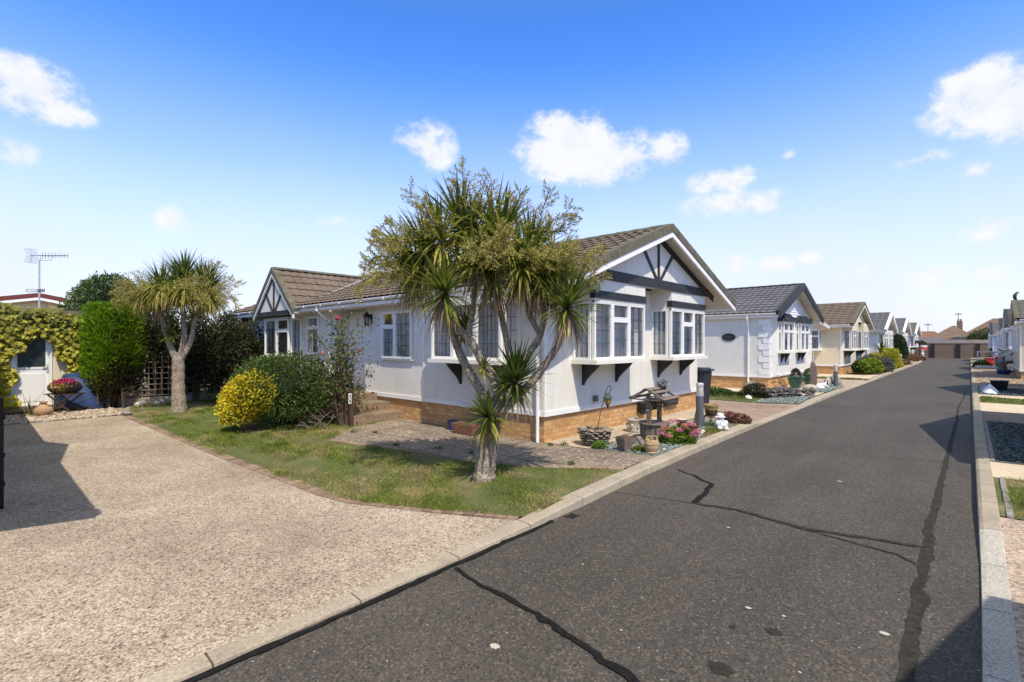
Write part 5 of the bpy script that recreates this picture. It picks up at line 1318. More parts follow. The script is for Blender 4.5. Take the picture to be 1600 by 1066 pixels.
def hole(y, z):
    d = (y > .78+.10*np.sin(z*9)) & (y < 1.62+.05*np.sin(z*7)) & (z < 1.86+.10*np.sin(y*11)-.25*(y < 1.0)); r_ = (y >= 1.58) & (y < 2.45) & (z < 1.15+.35*np.maximum(0, np.cos((y-1.95)*7))*0+.22*np.abs(y-2.0)*0+np.where(np.abs(y-1.98) < .14, -.28, .12)); l_ = (y <= .8) & (y > .3) & (z < .05)
    return d | r_ | l_
k = ~hole(yy, zz); yy, zz = yy[k], zz[k]; N = len(yy)
xx = -18.52+.30*q.random(N)**1.5*(.5+.5*np.clip(zz/2.5, 0, 1)); xx = np.where(zz > 2.6, -18.5-q.random(N)*.5+.3*(q.random(N)), xx)
topz = 2.62+.14*np.sin(yy*1.7+1)+.08*np.sin(yy*5); zz = np.minimum(zz, topz+q.normal(0, .04, N))
P = np.stack([xx, yy, zz], 1)
fz = np.clip(zz/2.8+q.normal(0, .14, N), 0, 1)[:, None]
C = np.array([.74, .66, .05])*(1-fz)+np.array([.22, .22, .04])*fz; C *= q.uniform(.55, 1.25, (N, 1))
D = np.stack([q.normal(.5, .25, N), q.normal(0, .4, N), q.normal(-.9, .25, N)], 1); D = nrm(D)
S = nrm(np.stack([q.normal(0, .25, N), np.ones(N), q.normal(0, .25, N)], 1)); s_ = .12*q.uniform(.55, 1.25, (N, 1))
pts = [P-D*s_*.45, P+S*s_*.5-D*s_*.25, P+S*s_*.28+D*s_*.02, P+S*s_*.42+D*s_*.28, P+S*s_*.12+D*s_*.22, P+D*s_*.62, P-S*s_*.12+D*s_*.22, P-S*s_*.42+D*s_*.28, P-S*s_*.28+D*s_*.02, P-S*s_*.5-D*s_*.25]
V = np.stack(pts, 1).reshape(-1, 3); F = np.arange(10*N).reshape(-1, 10)
iv = np_obj('ivy', V, F, np.repeat(C, 10, 0), 'leaf', at=(-18.5, .4, .1)); tag(iv, 'yellow green ivy hanging thickly over the outbuilding round its door', 'ivy')
mb = MB(); mb.box(-18.5, -17.1, -1.5, 2.2, -.02, .09); tag(mb.build('door_step', 'timber_brown', at=(-18.1, .4, 0)), 'low brown board step in front of the outbuilding door', 'step')

# house behind with red trim and television aerial
t = thing('bungalow', 'cream gabled house with dark red roof trim behind the ivy covered outbuilding', 'bungalow', (-31, 1.9, 0)); xg, yg = -29.5, 1.98
wl = MB(); A = [(xg, yg-4, 0), (xg, yg+4, 0), (xg, yg+4, 2.85), (xg, yg, 3.63), (xg, yg-4, 2.85)]; wl.loft(A, [(x-9, y, z) for x, y, z in A]); wl.build('wall', 'stucco_cream', t)
for sg in (-1, 1):
    r_ = MB(); A = [(xg+.4, yg+sg*4.4, 2.85), (xg+.4, yg, 3.72), (xg+.4, yg, 3.82), (xg+.4, yg+sg*4.4, 2.95)]; r_.loft(A, [(x-9.6, y, z) for x, y, z in A]); r_.build('roof', 'roof_red', t)
    r_ = MB(); A = [(xg+.4, yg+sg*4.4, 2.84), (xg+.4, yg, 3.71), (xg+.4, yg, 3.89), (xg+.4, yg+sg*4.4, 3.02)]; r_.loft(A, [(x+.04, y, z) for x, y, z in A]); r_.build('verge', 'fascia_red', t)
    r_ = MB(); A = [(xg+.39, yg+sg*4.4, 2.72), (xg+.39, yg, 3.59), (xg+.39, yg, 3.705), (xg+.39, yg+sg*4.4, 2.835)]; r_.loft(A, [(x+.04, y, z) for x, y, z in A]); r_.build('bargeboard', 'upvc', t)
mb = MB(); mb.tube([(xg-2, 3.6, 3.4), (xg-2, 3.6, 3.95)], .07, 8); mb.tube([(xg-2, 3.6, 3.9), (xg-2, 3.6, 3.99)], .11, 8); mb.build('flue', 'black_plastic', t)
a = thing('television_aerial', 'grey television aerial on a tall pole above the red trimmed gable', 'aerial', (-25.5, 1.75, 2.2))
ap = Vector((-25.5, 1.75, 0)); 
mb = MB(); mb.tube([ap+Vector((0, 0, 2.2)), ap+Vector((0, 0, 4.85))], .03, 8); mb.build('pole', 'metal_pale', a)
mb = MB(); top = ap+Vector((0, 0, 5.0)); e = RV*1.05; mb.tube([top-RV*.35, top+e], .013, 6)
for k in range(9): c = top+RV*(.12+.115*k); h = .13-.006*k; mb.tube([c-Vector((0, 0, h)), c+Vector((0, 0, h))], .007, 5); mb.tube([c-FV*h, c+FV*h], .006, 5)
mb.build('boom', 'metal_grey', a)
mb = MB()
for sg in (-1, 1):
    for k in range(7): c = top-RV*.26+Vector((0, 0, sg*(.03+.038*k)))-RV*.012*k; mb.tube([c-FV*.2-RV*.05, c+FV*.2+RV*.05], .006, 5)
    mb.tube([top-RV*.26, top-RV*.34+Vector((0, 0, sg*.27))], .008, 5)
mb.build('reflector', 'metal_pale', a)
mb = MB(); mb.tube([top+RV*.05, top+RV*.05-Vector((0, 0, .13)), ap+Vector((0, 0, 4.82)), top+RV*.45-Vector((0, 0, .16)), top+RV*.5], .012, 6); mb.build('cradle', 'metal_pale', a)
mb = MB(); c = ap+Vector((0, 0, 3.72)); pts = [c+RV*.2, c-RV*.45+Vector((0, 0, .04)), c-RV*.5-Vector((0, 0, .02)), c-RV*.45-Vector((0, 0, .06)), c+RV*.2-Vector((0, 0, .02))]; mb.tube(pts, .012, 6); mb.box(c.x-.05, c.x+.05, c.y-.05, c.y+.05, c.z-.06, c.z+.04)
for k in range(3): d = c+RV*(.06+.06*k); mb.tube([d-Vector((0, 0, .08)), d+Vector((0, 0, .06))], .014, 6)
mb.build('dipole', 'metal_grey', a)

# blue tarpaulin, flower table, amphora
q = random.Random(5); mb = MB(); n1, n2 = 26, 12; G_ = []
for j in range(n2+1):
    for i in range(n1):
        th = 2*math.pi*i/n1; h = j/n2; r_ = 1.0-.45*h**1.6+.10*math.sin(th*7+h*3)*(1-h); r_ *= (1 if h < 1 else .0)
        G_.append((-17.78+.55*r_*math.cos(th), 2.05+.62*r_*math.sin(th)+.12*(1-h), .02+.86*h**.8*(1-.12*math.sin(th))+.02*math.sin(th*5+j)))
mb.add(G_, [(j*n1+i, j*n1+(i+1) % n1, (j+1)*n1+(i+1) % n1, (j+1)*n1+i) for j in range(n2) for i in range(n1)])
tag(mb.build('tarpaulin', 'tarp_blue', smooth=True, at=(-17.78, 2.05, .01)), 'blue tarpaulin bundled over something beside the outbuilding wall', 'tarpaulin')
tx, ty = -16.75, 1.62
t = thing('folding_table', 'small dark folding table on crossed legs carrying the flower basket', 'table', (tx, ty, 0))
mb = MB()
for k in range(5): mb.beam(Vector((tx, ty, .50))-RV*.36+FV*(-.16+.08*k), Vector((tx, ty, .50))+RV*.36+FV*(-.16+.08*k), .06, .02)
mb.build('tabletop', 'timber_brown', t)
for sg in (-1, 1):
    for d in (-1, 1):
        mb = MB(); b = Vector((tx, ty, 0))+FV*(.15*sg); 
        mb.beam(b-RV*.30*d+Vector((0, 0, .49)), b+RV*.30*d*.9+Vector((0, 0, .06)), .035, .025); mb.build('leg', 'timber_brown', t)
t = thing('flower_basket', 'basket of mixed pink, orange and purple flowers on the folding table', 'flowers', (tx, ty, .51))
mb = MB(); mb.lathe((tx, ty, .51), [(.16, 0), (.2, .03), (.24, .15), (.22, .15), (.2, .08)], 16); mb.build('basket', 'bark_dark', t)
q = np.random.default_rng(85); N = 2600; U = nrm(q.normal(size=(N, 3))); P = np.array([tx, ty, .66])+np.outer(U[:, 0]*.36, RV)+np.outer(U[:, 1]*.26, FV)+np.outer(U[:, 2]*.17, (0, 0, 1)); P *= 1
ed = np.abs(U[:, 0]) > .55
C = np.where(ed[:, None], mixcol(q, N, [(.10, .06, .10), (.17, .12, .15), (.05, .08, .03)]), mixcol(q, N, [(.10, .16, .03), (.06, .10, .02), (.2, .22, .05)]))
V, F, CC = leaves(P, U+q.normal(size=(N, 3))*.5, .05, .03, C, q); np_obj('foliage', V, F, CC, 'leaf', t)
N = 420; U = nrm(q.normal(size=(N, 3))+np.array([.3, -.3, .5])); P = np.array([tx, ty, .68])+np.outer(U[:, 0]*.28, RV)+np.outer(U[:, 1]*.27, FV)+np.outer(U[:, 2]*.19, (0, 0, 1))
C = np.where((U[:, 2] > .45)[:, None], mixcol(q, N, [(.55, .02, .10), (.65, .12, .25), (.3, .02, .08)]), mixcol(q, N, [(.75, .30, .03), (.75, .18, .10), (.7, .5, .05), (.7, .6, .55)]))
V, F, CC = leaves(P, q.normal(size=(N, 3)), .05, .05, C, q); np_obj('blooms', V, F, CC, 'petal', t)
N = 120; P = np.stack([q.normal(tx+.1, .05, N), q.normal(ty-.1, .05, N), q.uniform(.02, .5, N)], 1); V, F, CC = leaves(P, q.normal(size=(N, 3)), .05, .03, mixcol(q, N, [(.06, .10, .03), (.04, .07, .02)]), q); np_obj('trailing_stem', V, F, CC, 'leaf', t)
mb = MB(); mb.lathe((-16.35, 1.2, .01), [(.07, 0), (.13, .03), (.175, .10), (.18, .155), (.155, .21), (.085, .26), (.055, .28), (.052, .315), (.08, .34), (.08, .355), (.06, .355), (.05, .31)], 24)
am = mb.build('amphora', 'amphora', smooth=True, at=(-16.35, 1.2, .01)); tag(am, 'round bellied sandy earthenware jar with narrow neck on the pebbles', 'jar')
for sg in (-1, 1):
    mb = MB(); c = Vector((-16.35, 1.2, .4)); mb.tube([c+RV*sg*.05-Vector((0, 0, .08)), c+RV*sg*.10-Vector((0, 0, .085)), c+RV*sg*.11-Vector((0, 0, .14))], .011, 6); mb.build('handle', 'amphora', am, smooth=True)
V, F, C = [], [], []; q = np.random.default_rng(88)
for k in range(24): strap(V, F, C, (-16.5+q.normal(0, .08), .95+q.normal(0, .08), .05), np.array([q.normal(0, .4), q.normal(0, .4), 1]), .45*q.uniform(.5, 1.6), .02, .5, [(.06, .10, .03), (.14, .16, .06)], q, 4)
tag(np_obj('wild_plant', V, F, C, 'blade', at=(-16.5, .95, .05)), 'thin weedy plant growing beside the earthenware jar', 'plant')
mb = MB(); mb.blob((-15.15, 2.62, .05), (.16, .1, .06), 2, .5, 2); tag(mb.build('dark_stone', 'stone_grey', at=(-15.15, 2.62, 0)), 'flat dark stone at the corner where driveway meets lawn', 'stone')
for i, (x, y, r_) in enumerate([(-17.2, 3.2, .09), (-17.1, 3.65, .07), (-17.0, 4.1, .08)]):
    mb = MB(); mb.blob((x, y, r_*.6), r_, 2, .4, 30+i); o_ = mb.build('pale_stone', 'stone_white', smooth=True, at=(x, y, 0)); tag(o_, 'round pale stone at the foot of the trellis', 'stone', 'pale stones below the trellis')

# ------------------------------------------------------------------ steps, pier, number post
t = thing('brick_steps', 'three buff brick steps leading up to the front door', 'steps', (-10.4, 6.1, 0))
def steprow(x1, y_, z0, z1):
    b = MB(); b.box(-13.0, x1, y_, y0+.0005+.02, z0, z1); b.build('step', 'brick_step', t)
steprow(-9.76, 5.48, -.02, .19); steprow(-10.30, 5.52, .191, .37); steprow(-10.84, 5.56, .371, .545)
b = MB(); b.box(-13.0, -11.4, y0+.0215, yd+.0-.055, .3, .546); b.build('landing', 'brick_step', t)
t = thing('brick_pier', 'brick pier with stone cap beside the front steps behind the rose', 'pier', (-11.2, 5.35, 0))
b = MB(); b.box(-11.36, -11.04, 5.2, 5.5, 0, 1.12); b.build('shaft', 'brick_step', t)
b = MB(); b.box(-11.42, -10.98, 5.14, 5.56, 1.121, 1.18); b.build('cap', 'stone_grey', t, bevel=.01)
t = thing('number_post', 'short wooden post with white number plates beside the steps', 'number post', (-9.66, 5.44, 0))
b = MB(); b.beam((-9.66, 5.44, -.02), (-9.66, 5.44, .78), .08, .08, (1, 0, 0)); b.build('post', 'timber_brown', t)
def glyph(mb, ch, O, u, n, h, d=.006):
    S = {'4': [((.75, 0), (.75, 1)), ((.75, 1), (.1, .35)), ((.1, .35), (1, .35))], '1': [((.5, 0), (.5, 1)), ((.5, 1), (.2, .75))]}[ch]
    for (a, b_) in S:
        p = O+u*(a[0]*h*.55)+Vector((0, 0, a[1]*h)); q_ = O+u*(b_[0]*h*.55)+Vector((0, 0, b_[1]*h)); mb.beam(p, q_, h*.16, d, (n.x, n.y, .001))
du = RV; dn = -FV
for k, ch in enumerate('41'):
    z = .66-.115*k; O = Vector((-9.66, 5.44, z))+dn*.058
    b = MB(); b.obox(O-Vector((0, 0, .05)), du, dn, -.033, .033, -.004, .004, 0, .1); pl = b.build('number_plate', 'upvc', t)
    b = MB(); glyph(b, ch, O+dn*.007-du*.018+Vector((0, 0, -.035)), du, dn, .07); b.build('digit', 'black_digit', pl)
# pots by the side wall
b = MB(); b.lathe((-7.79, 6.62, .015), [(.07, 0), (.075, 0), (.105, .17), (.11, .19), (.095, .19), (.085, .12)], 20); tag(b.build('plant_pot', 'bluepot', smooth=True, at=(-7.79, 6.62, .015)), 'small cobalt blue glazed pot against the side brick base', 'pot')
t = thing('terracotta_trough', 'long terracotta trough against the side brick base behind the palm', 'planter', (-7.2, 6.52, .015))
b = MB(); A = [(-7.5, 6.40, .015), (-6.98, 6.40, .015), (-6.98, 6.6, .015), (-7.5, 6.6, .015)]; B = [(-7.55, 6.36, .21), (-6.93, 6.36, .21), (-6.93, 6.64, .21), (-7.55, 6.64, .21)]; b.loft(A, B); b.build('trough', 'terracotta', t, bevel=.01)
b = MB(); b.box(-7.52, -6.96, 6.39, 6.61, .212, .22); b.build('soil', 'soil', t)

# ------------------------------------------------------------------ front garden ornaments
def gzz(x, y): return gz(x, y)+.014
# stone bowl with lantern on a bent rod
bx_, by_ = -4.83, 7.28; z0 = gzz(bx_, by_)
t = thing('stone_planter', 'round planter of stacked flat stones at the corner of the bungalow', 'planter', (bx_, by_, z0)); q = random.Random(12)
for lay in range(7):
    b = MB(); r_ = .165+.012*lay; n = 10+lay % 2
    for i in range(n):
        th = 2*math.pi*(i+.5*(lay % 2))/n+q.uniform(-.08, .08)
        b.blob((bx_+r_*math.cos(th), by_+r_*math.sin(th), z0+.025+.042*lay), (.082, .075, .023), 1, .4, q.randint(0, 999))
    b.build('stone_course', 'stone', t)
b = MB(); b.lathe((bx_, by_, z0), [(.15, 0), (.2, .25)], 16); b.build('soil', 'soil', t)
lo_ = Vector((bx_+.02, by_, z0+.24)); tp = lo_+RV*.17+Vector((0, 0, .62))
t = thing('hanging_lantern', 'amber glass lantern hanging from a bent iron rod stuck in the stone planter', 'lantern', tuple(lo_))
b = MB(); b.tube(catmull([lo_-Vector((0, 0, .15)), lo_+RV*.08+Vector((0, 0, .3)), tp+Vector((0, 0, .02)), tp+RV*.03+Vector((0, 0, .12)), tp+RV*.075+Vector((0, 0, .15)), tp+RV*.09+Vector((0, 0, .09)), tp+RV*.05+Vector((0, 0, .0))], 4), .007, 6); b.build('rod', 'rust', t)
lc = tp+RV*.035-Vector((0, 0, .03))
b = MB(); b.lathe(tuple(lc), [(.085, -.035), (.088, -.03), (.05, .01), (.03, .04), (.012, .05)], 12); b.build('lantern_hood', 'verd', t)
b = MB(); b.lathe(tuple(lc), [(.018, -.16), (.035, -.14), (.055, -.09), (.06, -.06), (.05, -.036)], 12); b.build('lantern_glass', 'amber', t, smooth=True)
b = MB(); b.lathe(tuple(lc), [(.006, -.2), (.02, -.17), (.025, -.155), (.018, -.145)], 10)
for k in range(6): th = k*math.pi/3; b.tube([lc+Vector((.03*math.cos(th), .03*math.sin(th), -.15)), lc+Vector((.062*math.cos(th), .062*math.sin(th), -.075)), lc+Vector((.052*math.cos(th), .052*math.sin(th), -.035))], .004, 4)
b.build('lantern_cage', 'black_plastic', t)
# wishing well
wx, wy = -4.16, 8.12; z0 = gzz(wx, wy)
t = thing('wishing_well', 'weathered wooden wishing well with slatted tub and little open roof', 'wishing well', (wx, wy, z0)); C0 = Vector((wx, wy, z0)); t.scale = (1, 1, .76); t_well = t
b = MB(); n = 16
for i in range(n):
    th = 2*math.pi*i/n; r_ = .215; w = .078
    c = C0+Vector((math.cos(th), math.sin(th), 0))*r_; tv = Vector((-math.sin(th), math.cos(th), 0)); nv = Vector((math.cos(th), math.sin(th), 0)); h = .40
    A = [c-tv*w/2-nv*.012, c+tv*w/2-nv*.012, c+tv*w/2+nv*.012, c-tv*w/2+nv*.012]; b.loft(A, [v+Vector((0, 0, h))+nv*.02 for v in A])
b.build('tub', 'timber_grey', t)
for z, r_ in ((.07, .235), (.36, .25)): b = MB(); b.lathe(tuple(C0+Vector((0, 0, z))), [(r_-.008, -.015), (r_, -.015), (r_, .015), (r_-.008, .015)], 32); b.build('hoop', 'timber_grey', t)
b = MB(); b.lathe(tuple(C0+Vector((0, 0, .40))), [(.19, -.01), (.275, -.01), (.28, .0), (.275, .022), (.19, .022)], 16); b.build('rim', 'timber_grey', t)
b = MB(); b.lathe(tuple(C0), [(.01, .36), (.2, .37), (.2, .3)], 16); b.build('soil', 'soil', t)
ax = RV*.66+FV*.75; ax.normalize(); px_ = Vector((-ax.y, ax.x, 0))
for sg in (-1, 1):
    b = MB(); p = C0+ax*(.205*sg); b.beam(p+Vector((0, 0, .02)), p+Vector((0, 0, 1.10)), .07, .055, tuple(ax)); b.build('post', 'timber_grey', t)
for sg in (-1, 1):
    b = MB()
    for e in (-1, 1):
        p = C0+ax*(.27*e)+Vector((0, 0, 1.20)); b.beam(p, p+px_*(sg*.32)-Vector((0, 0, .24)), .03, .05)
    for k in range(4):
        f = .12+.27*k; m = C0+Vector((0, 0, 1.225))+px_*(sg*.32*f)-Vector((0, 0, .24*f))
        if k in ((0, 3) if sg == 1 else (0, 1, 3)): b.beam(m-ax*.33, m+ax*.33, .07, .014, tuple((px_*sg*.6+Vector((0, 0, .8)))))
    b.build('roof_slats', 'timber_grey', t)
b = MB(); b.beam(C0+px_*.30+Vector((0, 0, .97))-ax*.30, C0+px_*.30+Vector((0, 0, .97))+ax*.3, .03, .03); b.beam(C0-px_*.32+Vector((0, 0, .96))+ax*.27, C0+px_*.32+Vector((0, 0, .96))+ax*.27, .03, .03); b.beam(C0-px_*.32+Vector((0, 0, .96))-ax*.27, C0+px_*.32+Vector((0, 0, .96))-ax*.27, .03, .03); b.build('tie_bar', 'timber_grey', t)
b = MB(); b.tube([C0-ax*.3+Vector((0, 0, .72)), C0+ax*.28+Vector((0, 0, .72))], .022, 8); b.tube([C0-ax*.3+Vector((0, 0, .72)), C0-ax*.3+Vector((0, 0, .64)), C0-ax*.36+Vector((0, 0, .64))], .012, 6); b.build('winding_bar', 'timber_grey', t)
pc = C0+Vector((0, 0, .57))+ax*.02
t = thing('hanging_pot', 'dark green pot with trailing dead stems hung inside the wishing well', 'pot', tuple(pc)); b = MB(); b.lathe(tuple(pc), [(.10, 0), (.14, .10), (.19, .13), (.2, .15), (.17, .15), (.14, .12)], 16); b.build('bowl', 'verd', t, smooth=True)
V, F, C = [], [], []; q = np.random.default_rng(91)
for k in range(70): strap(V, F, C, np.array(pc)+[q.normal(0, .07), q.normal(0, .07), .1], np.array([q.normal(0, 1), q.normal(0, 1), .2]), .36*q.uniform(.5, 1.2), .02, 2.5, [(.10, .06, .04), (.08, .10, .04)], q, 5)
np_obj('foliage', V, F, C, 'blade', t)
pc = C0+Vector((0, 0, .93))+ax*.22+px_*(-.05)
t = thing('silver_plant_pot', 'small dark pot of silvery leaves hung on the wishing well roof', 'pot', tuple(pc-Vector((0, 0, .13)))); b = MB(); b.lathe(tuple(pc-Vector((0, 0, .13))), [(.05, 0), (.065, .10), (.07, .13), (.055, .13)], 14); b.build('pot', 'black_plastic', t, smooth=True)
N = 420; U = nrm(q.normal(size=(N, 3))); P = np.array(pc)+U*np.array([.10, .10, .09])*q.random((N, 1))**.4+np.array([0, 0, .05]); V, F, CC = leaves(P, U+q.normal(size=(N, 3))*.4, .045, .022, mixcol(q, N, [(.34, .36, .36), (.22, .26, .25), (.5, .5, .5)]), q); np_obj('foliage', V, F, CC, 'leaf', t)

def pot(name, label, x, y, prof, mat, group=None, n=22, z=None, smooth_=True):
    z = gzz(x, y) if z is None else z
    b = MB(); b.lathe((x, y, z), prof, n); return tag(b.build(name, mat, smooth=smooth_, at=(x, y, z)), label, 'pot', group)
# cherub pot, box planter, stone, urn, brown pot, bowl, pot on stand
p_ = pot('stone_pot', 'small drum shaped pale stone pot against the brick base left of the wishing well', -4.98, 8.92, [(.13, 0), (.155, .02), (.15, .07), (.155, .13), (.15, .2), (.165, .23), (.16, .25), (.13, .25), (.12, .18)], 'stone_pale')
b = MB()
for k in range(9): th = k*.7; b.blob((-4.98+.153*math.cos(th), 8.92+.153*math.sin(th), gzz(-4.98, 8.92)+.10+.03*(k % 2)), (.03, .03, .045), 1, .3, k)
b.blob((-4.92, 8.86, gzz(-4.98, 8.92)+.28), (.035, .03, .05), 1, .3, 2); b.build('relief', 'stone_pale', p_)
x, y = -4.10, 7.06; z = gzz(x, y); b = MB(); O = Vector((x, y, z)); e1 = (RV*.9+FV*.4).normalized(); e2 = Vector((-e1.y, e1.x, 0))
A = [O+e1*a_*.085+e2*b_*.085 for a_, b_ in ((-1, -1), (1, -1), (1, 1), (-1, 1))]; B = [O+e1*a_*.125+e2*b_*.125+Vector((0, 0, .2)) for a_, b_ in ((-1, -1), (1, -1), (1, 1), (-1, 1))]; b.loft(A, B)
o_ = b.build('box_planter', 'timber_grey', at=(x, y, z), bevel=.006); tag(o_, 'square tapered wooden planter in the slate left of the wishing well', 'planter')
b = MB(); C_ = [O+e1*a_*.105+e2*b_*.105+Vector((0, 0, .201)) for a_, b_ in ((-1, -1), (1, -1), (1, 1), (-1, 1))]; b.loft(C_, [v+Vector((0, 0, .012)) for v in C_]); b.build('soil', 'soil', o_)
b = MB(); b.blob((-3.97, 7.12, gzz(-3.9, 7.3)+.04), (.10, .08, .06), 3, .3, 5); tag(b.build('grey_stone', 'stone_grey', smooth=True, at=(-3.97, 7.12, gzz(-3.9, 7.3))), 'smooth grey boulder between the square planter and the urn', 'stone')
b = MB(); b.beam(Vector((-4.0, 7.26, gzz(-3.9, 7.3)+.18)), Vector((-3.82, 7.2, gzz(-3.9, 7.3)+.03)), .09, .03); tag(b.build('board', 'timber_grey', at=(-3.9, 7.4, gzz(-3.9, 7.3))), 'short weathered board leaning on the grey boulder', 'board')
x, y = -3.64, 7.02; z = gzz(x, y)
ur = pot('urn', 'buff stoneware jar with hoop handles in the slate by the kerb', x, y, [(.075, 0), (.09, .008), (.094, .02), (.085, .033), (.105, .07), (.115, .115), (.112, .135), (.119, .14), (.119, .155), (.11, .16), (.10, .2), (.09, .21), (.08, .21), (.075, .17)], 'urn')
for dd in (-.045, .045):
    b = MB(); c = Vector((x, y, z+.20))+RV*dd*.9+FV*dd*.5; b.tube(catmull([c-RV*.045-FV*.02, c-RV*.04+Vector((0, 0, .04)), c+Vector((0, 0, .058)), c+RV*.04+Vector((0, 0, .04)), c+RV*.045-FV*.02], 4), .011, 8); b.build('handle', 'urn', ur, smooth=True)
x, y = -3.70, 8.62; pot('brown_pot', 'round shouldered dull brown glazed pot beside the pink flowers', x, y, [(.07, 0), (.10, .015), (.118, .075), (.122, .13), (.107, .18), (.115, .21), (.122, .225), (.10, .225), (.085, .19)], 'brownpot')
x, y = -3.92, 8.72; pot('shallow_bowl', 'shallow pale pink bowl standing on the brown pot', x, y, [(.04, 0), (.08, .02), (.105, .06), (.095, .065), (.07, .03)], 'pinkplastic', z=gzz(x, y)+.25)
b = MB(); b.lathe((x, y, gzz(x, y)), [(.09, 0), (.10, .24), (.08, .25)], 16); tag(b.build('brown_pot', 'brownpot', smooth=True, at=(x, y, gzz(x, y))), 'plain brown pot just under the pale pink bowl', 'pot')
# pink sedum
x, y = -3.72, 8.1; z = gzz(x, y); t = thing('pink_sedum', 'clump of pink sedum with lime green leaves in the slate by the kerb', 'flowers', (x, y, z)); q = np.random.default_rng(95)
N = 1500; U = nrm(q.normal(size=(N, 3))); U[:, 2] = np.abs(U[:, 2]); P = np.array([x, y, z+.02])+np.outer(U[:, 0]*.30, RV)+np.outer(U[:, 1]*.25, FV)+np.outer(U[:, 2]*.24, (0, 0, 1)); P -= (P-np.array([x, y, z]))*(.4*q.random((N, 1))**2)
V, F, CC = leaves(P, U+q.normal(size=(N, 3))*.5, .065, .042, mixcol(q, N, [(.16, .25, .03), (.30, .36, .04), (.08, .15, .02)]), q); np_obj('foliage', V, F, CC, 'leaf', t)
hd = [(-.26, .25, .10), (-.30, .17, .08), (-.10, .33, .12), (-.20, .13, .075), (-.03, .22, .075), (.10, .22, .10), (.22, .14, .11), (.17, .31, .09), (-.04, .13, .08), (.27, .2, .09), (.06, .30, .07)]
for i, (dx, dz, r_) in enumerate(hd):
    r_ *= 1.3; c = np.array(Vector((x, y, z+dz))+RV*dx*1.0-FV*(.16-.1*(i % 3 == 2))); N = 190; U = nrm(q.normal(size=(N, 3))); U[:, 2] = np.abs(U[:, 2]); P = c+U*np.array([r_*.62, r_*.62, r_*.4])
    cols = [(.68, .24, .34), (.76, .38, .46), (.58, .16, .24)] if i not in (0, 5, 10) else [(.58, .26, .17), (.66, .42, .25), (.45, .2, .12)]
    V, F, CC = leaves(P, q.normal(size=(N, 3)), .022, .022, mixcol(q, N, cols), q); np_obj('flower_head', V, F, CC, 'petal', t)
# bollard lights
def bollard(label, x, y, first=None):
    z = gzz(x, y)
    t = thing('bollard_light', label, 'bollard light', (x, y, z), 'grey bollard lights along the kerb')
    b = MB(); b.lathe((x, y, z), [(.075, 0), (.075, .62), (.06, .62)], 24); b.build('post', 'metal_grey', t, smooth=True)
    b = MB(); b.lathe((x, y, z), [(.077, .621), (.077, .68), (.06, .68)], 24); b.build('collar', 'metal_pale', t, smooth=True)
    b = MB(); b.lathe((x, y, z), [(.068, .681), (.068, .82), (.03, .82)], 24); b.build('lens', 'lens', t, smooth=True)
    b = MB(); b.lathe((x, y, z), [(.077, .821), (.077, .875), (.07, .885), (.01, .886)], 24); b.build('cap', 'metal_pale', t, smooth=True); return t
b1 = bollard('nearest grey bollard light, at the corner of the bungalow by the bin', -4.19, 10.15)
dup(b1, (-4.22, 23.55, gzz(-4.2, 23.5)), 'grey bollard light in the far slate bed beyond the white stones')
dup(b1, (-4.35, 47.6, gzz(-4.2, 47)), 'small distant grey bollard light past the yellow flower bed')
# wheelie bin
t = thing('wheelie_bin', 'dark grey wheelie bin at the front corner of the bungalow', 'bin', (-5.68, 13.65, 0)); z = gzz(-5.68, 13.65)
b = MB(); A = [(-5.91, 13.41, z+.06), (-5.47, 13.41, z+.06), (-5.47, 13.88, z+.06), (-5.91, 13.88, z+.06)]; B = [(-5.96, 13.34, z+.98), (-5.41, 13.34, z+.98), (-5.41, 13.95, z+.98), (-5.96, 13.95, z+.98)]; b.loft(A, B); b.build('bin_body', 'bin', t, bevel=.02)
b = MB(); A = [(-5.99, 13.31, z+.985), (-5.36, 13.31, z+.985), (-5.36, 13.98, z+.985), (-5.99, 13.98, z+.985)]; b.loft(A, [(x_, y_, z+1.03) for x_, y_, _ in A]); A2 = [(-5.94, 13.36, z+1.031), (-5.43, 13.36, z+1.031), (-5.43, 13.93, z+1.031), (-5.94, 13.93, z+1.031)]; b.loft(A2, [(x_*.9-.57, y_*.92+1.09, z+1.07) for x_, y_, _ in A2]); b.build('lid', 'bin', t)
for sg in (13.35, 13.91):
    b = MB(); b.tube([(-5.90, sg-.03, z+.1), (-5.90, sg+.03, z+.1)], .1, 14); b.build('wheel', 'tyre', t)
# pot on a rusty stand
x, y = -4.1, 10.5; z = gzz(x, y)
b = MB()
for k in range(4): th = k*math.pi/2+.5; b.tube([(x+.15*math.cos(th), y+.15*math.sin(th), z), (x+.12*math.cos(th), y+.12*math.sin(th), z+.19)], .009, 6)
b.tube([(x+.13*math.cos(k*.524), y+.13*math.sin(k*.524), z+.16) for k in range(13)], .008, 5); b.tube([Vector((x, y, z+.16))-RV*.15, Vector((x, y, z+.28))-RV*.30, Vector((x, y, z+.02))-RV*.33], .009, 5); b.tube([Vector((x, y, z+.38))-RV*.15, Vector((x, y, z+.33))-RV*.30, Vector((x, y, z+.02))-RV*.36], .009, 5)
tag(b.build('plant_stand', 'rust', at=(x, y, z)), 'rusty wire plant stand shaped like a little cart under the two tone pot', 'plant stand')
tp_ = pot('two_tone_pot', 'brown pot with wide tan rim standing on the rusty wire stand', x, y, [(.09, 0), (.11, .02), (.13, .14), (.10, .14)], 'brownpot', z=z+.17)
b = MB(); b.lathe((x, y, z+.17), [(.132, .141), (.142, .2), (.155, .22), (.155, .245), (.13, .245), (.12, .17)], 22); b.build('rim', 'tanpot', tp_, smooth=True)
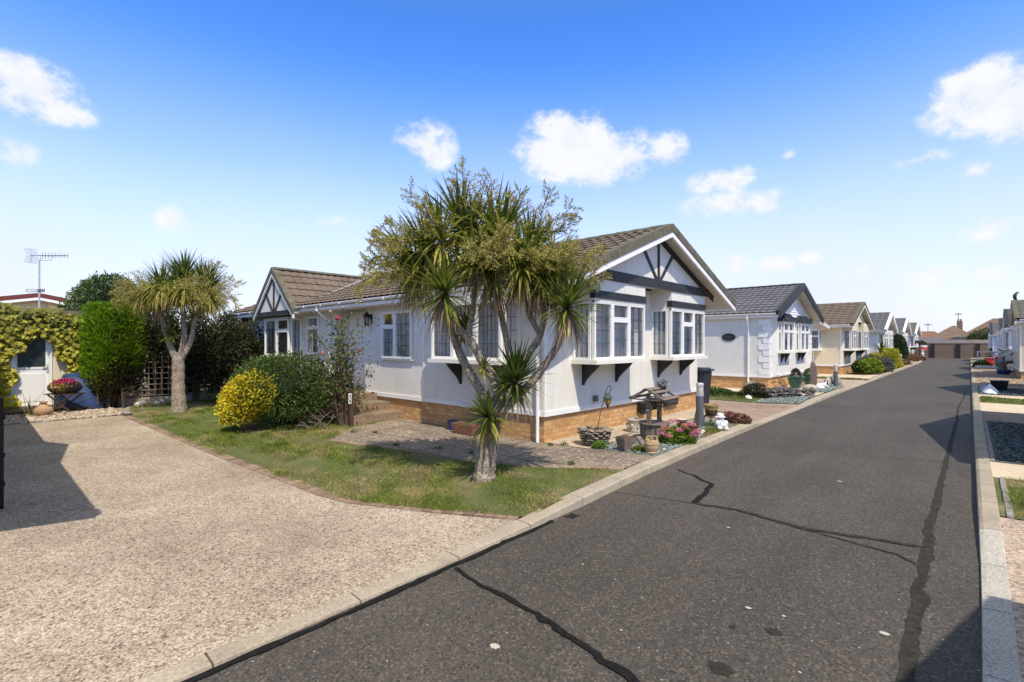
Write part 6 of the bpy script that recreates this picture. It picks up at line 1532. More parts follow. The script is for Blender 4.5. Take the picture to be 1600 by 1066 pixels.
# white figure: plump seated child in a floppy hat
x, y = -3.62, 9.72; z = gzz(x, y); t = thing('garden_figure', 'white painted seated garden figure in a floppy hat near the kerb', 'statue', (x, y, z)); t.scale = (.82, .82, .82); O = Vector((x, y, z)); fw = -FV*.85+RV*.3; sd_ = RV
b = MB(); b.blob(O+Vector((0, 0, .15)), (.115, .105, .15), 2, .1, 1); b.blob(O+fw*.03+Vector((0, 0, .285)), (.075, .075, .08), 2, .05, 2)
for sg in (-1, 1):
    b.blob(O+sd_*(.10*sg)+fw*.05+Vector((0, 0, .17)), (.05, .05, .075), 2, .1, 3); b.blob(O+sd_*(.075*sg)+fw*.10+Vector((0, 0, .06)), (.06, .07, .055), 2, .1, 4); b.blob(O+sd_*(.03*sg)+fw*.115+Vector((0, 0, .13)), (.035, .035, .035), 1, .1, 5)
b.blob(O+fw*.095+Vector((0, 0, .28)), (.018, .018, .018), 1)
me_ = b.build('body', 'white_paint', t, smooth=True)
rm = me_.modifiers.new('merge', 'REMESH'); rm.mode = 'VOXEL'; rm.voxel_size = .012; rm.use_smooth_shade = True
b = MB(); b.lathe(tuple(O+Vector((0, 0, .32))), [(.10, 0), (.115, -.008), (.118, .0), (.085, .02), (.078, .06), (.05, .085), (.01, .09)], 16, wob=.05); b.build('hat', 'white_paint', t, smooth=True)
for sg in (-1, 1): b = MB(); b.blob(O+sd_*(.03*sg)+fw*.095+Vector((0, 0, .298)), .009, 1); b.build('eye', 'plaque', t)
for i, (x, y, r_) in enumerate([(-3.85, 9.2, (.11, .05, .03)), (-3.76, 9.25, (.05, .04, .035)), (-3.60, 7.35, (.03, .025, .015))]):
    b = MB(); b.blob((x, y, gzz(x, y)+r_[2]*.7), r_, 2, .5, 40+i); tag(b.build('white_stone', 'stone_white', smooth=True, at=(x, y, gzz(x, y))), ['long flat white stone lying between brown pot and white figure', 'small white stone touching the long flat one', 'tiny white pebble beside the urn'][i], 'stone')
def clump(name, label, cat, x, y, r_, n, cols, seed, ls=.05, wd=.6, hz=.6, z=None):
    q = np.random.default_rng(seed); z = gzz(x, y) if z is None else z
    U = nrm(q.normal(size=(n, 3))); U[:, 2] = np.abs(U[:, 2]); P = np.array([x, y, z])+U*np.array([r_, r_, r_*hz])*(1-.5*q.random((n, 1))**2)*lump(U, seed, amp=.4)[:, None]
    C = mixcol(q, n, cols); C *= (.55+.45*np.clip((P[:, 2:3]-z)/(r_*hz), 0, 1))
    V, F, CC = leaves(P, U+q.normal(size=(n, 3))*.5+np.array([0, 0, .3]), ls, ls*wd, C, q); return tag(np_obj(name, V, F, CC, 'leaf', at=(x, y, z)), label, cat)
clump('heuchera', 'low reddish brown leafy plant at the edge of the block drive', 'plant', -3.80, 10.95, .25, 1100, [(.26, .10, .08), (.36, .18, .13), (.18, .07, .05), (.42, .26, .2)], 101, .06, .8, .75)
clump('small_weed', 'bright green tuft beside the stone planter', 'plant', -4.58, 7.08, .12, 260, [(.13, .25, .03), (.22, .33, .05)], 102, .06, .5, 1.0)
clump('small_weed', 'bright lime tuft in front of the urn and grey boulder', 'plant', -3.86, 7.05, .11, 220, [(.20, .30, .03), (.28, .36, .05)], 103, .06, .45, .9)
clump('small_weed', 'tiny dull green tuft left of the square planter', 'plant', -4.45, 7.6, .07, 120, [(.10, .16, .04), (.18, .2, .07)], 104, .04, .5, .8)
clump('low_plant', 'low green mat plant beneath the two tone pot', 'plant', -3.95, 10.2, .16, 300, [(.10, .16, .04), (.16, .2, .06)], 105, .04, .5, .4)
for i, (x, y, s_) in enumerate([(-8.95, 5.1, .07), (-8.6, 5.35, .05), (-5.35, 6.72, .06), (-5.2, 6.9, .07), (-6.5, 5.25, .06), (-7.3, 4.95, .05), (-4.2, 5.75, .05), (-5.9, 5.4, .05)]):
    clump('path_weed', 'small green weed growing in a joint of the paved path', 'weed', x, y, s_, 60, [(.11, .19, .03), (.18, .24, .05)], 110+i, .035, .45, .7)['group'] = 'weeds in the path joints'

# ------------------------------------------------------------------ garden of the second house
for i, (x, y, lab) in enumerate([(-5.28, 22.0, 'square green glazed planter under the first bay, with a dark plant in it'), (-5.3, 24.3, 'green glazed planter behind the wooden stump with bright leaves')]):
    z = gzz(x, y); t = thing('green_planter', lab, 'planter', (x, y, z), 'green glazed planters')
    b = MB(); A = [(x-.15, y-.15, z), (x+.15, y-.15, z), (x+.15, y+.15, z), (x-.15, y+.15, z)]; B = [(x-.24, y-.24, z+.40), (x+.24, y-.24, z+.40), (x+.24, y+.24, z+.40), (x-.24, y+.24, z+.40)]; b.loft(A, B); b.build('pot', 'greenpot', t, bevel=.02)
    b = MB(); A = [(x-.26, y-.26, z+.401), (x+.26, y-.26, z+.401), (x+.26, y+.26, z+.401), (x-.26, y+.26, z+.401)]; b.loft(A, [(p[0], p[1], z+.46) for p in A]); b.build('rim', 'greenpot', t)
    q = np.random.default_rng(120+i); N = 300; U = nrm(q.normal(size=(N, 3))); U[:, 2] = np.abs(U[:, 2]); P = np.array([x, y, z+.46])+U*np.array([.17, .17, .28]) if i == 0 else np.array([x, y, z+.46])+U*np.array([.2, .2, .2])
    V, F, CC = leaves(P, U, .09, .05, mixcol(q, N, [[(.08, .07, .075), (.13, .11, .1)], [(.08, .16, .03), (.13, .22, .04)]][i]), q); np_obj('foliage', V, F, CC, 'leaf', t)
x, y = -4.98, 23.5; z = gzz(x, y); b = MB(); A = [(x-.11, y-.1, z-.05), (x+.11, y-.1, z-.05), (x+.1, y+.1, z-.05), (x-.1, y+.1, z-.05)]; b.loft(A, [(p[0]*1.0, p[1], z+.80) for p in A]); b.loft([(p[0], p[1], z+.801) for p in A], [(x-.04+(p[0]-x)*.3, y+(p[1]-y)*.4, z+1.0) for p in A]); tag(b.build('wooden_stump', 'timber_grey', at=(x, y, z)), 'upright weathered timber stump with pointed top beside the green planters', 'post')
t = thing('driftwood', 'dark gnarled driftwood piece lying on the slate near the second house', 'driftwood', (-4.5, 17.9, .05)); b = MB(); q = random.Random(33)
for k in range(46):
    c = Vector((-4.5, 17.9, .1))+RV*q.uniform(-.85, .85)+FV*q.uniform(-.2, .2)+Vector((0, 0, q.uniform(0, .17))); b.blob(c, (q.uniform(.05, .13), q.uniform(.05, .11), q.uniform(.05, .12)), 1, .7, k)
b.build('wood', 'drift', t); b = MB()
for k in range(12): c = Vector((-4.5, 17.85, .12))+RV*q.uniform(-.7, .7)-FV*.15; b.blob(c+Vector((0, 0, q.uniform(0, .15))), (.07, .05, .03), 1, .5, 90+k)
b.build('bleached_wood', 'stone_grey', t)
RK = [(-4.55, 20.9, .34, .16, .15, 'stone_pale', 'large pinkish white stone in the slate bed left of the dog ornament'), (-4.35, 21.5, .24, .2, .11, 'stone_white', 'second white stone beside the large pinkish one'), (-4.5, 25.0, .3, .26, .27, 'stone_grey', 'grey boulder behind the far bollard light'),
      (-4.7, 24.6, .22, .2, .2, 'stone_pale', 'buff stone between the dog ornament and the boulder'), (-5.3, 16.6, .16, .12, .08, 'stone_white', 'small white rock in the planted strip by the white house'), (-6.9, 16.2, .18, .14, .08, 'stone_grey', 'grey rock at the edge of the lawn strip'), (-5.5, 18.0, .3, .15, .1, 'stone_pale', 'flat buff rock among the low plants by the corner blocks')]
for i, (x, y, a_, b_, c_, m_t, lab) in enumerate(RK):
    b = MB(); b.blob((x, y, gzz(x, y)+c_*.6), (a_*.7, a_*.7, c_), 2, .45, 60+i); tag(b.build('rock', m_t, smooth=True, at=(x, y, gzz(x, y))), lab, 'rock', 'ornamental stones')
# black and white lying dog ornament
x, y = -4.55, 22.9; z = gzz(x, y); O = Vector((x, y, z)); t = thing('dog_ornament', 'white lying dog ornament with black face on the stones', 'dog ornament', (x, y, z)); f_ = RV
b = MB(); b.blob(O+Vector((0, 0, .15)), (.17, .17, .13), 2, .1, 1); b.blob(O-f_*.22+Vector((0, 0, .13)), (.15, .15, .12), 2, .1, 2); b.blob(O+f_*.24+Vector((0, 0, .26)), (.10, .10, .1), 2, .05, 3); b.blob(O+f_*.14+Vector((0, 0, .2)), (.1, .1, .11), 2); b.blob(O+f_*.33-FV*.05+Vector((0, 0, .235)), (.055, .055, .045), 2)
for sg in (-1, 1): b.tube([O+f_*.1+FV*.1*sg+Vector((0, 0, .1)), O+f_*.36+FV*.1*sg+Vector((0, 0, .04))], [.055, .04], 8); b.blob(O-f_*.2+FV*.15*sg+Vector((0, 0, .08)), (.11, .08, .08), 2)
b.tube([O-f_*.34+Vector((0, 0, .1)), O-f_*.48-FV*.08+Vector((0, 0, .05))], [.035, .015], 7)
sh = lambda mb: setattr(mb, 'v', [(O.x+(v[0]-O.x)*.66, O.y+(v[1]-O.y)*.66, O.z+(v[2]-O.z)*.66) for v in mb.v])
sh(b); m_o = b.build('body', 'white_paint', t, smooth=True); rm = m_o.modifiers.new('merge', 'REMESH'); rm.mode = 'VOXEL'; rm.voxel_size = .02; rm.use_smooth_shade = True
for sg in (-1, 1): b = MB(); b.blob(O+f_*.24+FV*(.085*sg)+Vector((0, 0, .28)), (.05, .045, .075), 2); sh(b); b.build('ear', 'plaque', t, smooth=True)
b = MB(); b.blob(O+f_*.385-FV*.06+Vector((0, 0, .245)), .022, 1); sh(b); b.build('nose', 'plaque', t)
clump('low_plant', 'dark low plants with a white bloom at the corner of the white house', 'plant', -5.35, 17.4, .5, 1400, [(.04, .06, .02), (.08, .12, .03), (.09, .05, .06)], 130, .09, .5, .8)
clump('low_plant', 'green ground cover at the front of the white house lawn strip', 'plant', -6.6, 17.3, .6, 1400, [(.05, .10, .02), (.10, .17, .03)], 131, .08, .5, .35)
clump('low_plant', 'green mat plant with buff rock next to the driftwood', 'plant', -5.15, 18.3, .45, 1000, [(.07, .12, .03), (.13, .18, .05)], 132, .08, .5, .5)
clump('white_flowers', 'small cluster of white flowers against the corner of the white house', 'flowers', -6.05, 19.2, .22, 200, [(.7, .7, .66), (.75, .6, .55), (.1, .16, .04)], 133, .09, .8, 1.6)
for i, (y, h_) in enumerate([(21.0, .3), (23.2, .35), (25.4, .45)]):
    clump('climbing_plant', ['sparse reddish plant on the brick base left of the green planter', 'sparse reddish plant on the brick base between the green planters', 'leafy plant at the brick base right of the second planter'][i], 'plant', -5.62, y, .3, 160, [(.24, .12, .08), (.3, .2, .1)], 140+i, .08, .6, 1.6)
# ------------------------------------------------------------------ beds by the cream house and beyond
YG = [(.46, .42, .02), (.62, .54, .03), (.24, .30, .02)]; GG = [(.20, .28, .02), (.32, .40, .03), (.11, .18, .015)]; LV = [(.12, .10, .13), (.10, .11, .07), (.16, .14, .15)]; DG = [(.03, .055, .02), (.055, .085, .03), (.02, .04, .015)]
for i, (lab, c, r, n_, ls, cols) in enumerate([
    ('low bright green shrub at the front of the bed by the cream house', (-4.5, 35.1, .42), (.55, 1.2, .52), 2600, .11, GG), ('greyish lavender bush beside the kerb', (-4.12, 36.6, .36), (.32, 1.0, .46), 1600, .11, LV),
    ('dark purple green shrub at the left end of the cream house bed', (-5.05, 34.9, .38), (.4, .8, .42), 1300, .11, DG), ('pale lavender clump in the middle of the cream house bed', (-4.9, 37.4, .55), (.5, 1.3, .5), 1600, .12, LV),
    ('golden yellow shrub along the kerb beyond the lavender', (-4.55, 43.6, .5), (.55, 2.4, .6), 3500, .13, YG), ('yellow green shrub behind the lavender', (-5.0, 40.0, .55), (.5, 1.6, .6), 2500, .13, YG),
    ('green bush on the kerb side of the yellow shrubs', (-4.3, 40.2, .3), (.3, 1.2, .42), 1300, .11, GG)]):
    bush('bed_shrub', lab, 'shrub', c, r, n_, ls, cols, 160+i, 'shrubs in the bed by the cream house', z0=.03, stems=False, amp=.4)
V, F, C = [], [], []; q = np.random.default_rng(171)
rosette(V, F, C, (-5.25, 45.2, 1.15), (0, 0, 1), 70, 1.1, .09, [[(.05, .09, .025), (.08, .13, .04)], [(.07, .11, .03), (.14, .16, .06)]], q, (5, 100), (.2, .9))
t = thing('spiky_palm', 'small spiky palm standing behind the yellow shrubs', 'palm', (-5.25, 45.2, .02)); np_obj('leaf_head', V, F, C, 'blade', t); b = MB(); b.tube([(-5.25, 45.2, 0), (-5.25, 45.2, 1.15)], [.12, .09], 8); b.build('trunk', 'bark', t)
bush('dark_evergreen', 'broad dark green evergreen tree in front of the further white houses', 'tree', (-5.35, 55.0, 1.25), (.75, 1.0, 1.35), 6500, .14, DG, 172, z0=.03, amp=.3, stemname='trunk')
bush('distant_tree', 'small dark treetop above the roof of the further white house', 'tree', (-13, 58.5, 4.0), (.8, .8, .9), 900, .2, DG, 173, z0=.0, amp=.5, stemname='trunk')
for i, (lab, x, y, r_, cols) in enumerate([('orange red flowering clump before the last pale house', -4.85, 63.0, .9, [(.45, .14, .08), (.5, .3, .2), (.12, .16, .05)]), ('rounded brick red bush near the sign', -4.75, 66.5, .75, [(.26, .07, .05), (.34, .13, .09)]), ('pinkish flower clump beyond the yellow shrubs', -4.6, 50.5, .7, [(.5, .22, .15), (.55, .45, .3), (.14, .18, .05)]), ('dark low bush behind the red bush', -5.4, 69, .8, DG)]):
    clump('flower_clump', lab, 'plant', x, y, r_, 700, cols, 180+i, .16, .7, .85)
b = MB(); b.blob((-4.75, 69.6, .25), (.5, .45, .36), 2, .5, 7); tag(b.build('boulder', 'stone_grey', smooth=True, at=(-4.75, 69.3, 0)), 'big grey boulder at the far bend of the road', 'rock')
t = thing('road_sign', 'red and white rectangular sign on a dark post by the far brick wall', 'sign', (-4.9, 72, 0))
b = MB(); b.beam((-4.9, 72, 0), (-4.9, 72, 1.9), .12, .12, (1, 0, 0)); b.build('post', 'timber_brown', t)
b = MB(); O = Vector((-4.9, 72, 1.02))-FV*.1; b.obox(O, RV, -FV, .0, .72, 0, .03, 0, .36); b.build('lower_panel', 'sign_red', t); b = MB(); b.obox(O, RV, -FV, .0, .72, 0, .031, .361, .52); b.build('upper_panel', 'upvc', t)
clump('small_tree', 'thin leafy growth on top of the sign post', 'plant', -4.9, 72.1, .5, 260, DG, 190, .16, .6, .6, z=1.75)
for i, (x, y) in enumerate([(-5.2, 68.0), (-4.6, 71.2)]):
    b = MB(); b.lathe((x, y, .02), [(.2, 0), (.22, .1), (.1, .2), (.12, .5), (.16, .6), (.05, .8), (.1, .9), (.01, 1.0)], 10); tag(b.build('garden_figure', 'white_paint', smooth=True, at=(x, y, .02)), ['small white ornament left of the sign post', 'small white ornament right of the sign post'][i], 'ornament')

# ------------------------------------------------------------------ end wall and houses behind it
t = thing('boundary_wall', 'long brown brick wall closing the end of the road, with dark piers', 'wall', (-6, 80, 0))
b = MB(); b.box(-40, 30, 80, 80.22, -.05, 1.78); b.build('wall', 'brick_wall', t)
b = MB(); b.box(-40, 30, 79.95, 80.27, 1.781, 2.2); b.build('coping', 'coping', t)
for k, x in enumerate((-27, -24.6, -22.2, -19.8, -17.4, -15, -12.6, -10.4, -8.5, -6.4, -4.2, -1.85, -.14, 2, 4, 6.4)): b = MB(); b.box(x-.15, x+.15, 79.85, 79.999, -.05, 1.78); b.build('pier', 'timber_dark', t)
def hip_house(label, x, y, hw_, hd, ez, rz, ridge, roof, chim=None, wall='brick_wall', rot=0):
    t = thing('bungalow', label, 'bungalow', (x, y, 0), 'houses behind the end wall')
    b = MB(); b.box(x-hw_, x+hw_, y-hd, y+hd, 0, ez); b.build('wall', wall, t)
    b = MB(); o = .4; A = [(x-hw_-o, y-hd-o, ez), (x+hw_+o, y-hd-o, ez), (x+hw_+o, y+hd+o, ez), (x-hw_-o, y+hd+o, ez)]
    k = len(b.v); b.add(A+[(x-ridge, y, rz), (x+ridge, y, rz)] if True else A, [(0, 1, 5, 4), (1, 2, 5), (2, 3, 4, 5), (3, 0, 4), (0, 3, 2, 1)]); ro = b.build('roof', roof, t)
    b = MB(); b.box(x-hw_-o, x+hw_+o, y-hd-o-.02, y-hd-o, ez-.25, ez); b.build('fascia', 'upvc', t)
    if chim:
        cx, cz = chim; b = MB(); b.box(cx-.35, cx+.35, y-.3, y+.3, rz-1.2, cz); ch = b.build('chimney', 'brick_wall', ro)
        for s_ in (-.15, .15): b = MB(); b.lathe((cx+s_, y, cz), [(.12, 0), (.10, .35), (.08, .35)], 10); b.build('chimney_pot', 'terracotta', ch)
    return t
hip_house('brown hipped roof house behind the middle of the end wall, with a tall chimney', -3.1, 107, 3.3, 4, 2.0, 4.6, .15, 'roof_terracotta', (-2.35, 5.3))
hip_house('broad brown roofed house behind the right end of the wall', 3.9, 111, 6.8, 4.5, 2.3, 5.75, 2.4, 'roof_terracotta')
hip_house('low red brown roofed house behind the left part of the wall, two short chimneys', -6.6, 106.5, 2.6, 3, 2.3, 3.75, 1.2, 'roof_red', (-7.6, 4.3))
hip_house('grey flat looking garage roof just behind the wall', -5.5, 90.6, 1.7, 2.0, 2.25, 2.6, 1.2, 'roof_char', None, 'upvc')
hip_house('dark slate roofed shed behind the wall near the hedge', -2.1, 96.3, 1.15, 1.5, 2.1, 2.7, .6, 'verge_dark', None, 'timber_brown')
bush('wall_hedge', 'rounded green hedge top behind the right end of the brick wall', 'hedge', (1.0, 88, 2.4), (2.6, 1.2, 1.1), 2500, .22, [(.05, .09, .02), (.10, .14, .03), (.03, .06, .02)], 200, z0=.5, stems=False)
for i, (x, y, h) in enumerate([(-2.5, 107.3, 6.6), (-6.2, 106.5, 5.0), (-7.9, 106.5, 4.9)]):
    b = MB(); b.tube([(x, y, 3.6), (x, y, h)], .04, 6); c = Vector((x, y, h-.15)); b.tube([c-RV*.6, c+RV*.6], .03, 5)
    for k in range(6): d = c+RV*(-.5+.2*k); b.tube([d-Vector((0, 0, .2)), d+Vector((0, 0, .2))], .02, 4)
    tag(b.build('television_aerial', 'metal_grey', at=(x, y, 3.6)), ['thin aerial beside the tall chimney behind the wall', 'thin aerial over the low red brown roof, nearer the road', 'thin aerial at the left of the low red brown roof'][i], 'aerial')

# ------------------------------------------------------------------ right-hand gardens
zr_ = lambda x, y: rp(0)(x, y)
t = thing('handrail', 'white tubular handrail with two rails at the far right of the road', 'handrail', (-.1, 50, .1))
b = MB()
for z in (1.05, .62): b.tube([(-.12, 50, z+.1), (1.6, 50, z+.1)], .035, 8)
b.build('rail', 'upvc', t)
for x in (-.12, 1.6): b = MB(); b.tube([(x, 50, 0), (x, 50, 1.18)], .04, 8); b.build('post', 'upvc', t)
b = MB(); A = [(.37, 54.6, .1), (.97, 54.6, .1), (.97, 55.1, .1), (.37, 55.1, .1)]; b.loft(A, [((p[0]-.67)*1.12+.67, p[1], .62) for p in A]); rb = b.build('storage_box', 'red_plastic', at=(.67, 54.8, .1), bevel=.02); tag(rb, 'bright red plastic storage box behind the car', 'box')
b = MB(); A = [(.31, 54.55, .621), (1.03, 54.55, .621), (1.03, 55.15, .621), (.31, 55.15, .621)]; b.loft(A, [(p[0], p[1], .68) for p in A]); b.build('lid', 'red_plastic', rb)
for i, (lab, x, y, r_, cols) in enumerate([('green bedding plants with orange flowers below the white handrail', .3, 47.6, .36, [(.10, .16, .03), (.16, .2, .05), (.5, .15, .05)]), ('dark leafy plants behind the handrail', .05, 51.2, .35, [(.04, .07, .02), (.08, .12, .03)]), ('straw coloured grassy plant near the red box', .4, 49.0, .3, [(.40, .30, .15), (.3, .26, .1)]), ('leafy green plants at the corner of the far right flower bed', -.02, 48.6, .35, [(.08, .13, .03), (.14, .18, .05)]), ('dark green shrub behind the red box', 1.0, 57, .8, DG)]):
    clump('bed_plant', lab, 'plant', x, y, r_, 600, cols, 210+i, .13, .55, 1.0, zr_(x, y))
b = MB()
for i in range(8): b.box(-.25+.4*i, -.25+.4*i+.38, 46.5, 46.62, 0, .28)
struct(b.build('bed_edging', 'stone_white'))
# silver car, tail towards the road
cx, cy, cw = .62, 41.0, 1.72
t = thing('parked_car', 'silver hatchback parked with its tail towards the road on the right', 'car', (cx+1.9, cy, .1))
ST = [  # distance from tail, half-width low, half-width roof, sill z, waist z, roof z
    (.0, .62, .52, .42, .78, .82), (.05, .74, .58, .34, .86, .90), (.18, .80, .60, .27, .93, 1.00), (.38, .84, .60, .24, .97, 1.14), (.62, .86, .60, .22, .98, 1.29), (.95, .86, .61, .22, .97, 1.41), (1.5, .86, .62, .22, .95, 1.47), (2.2, .86, .61, .22, .93, 1.43), (2.8, .86, .58, .22, .91, 1.26), (3.2, .85, .60, .22, .89, .99), (3.7, .80, .60, .25, .82, .86), (4.0, .66, .55, .32, .68, .72)]
def sec(s):
    d, wl_, wr_, z0_, zw, z1 = s; pts = []
    for sg in (1, -1):
        h = [(.0, z0_), (wl_*.93, z0_), (wl_, z0_+.14), (wl_*1.0, (z0_+zw)/2), (wl_*.97, zw), (wr_+(wl_*.97-wr_)*.12, z1-.06), (wr_*.86, z1), (0, z1+.01)]
        pts += [(sg*a, z) for a, z in (h if sg == 1 else h[::-1][1:-1])]
    return [(cx+d, cy-a*cw/1.72, .1+z) for a, z in pts]
b = MB(); S_ = [sec(s) for s in catmull(ST, 3)]; n = len(S_[0])
for s in S_: b.v += s
for i in range(len(S_)-1):
    for j in range(n): b.f.append((i*n+j, i*n+(j+1) % n, (i+1)*n+(j+1) % n, (i+1)*n+j))
b.f.append(tuple(range(n))); b.f.append(tuple((len(S_)-1)*n+j for j in range(n)))
b.build('body', 'car_paint', t, smooth=True)
for sg in (-1, 1):
    yw = lambda z, d: cy+sg*(.86-(.86-.62)*max(0, (z-.96))/.48+.012)
    for (d0, d1, e0, e1, top) in ((.62, 1.34, .90, 1.32, 1.36), (1.42, 2.30, 1.40, 2.05, 1.36)):
        b = MB(); z0_, z1_ = 1.02, 1.34
        A = [(cx+d0, yw(z0_, 0), .1+z0_), (cx+d1, yw(z0_, 0), .1+z0_), (cx+e1, yw(z1_, 0), .1+z1_), (cx+e0, yw(z1_, 0), .1+z1_)]
        b.loft(A, [(x_, y_-sg*.03, z_) for x_, y_, z_ in A]); b.build('side_window', 'car_glass', t)
    for d in (.66, 3.25):
        b = MB(); b.tube([(cx+d, cy+sg*.66, .41), (cx+d, cy+sg*.885, .41)], .31, 24); wh = b.build('wheel', 'tyre', t, smooth=True)
        b = MB(); b.tube([(cx+d, cy+sg*.886, .41), (cx+d, cy+sg*.892, .41)], .205, 20)
        for k in range(5): th = 2*math.pi*k/5; b.beam((cx+d, cy+sg*.9, .41), (cx+d+.2*math.cos(th), cy+sg*.9, .41+.2*math.sin(th)), .05, .02, (0, 1, 0))
        b.build('rim', 'alloy', wh)
        b = MB(); b.tube([(cx+d, cy+sg*.80, .43), (cx+d, cy+sg*.872, .43)], .355, 24); b.build('wheel_arch', 'black_plastic', t)
    b = MB(); b.box(cx+1.05, cx+1.22, cy+sg*.875-.012, cy+sg*.875+.012, .93, .955); b.build('door_handle', 'car_paint', t)
    b = MB(); b.blob((cx+.12, cy+sg*.70, .94), (.10, .10, .07), 2); b.build('tail_light', 'tail', t, smooth=True)
b = MB(); A = [(cx+.20, cy-.54, 1.13), (cx+.20, cy+.54, 1.13), (cx+.62, cy+.50, 1.40), (cx+.62, cy-.50, 1.40)]; b.loft(A, [(x_-.03, y_, z_+.03) for x_, y_, z_ in A]); b.build('rear_window', 'car_glass', t)
b = MB(); b.box(cx-.03, cx+.0, cy-.26, cy+.26, .62, .74); b.build('number_plate', 'upvc', t)
# seated figure on a dark blue bowl
x, y = .93, 37.7; z = zr_(x, y)
pot('glazed_bowl', 'dark blue glazed bowl under the seated bronze figure', x, y, [(.18, 0), (.26, .05), (.29, .2), (.25, .26), (.18, .22)], 'bluepot', z=z)
t = thing('seated_statue', 'bronzed cross legged meditating garden statue on the blue bowl', 'statue', (x, y, z+.26)); O = Vector((x, y, z+.22)); fw = Vector((-.8, -.5, 0)).normalized(); s2_ = Vector((-fw.y, fw.x, 0))
b = MB(); b.lathe(tuple(O+Vector((0, 0, .05))), [(.26, 0), (.24, .08), (.17, .2), (.15, .3), (.2, .44), (.13, .52), (.055, .55), (.05, .6)], 16, 1, .8); b.blob(O+Vector((0, 0, .74)), (.095, .1, .12), 2); b.blob(O+Vector((0, 0, .87)), .045, 1); b.blob(O+fw*.1+Vector((0, 0, .73)), .02, 1)
for sg in (-1, 1):
    b.tube([O+s2_*.12*sg+Vector((0, 0, .1)), O+s2_*.34*sg+fw*.18+Vector((0, 0, .07)), O-s2_*.05*sg+fw*.3+Vector((0, 0, .06))], [.1, .085, .05], 8)
    b.tube([O+s2_*.18*sg+Vector((0, 0, .49)), O+s2_*.25*sg+fw*.04+Vector((0, 0, .28)), O+s2_*.05*sg+fw*.2+Vector((0, 0, .17))], [.06, .05, .035], 8); b.blob(O+s2_*.1*sg+Vector((0, 0, .72)), (.02, .03, .05), 1)
b.v = [(O.x+(v[0]-O.x)*.66, O.y+(v[1]-O.y)*.66, O.z+(v[2]-O.z)*.86) for v in b.v]; so_ = b.build('body', 'bronze', t, smooth=True); rm = so_.modifiers.new('merge', 'REMESH'); rm.mode = 'VOXEL'; rm.voxel_size = .02; rm.use_smooth_shade = True
# black trough and sacks
x, y = .50, 24.6; z = zr_(x, y); b = MB(); A = [(x-.18, y-.15, z), (x+.18, y-.15, z), (x+.18, y+.15, z), (x-.18, y+.15, z)]; B = [(x-.23, y-.2, z+.32), (x+.23, y-.2, z+.32), (x+.23, y+.2, z+.32), (x-.23, y+.2, z+.32)]; b.loft(A, B); tr_ = b.build('black_trough', 'black_plastic', at=(x, y, z), bevel=.02); tag(tr_, 'black plastic trough on the dark slate with sacks in front of it', 'trough')
b = MB(); A = [(x-.25, y-.22, z+.321), (x+.25, y-.22, z+.321), (x+.25, y+.22, z+.321), (x-.25, y+.22, z+.321)]; b.loft(A, [(p[0], p[1], z+.36) for p in A]); b.build('rim', 'black_plastic', tr_)
def sack(name, label, c, r, mat, seed):
    q = random.Random(seed); b = MB(); n1, n2 = 22, 9; G_ = []
    for j in range(n2+1):
        for i in range(n1):
            th = 2*math.pi*i/n1; h = j/n2; k = (1-h)*(1+.10*math.sin(3*th+seed)+.05*math.sin(7*th))+.03
            G_.append((c[0]+r[0]*k*math.cos(th), c[1]+r[1]*k*math.sin(th), c[2]+r[2]*h**.8*(1+.05*math.sin(4*th))))
    b.add(G_, [(j*n1+i, j*n1+(i+1) % n1, (j+1)*n1+(i+1) % n1, (j+1)*n1+i) for j in range(n2) for i in range(n1)])
    return tag(b.build(name, mat, smooth=True, at=c), label, 'sack')
sack('white_sack', 'white plastic sack slumped to a peak in front of the black trough', (.24, 23.1, zr_(0, 22.9)), (.22, .36, .30), 'tarp_white', 1)
sack('grey_sack', 'pale grey plastic sack between the white one and the trough', (.12, 23.9, zr_(0, 24)), (.17, .35, .32), 'tarp_grey', 2)
# crow on the ridge of the cream house at the right
O = Vector((1.32, 35.8, 3.92)); t = thing('crow_ornament', 'dark bird ornament perched on the roof ridge at the right edge', 'bird ornament', tuple(O))
b = MB(); b.tube([O+RV*.05-Vector((0, 0, .0)), O-RV*.05+Vector((0, 0, .14)), O-RV*.04+Vector((0, 0, .26)), O+RV*.03+Vector((0, 0, .36)), O+RV*.10+Vector((0, 0, .40))], [.03, .075, .075, .05, .045], 10); b.tube([O+RV*.10+Vector((0, 0, .41)), O+RV*.2+Vector((0, 0, .39))], [.03, .006], 6); b.tube([O-RV*.03+Vector((0, 0, .16)), O-RV*.10+Vector((0, 0, .02))], [.045, .015], 6)
b.build('body', 'plaque', t, smooth=True)
for sg in (-1, 1): b = MB(); b.tube([O+FV*.03*sg+Vector((0, 0, .1)), O+FV*.035*sg+RV*.03-Vector((0, 0, .02))], .008, 5); b.build('leg', 'plaque', t)

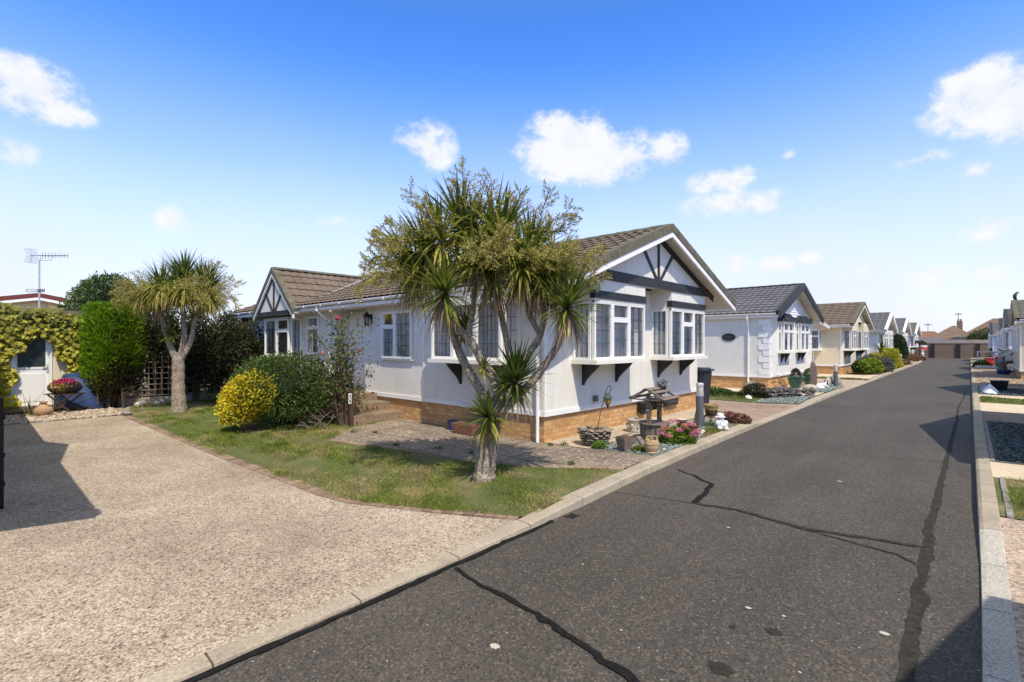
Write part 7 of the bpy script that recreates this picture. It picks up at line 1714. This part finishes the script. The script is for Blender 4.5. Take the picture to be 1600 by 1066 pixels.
# ------------------------------------------------------------------ camera, sun, sky
cam = bpy.data.cameras.new('camera'); co = bpy.data.objects.new('camera', cam); col.objects.link(co)
cam.sensor_width = 36; cam.lens = 36*787/1600; cam.clip_end = 4000; cam.clip_start = .05
co.location = (0, 0, 1.75); co.rotation_euler = (R(90), 0, math.atan(731/787.))
cam.shift_y = (537-533)/1600*1.0
scene.camera = co
sd = Vector((.60, -.30, 1)).normalized()
sun = bpy.data.lights.new('sun', 'SUN'); so = bpy.data.objects.new('sun', sun); col.objects.link(so)
sun.energy = 4.6; sun.angle = R(.53); sun.color = (1, .915, .78)
so.rotation_euler = (-sd).to_track_quat('-Z', 'Y').to_euler(); so.location = (20, -12, 35)
w = bpy.data.worlds.new('World'); scene.world = w; w.use_nodes = True
n, l = w.node_tree.nodes, w.node_tree.links
bg = n['Background']
sky = n.new('ShaderNodeTexSky'); sky.sky_type = 'NISHITA'; sky.sun_disc = False
sky.sun_elevation = math.asin(sd.z); sky.sun_rotation = math.atan2(sd.x, sd.y); sky.air_density = 1.0; sky.dust_density = .6; sky.ozone_density = 2.0
tc = n.new('ShaderNodeTexCoord'); sp = n.new('ShaderNodeSeparateXYZ'); l.new(tc.outputs['Generated'], sp.inputs[0])
az = math_(n, l, 'ARCTAN2', sp.outputs[0], sp.outputs[1]); el = math_(n, l, 'ARCSINE', sp.outputs[2])
cb = n.new('ShaderNodeCombineXYZ'); l.new(az, cb.inputs[0]); l.new(el, cb.inputs[1])
# saturate the middle sky, pale haze at the horizon
# grading by height: deep blue above, warm tint added overhead to cancel blue fill
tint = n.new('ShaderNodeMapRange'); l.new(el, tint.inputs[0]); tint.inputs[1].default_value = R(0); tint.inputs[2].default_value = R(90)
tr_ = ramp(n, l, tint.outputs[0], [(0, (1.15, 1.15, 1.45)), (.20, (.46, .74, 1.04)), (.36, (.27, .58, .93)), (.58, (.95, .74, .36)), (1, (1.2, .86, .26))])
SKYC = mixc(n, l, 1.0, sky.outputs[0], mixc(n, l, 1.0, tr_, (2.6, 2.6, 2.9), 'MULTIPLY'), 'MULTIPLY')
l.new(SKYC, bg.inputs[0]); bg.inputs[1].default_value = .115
# cumulus: soft ellipses in azimuth/elevation broken up by noise
nz = n.new('ShaderNodeTexNoise'); nz.inputs['Scale'].default_value = 10; nz.inputs['Detail'].default_value = 12; nz.inputs['Roughness'].default_value = .66
mpn = n.new('ShaderNodeMapping'); mpn.inputs['Scale'].default_value = (1, 1.25, 1); l.new(cb.outputs[0], mpn.inputs[0]); l.new(mpn.outputs[0], nz.inputs['Vector'])
CL = [  # azimuth, elevation (deg), half-width, half-height, density
(-86.5, 20.1, 4.4, 3.6, 1.1),
(-84.9, 19.3, 3.8, 2.2, 0.9),
(-52.6, 21.2, 4.6, 4.1, 0.95),
(-36.4, 22.1, 6.8, 5.1, 1.1),
(-33.5, 20.1, 8.6, 4.8, 1.2),
(-38.5, 20.6, 6.8, 4.4, 1.1),
(-25.9, 20.3, 3.2, 2.8, 0.9),
(-19.8, 16.6, 5.2, 2.2, 0.85),
(-18.9, 14.3, 7.0, 2.5, 0.75),
(0.3, 19.7, 5.7, 4.2, 1.2),
(2.6, 18.3, 4.4, 4.1, 1.2),
(-3.8, 15.9, 3.0, 1.2, 0.5),
(-0.5, 14.2, 1.9, 1.3, 0.5),
(0.7, 9.4, 3.1, 1.7, 0.8),
(-7.2, 6.6, 3.9, 1.9, 0.8),
(-3.1, 5.7, 3.8, 2.0, 0.8),
(0.3, 5.6, 2.6, 1.4, 0.7),
(-19.2, 8.3, 3.0, 1.8, 0.7),
(-15.4, 8.0, 2.8, 1.4, 0.55),
(-12.3, 8.4, 1.7, 1.0, 0.5),
(-76.7, 11.5, 2.3, 2.4, 0.55),
(-62.1, 12.1, 6.1, 2.6, 0.5),
(-87.6, 15.2, 2.5, 2.1, 0.45),
(-14.2, 18.4, 1.2, 1.2, 0.4),
(-1.2, 3.6, 6.6, 2.2, 0.4),
]
acc = None
for a_, e_, wa_, he_, dn_ in CL:
    s1 = n.new('ShaderNodeVectorMath'); s1.operation = 'SUBTRACT'; l.new(cb.outputs[0], s1.inputs[0]); s1.inputs[1].default_value = (R(a_), R(e_), 0)
    s2 = n.new('ShaderNodeVectorMath'); s2.operation = 'MULTIPLY'; l.new(s1.outputs[0], s2.inputs[0]); s2.inputs[1].default_value = (1/R(wa_*.9), 1/R(he_*.8), 0)
    s3 = n.new('ShaderNodeVectorMath'); s3.operation = 'LENGTH'; l.new(s2.outputs[0], s3.inputs[0])
    dd = math_(n, l, 'MULTIPLY', math_(n, l, 'SUBTRACT', 1.0, s3.outputs['Value'], True), dn_)
    acc = dd if acc is None else math_(n, l, 'MAXIMUM', acc, dd)
pert = math_(n, l, 'MULTIPLY', math_(n, l, 'SUBTRACT', nz.outputs['Fac'], .5), 3.0)
den = math_(n, l, 'ADD', acc, math_(n, l, 'MULTIPLY', pert, math_(n, l, 'MINIMUM', math_(n, l, 'MULTIPLY', acc, 4), 1.0)))
mr = n.new('ShaderNodeMapRange'); mr.interpolation_type = 'SMOOTHSTEP'; l.new(den, mr.inputs[0]); mr.inputs[1].default_value = .03; mr.inputs[2].default_value = .70; mr.inputs[4].default_value = .97
# thin haze of high cloud, stronger low down
nz2 = n.new('ShaderNodeTexNoise'); nz2.inputs['Scale'].default_value = 4; nz2.inputs['Detail'].default_value = 8; l.new(cb.outputs[0], nz2.inputs['Vector'])
mh = n.new('ShaderNodeMapRange'); l.new(el, mh.inputs[0]); mh.inputs[1].default_value = R(1); mh.inputs[2].default_value = R(30); mh.inputs[3].default_value = .92; mh.inputs[4].default_value = 0; mh.interpolation_type = 'SMOOTHSTEP'
hz = math_(n, l, 'MULTIPLY', mh.outputs[0], math_(n, l, 'ADD', .72, math_(n, l, 'MULTIPLY', nz2.outputs['Fac'], .5)), True)
bg2 = n.new('ShaderNodeBackground'); bg2.inputs[0].default_value = (.885, .905, .955, 1); bg2.inputs[1].default_value = .93
bg3 = n.new('ShaderNodeBackground'); bg3.inputs[1].default_value = 1.0
l.new(ramp(n, l, nz.outputs['Fac'], [(.35, (.84, .88, .95)), (.55, (.97, .98, 1.0))]), bg3.inputs[0])
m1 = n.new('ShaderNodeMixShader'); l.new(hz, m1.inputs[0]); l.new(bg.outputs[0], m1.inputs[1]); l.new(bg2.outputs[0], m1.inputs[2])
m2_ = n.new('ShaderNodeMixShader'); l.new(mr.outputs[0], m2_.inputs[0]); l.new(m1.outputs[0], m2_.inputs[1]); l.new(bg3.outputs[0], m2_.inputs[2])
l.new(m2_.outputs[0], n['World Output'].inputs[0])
scene.view_settings.view_transform = 'Standard'; scene.view_settings.look = 'None'; scene.view_settings.exposure = 0; scene.view_settings.gamma = 1
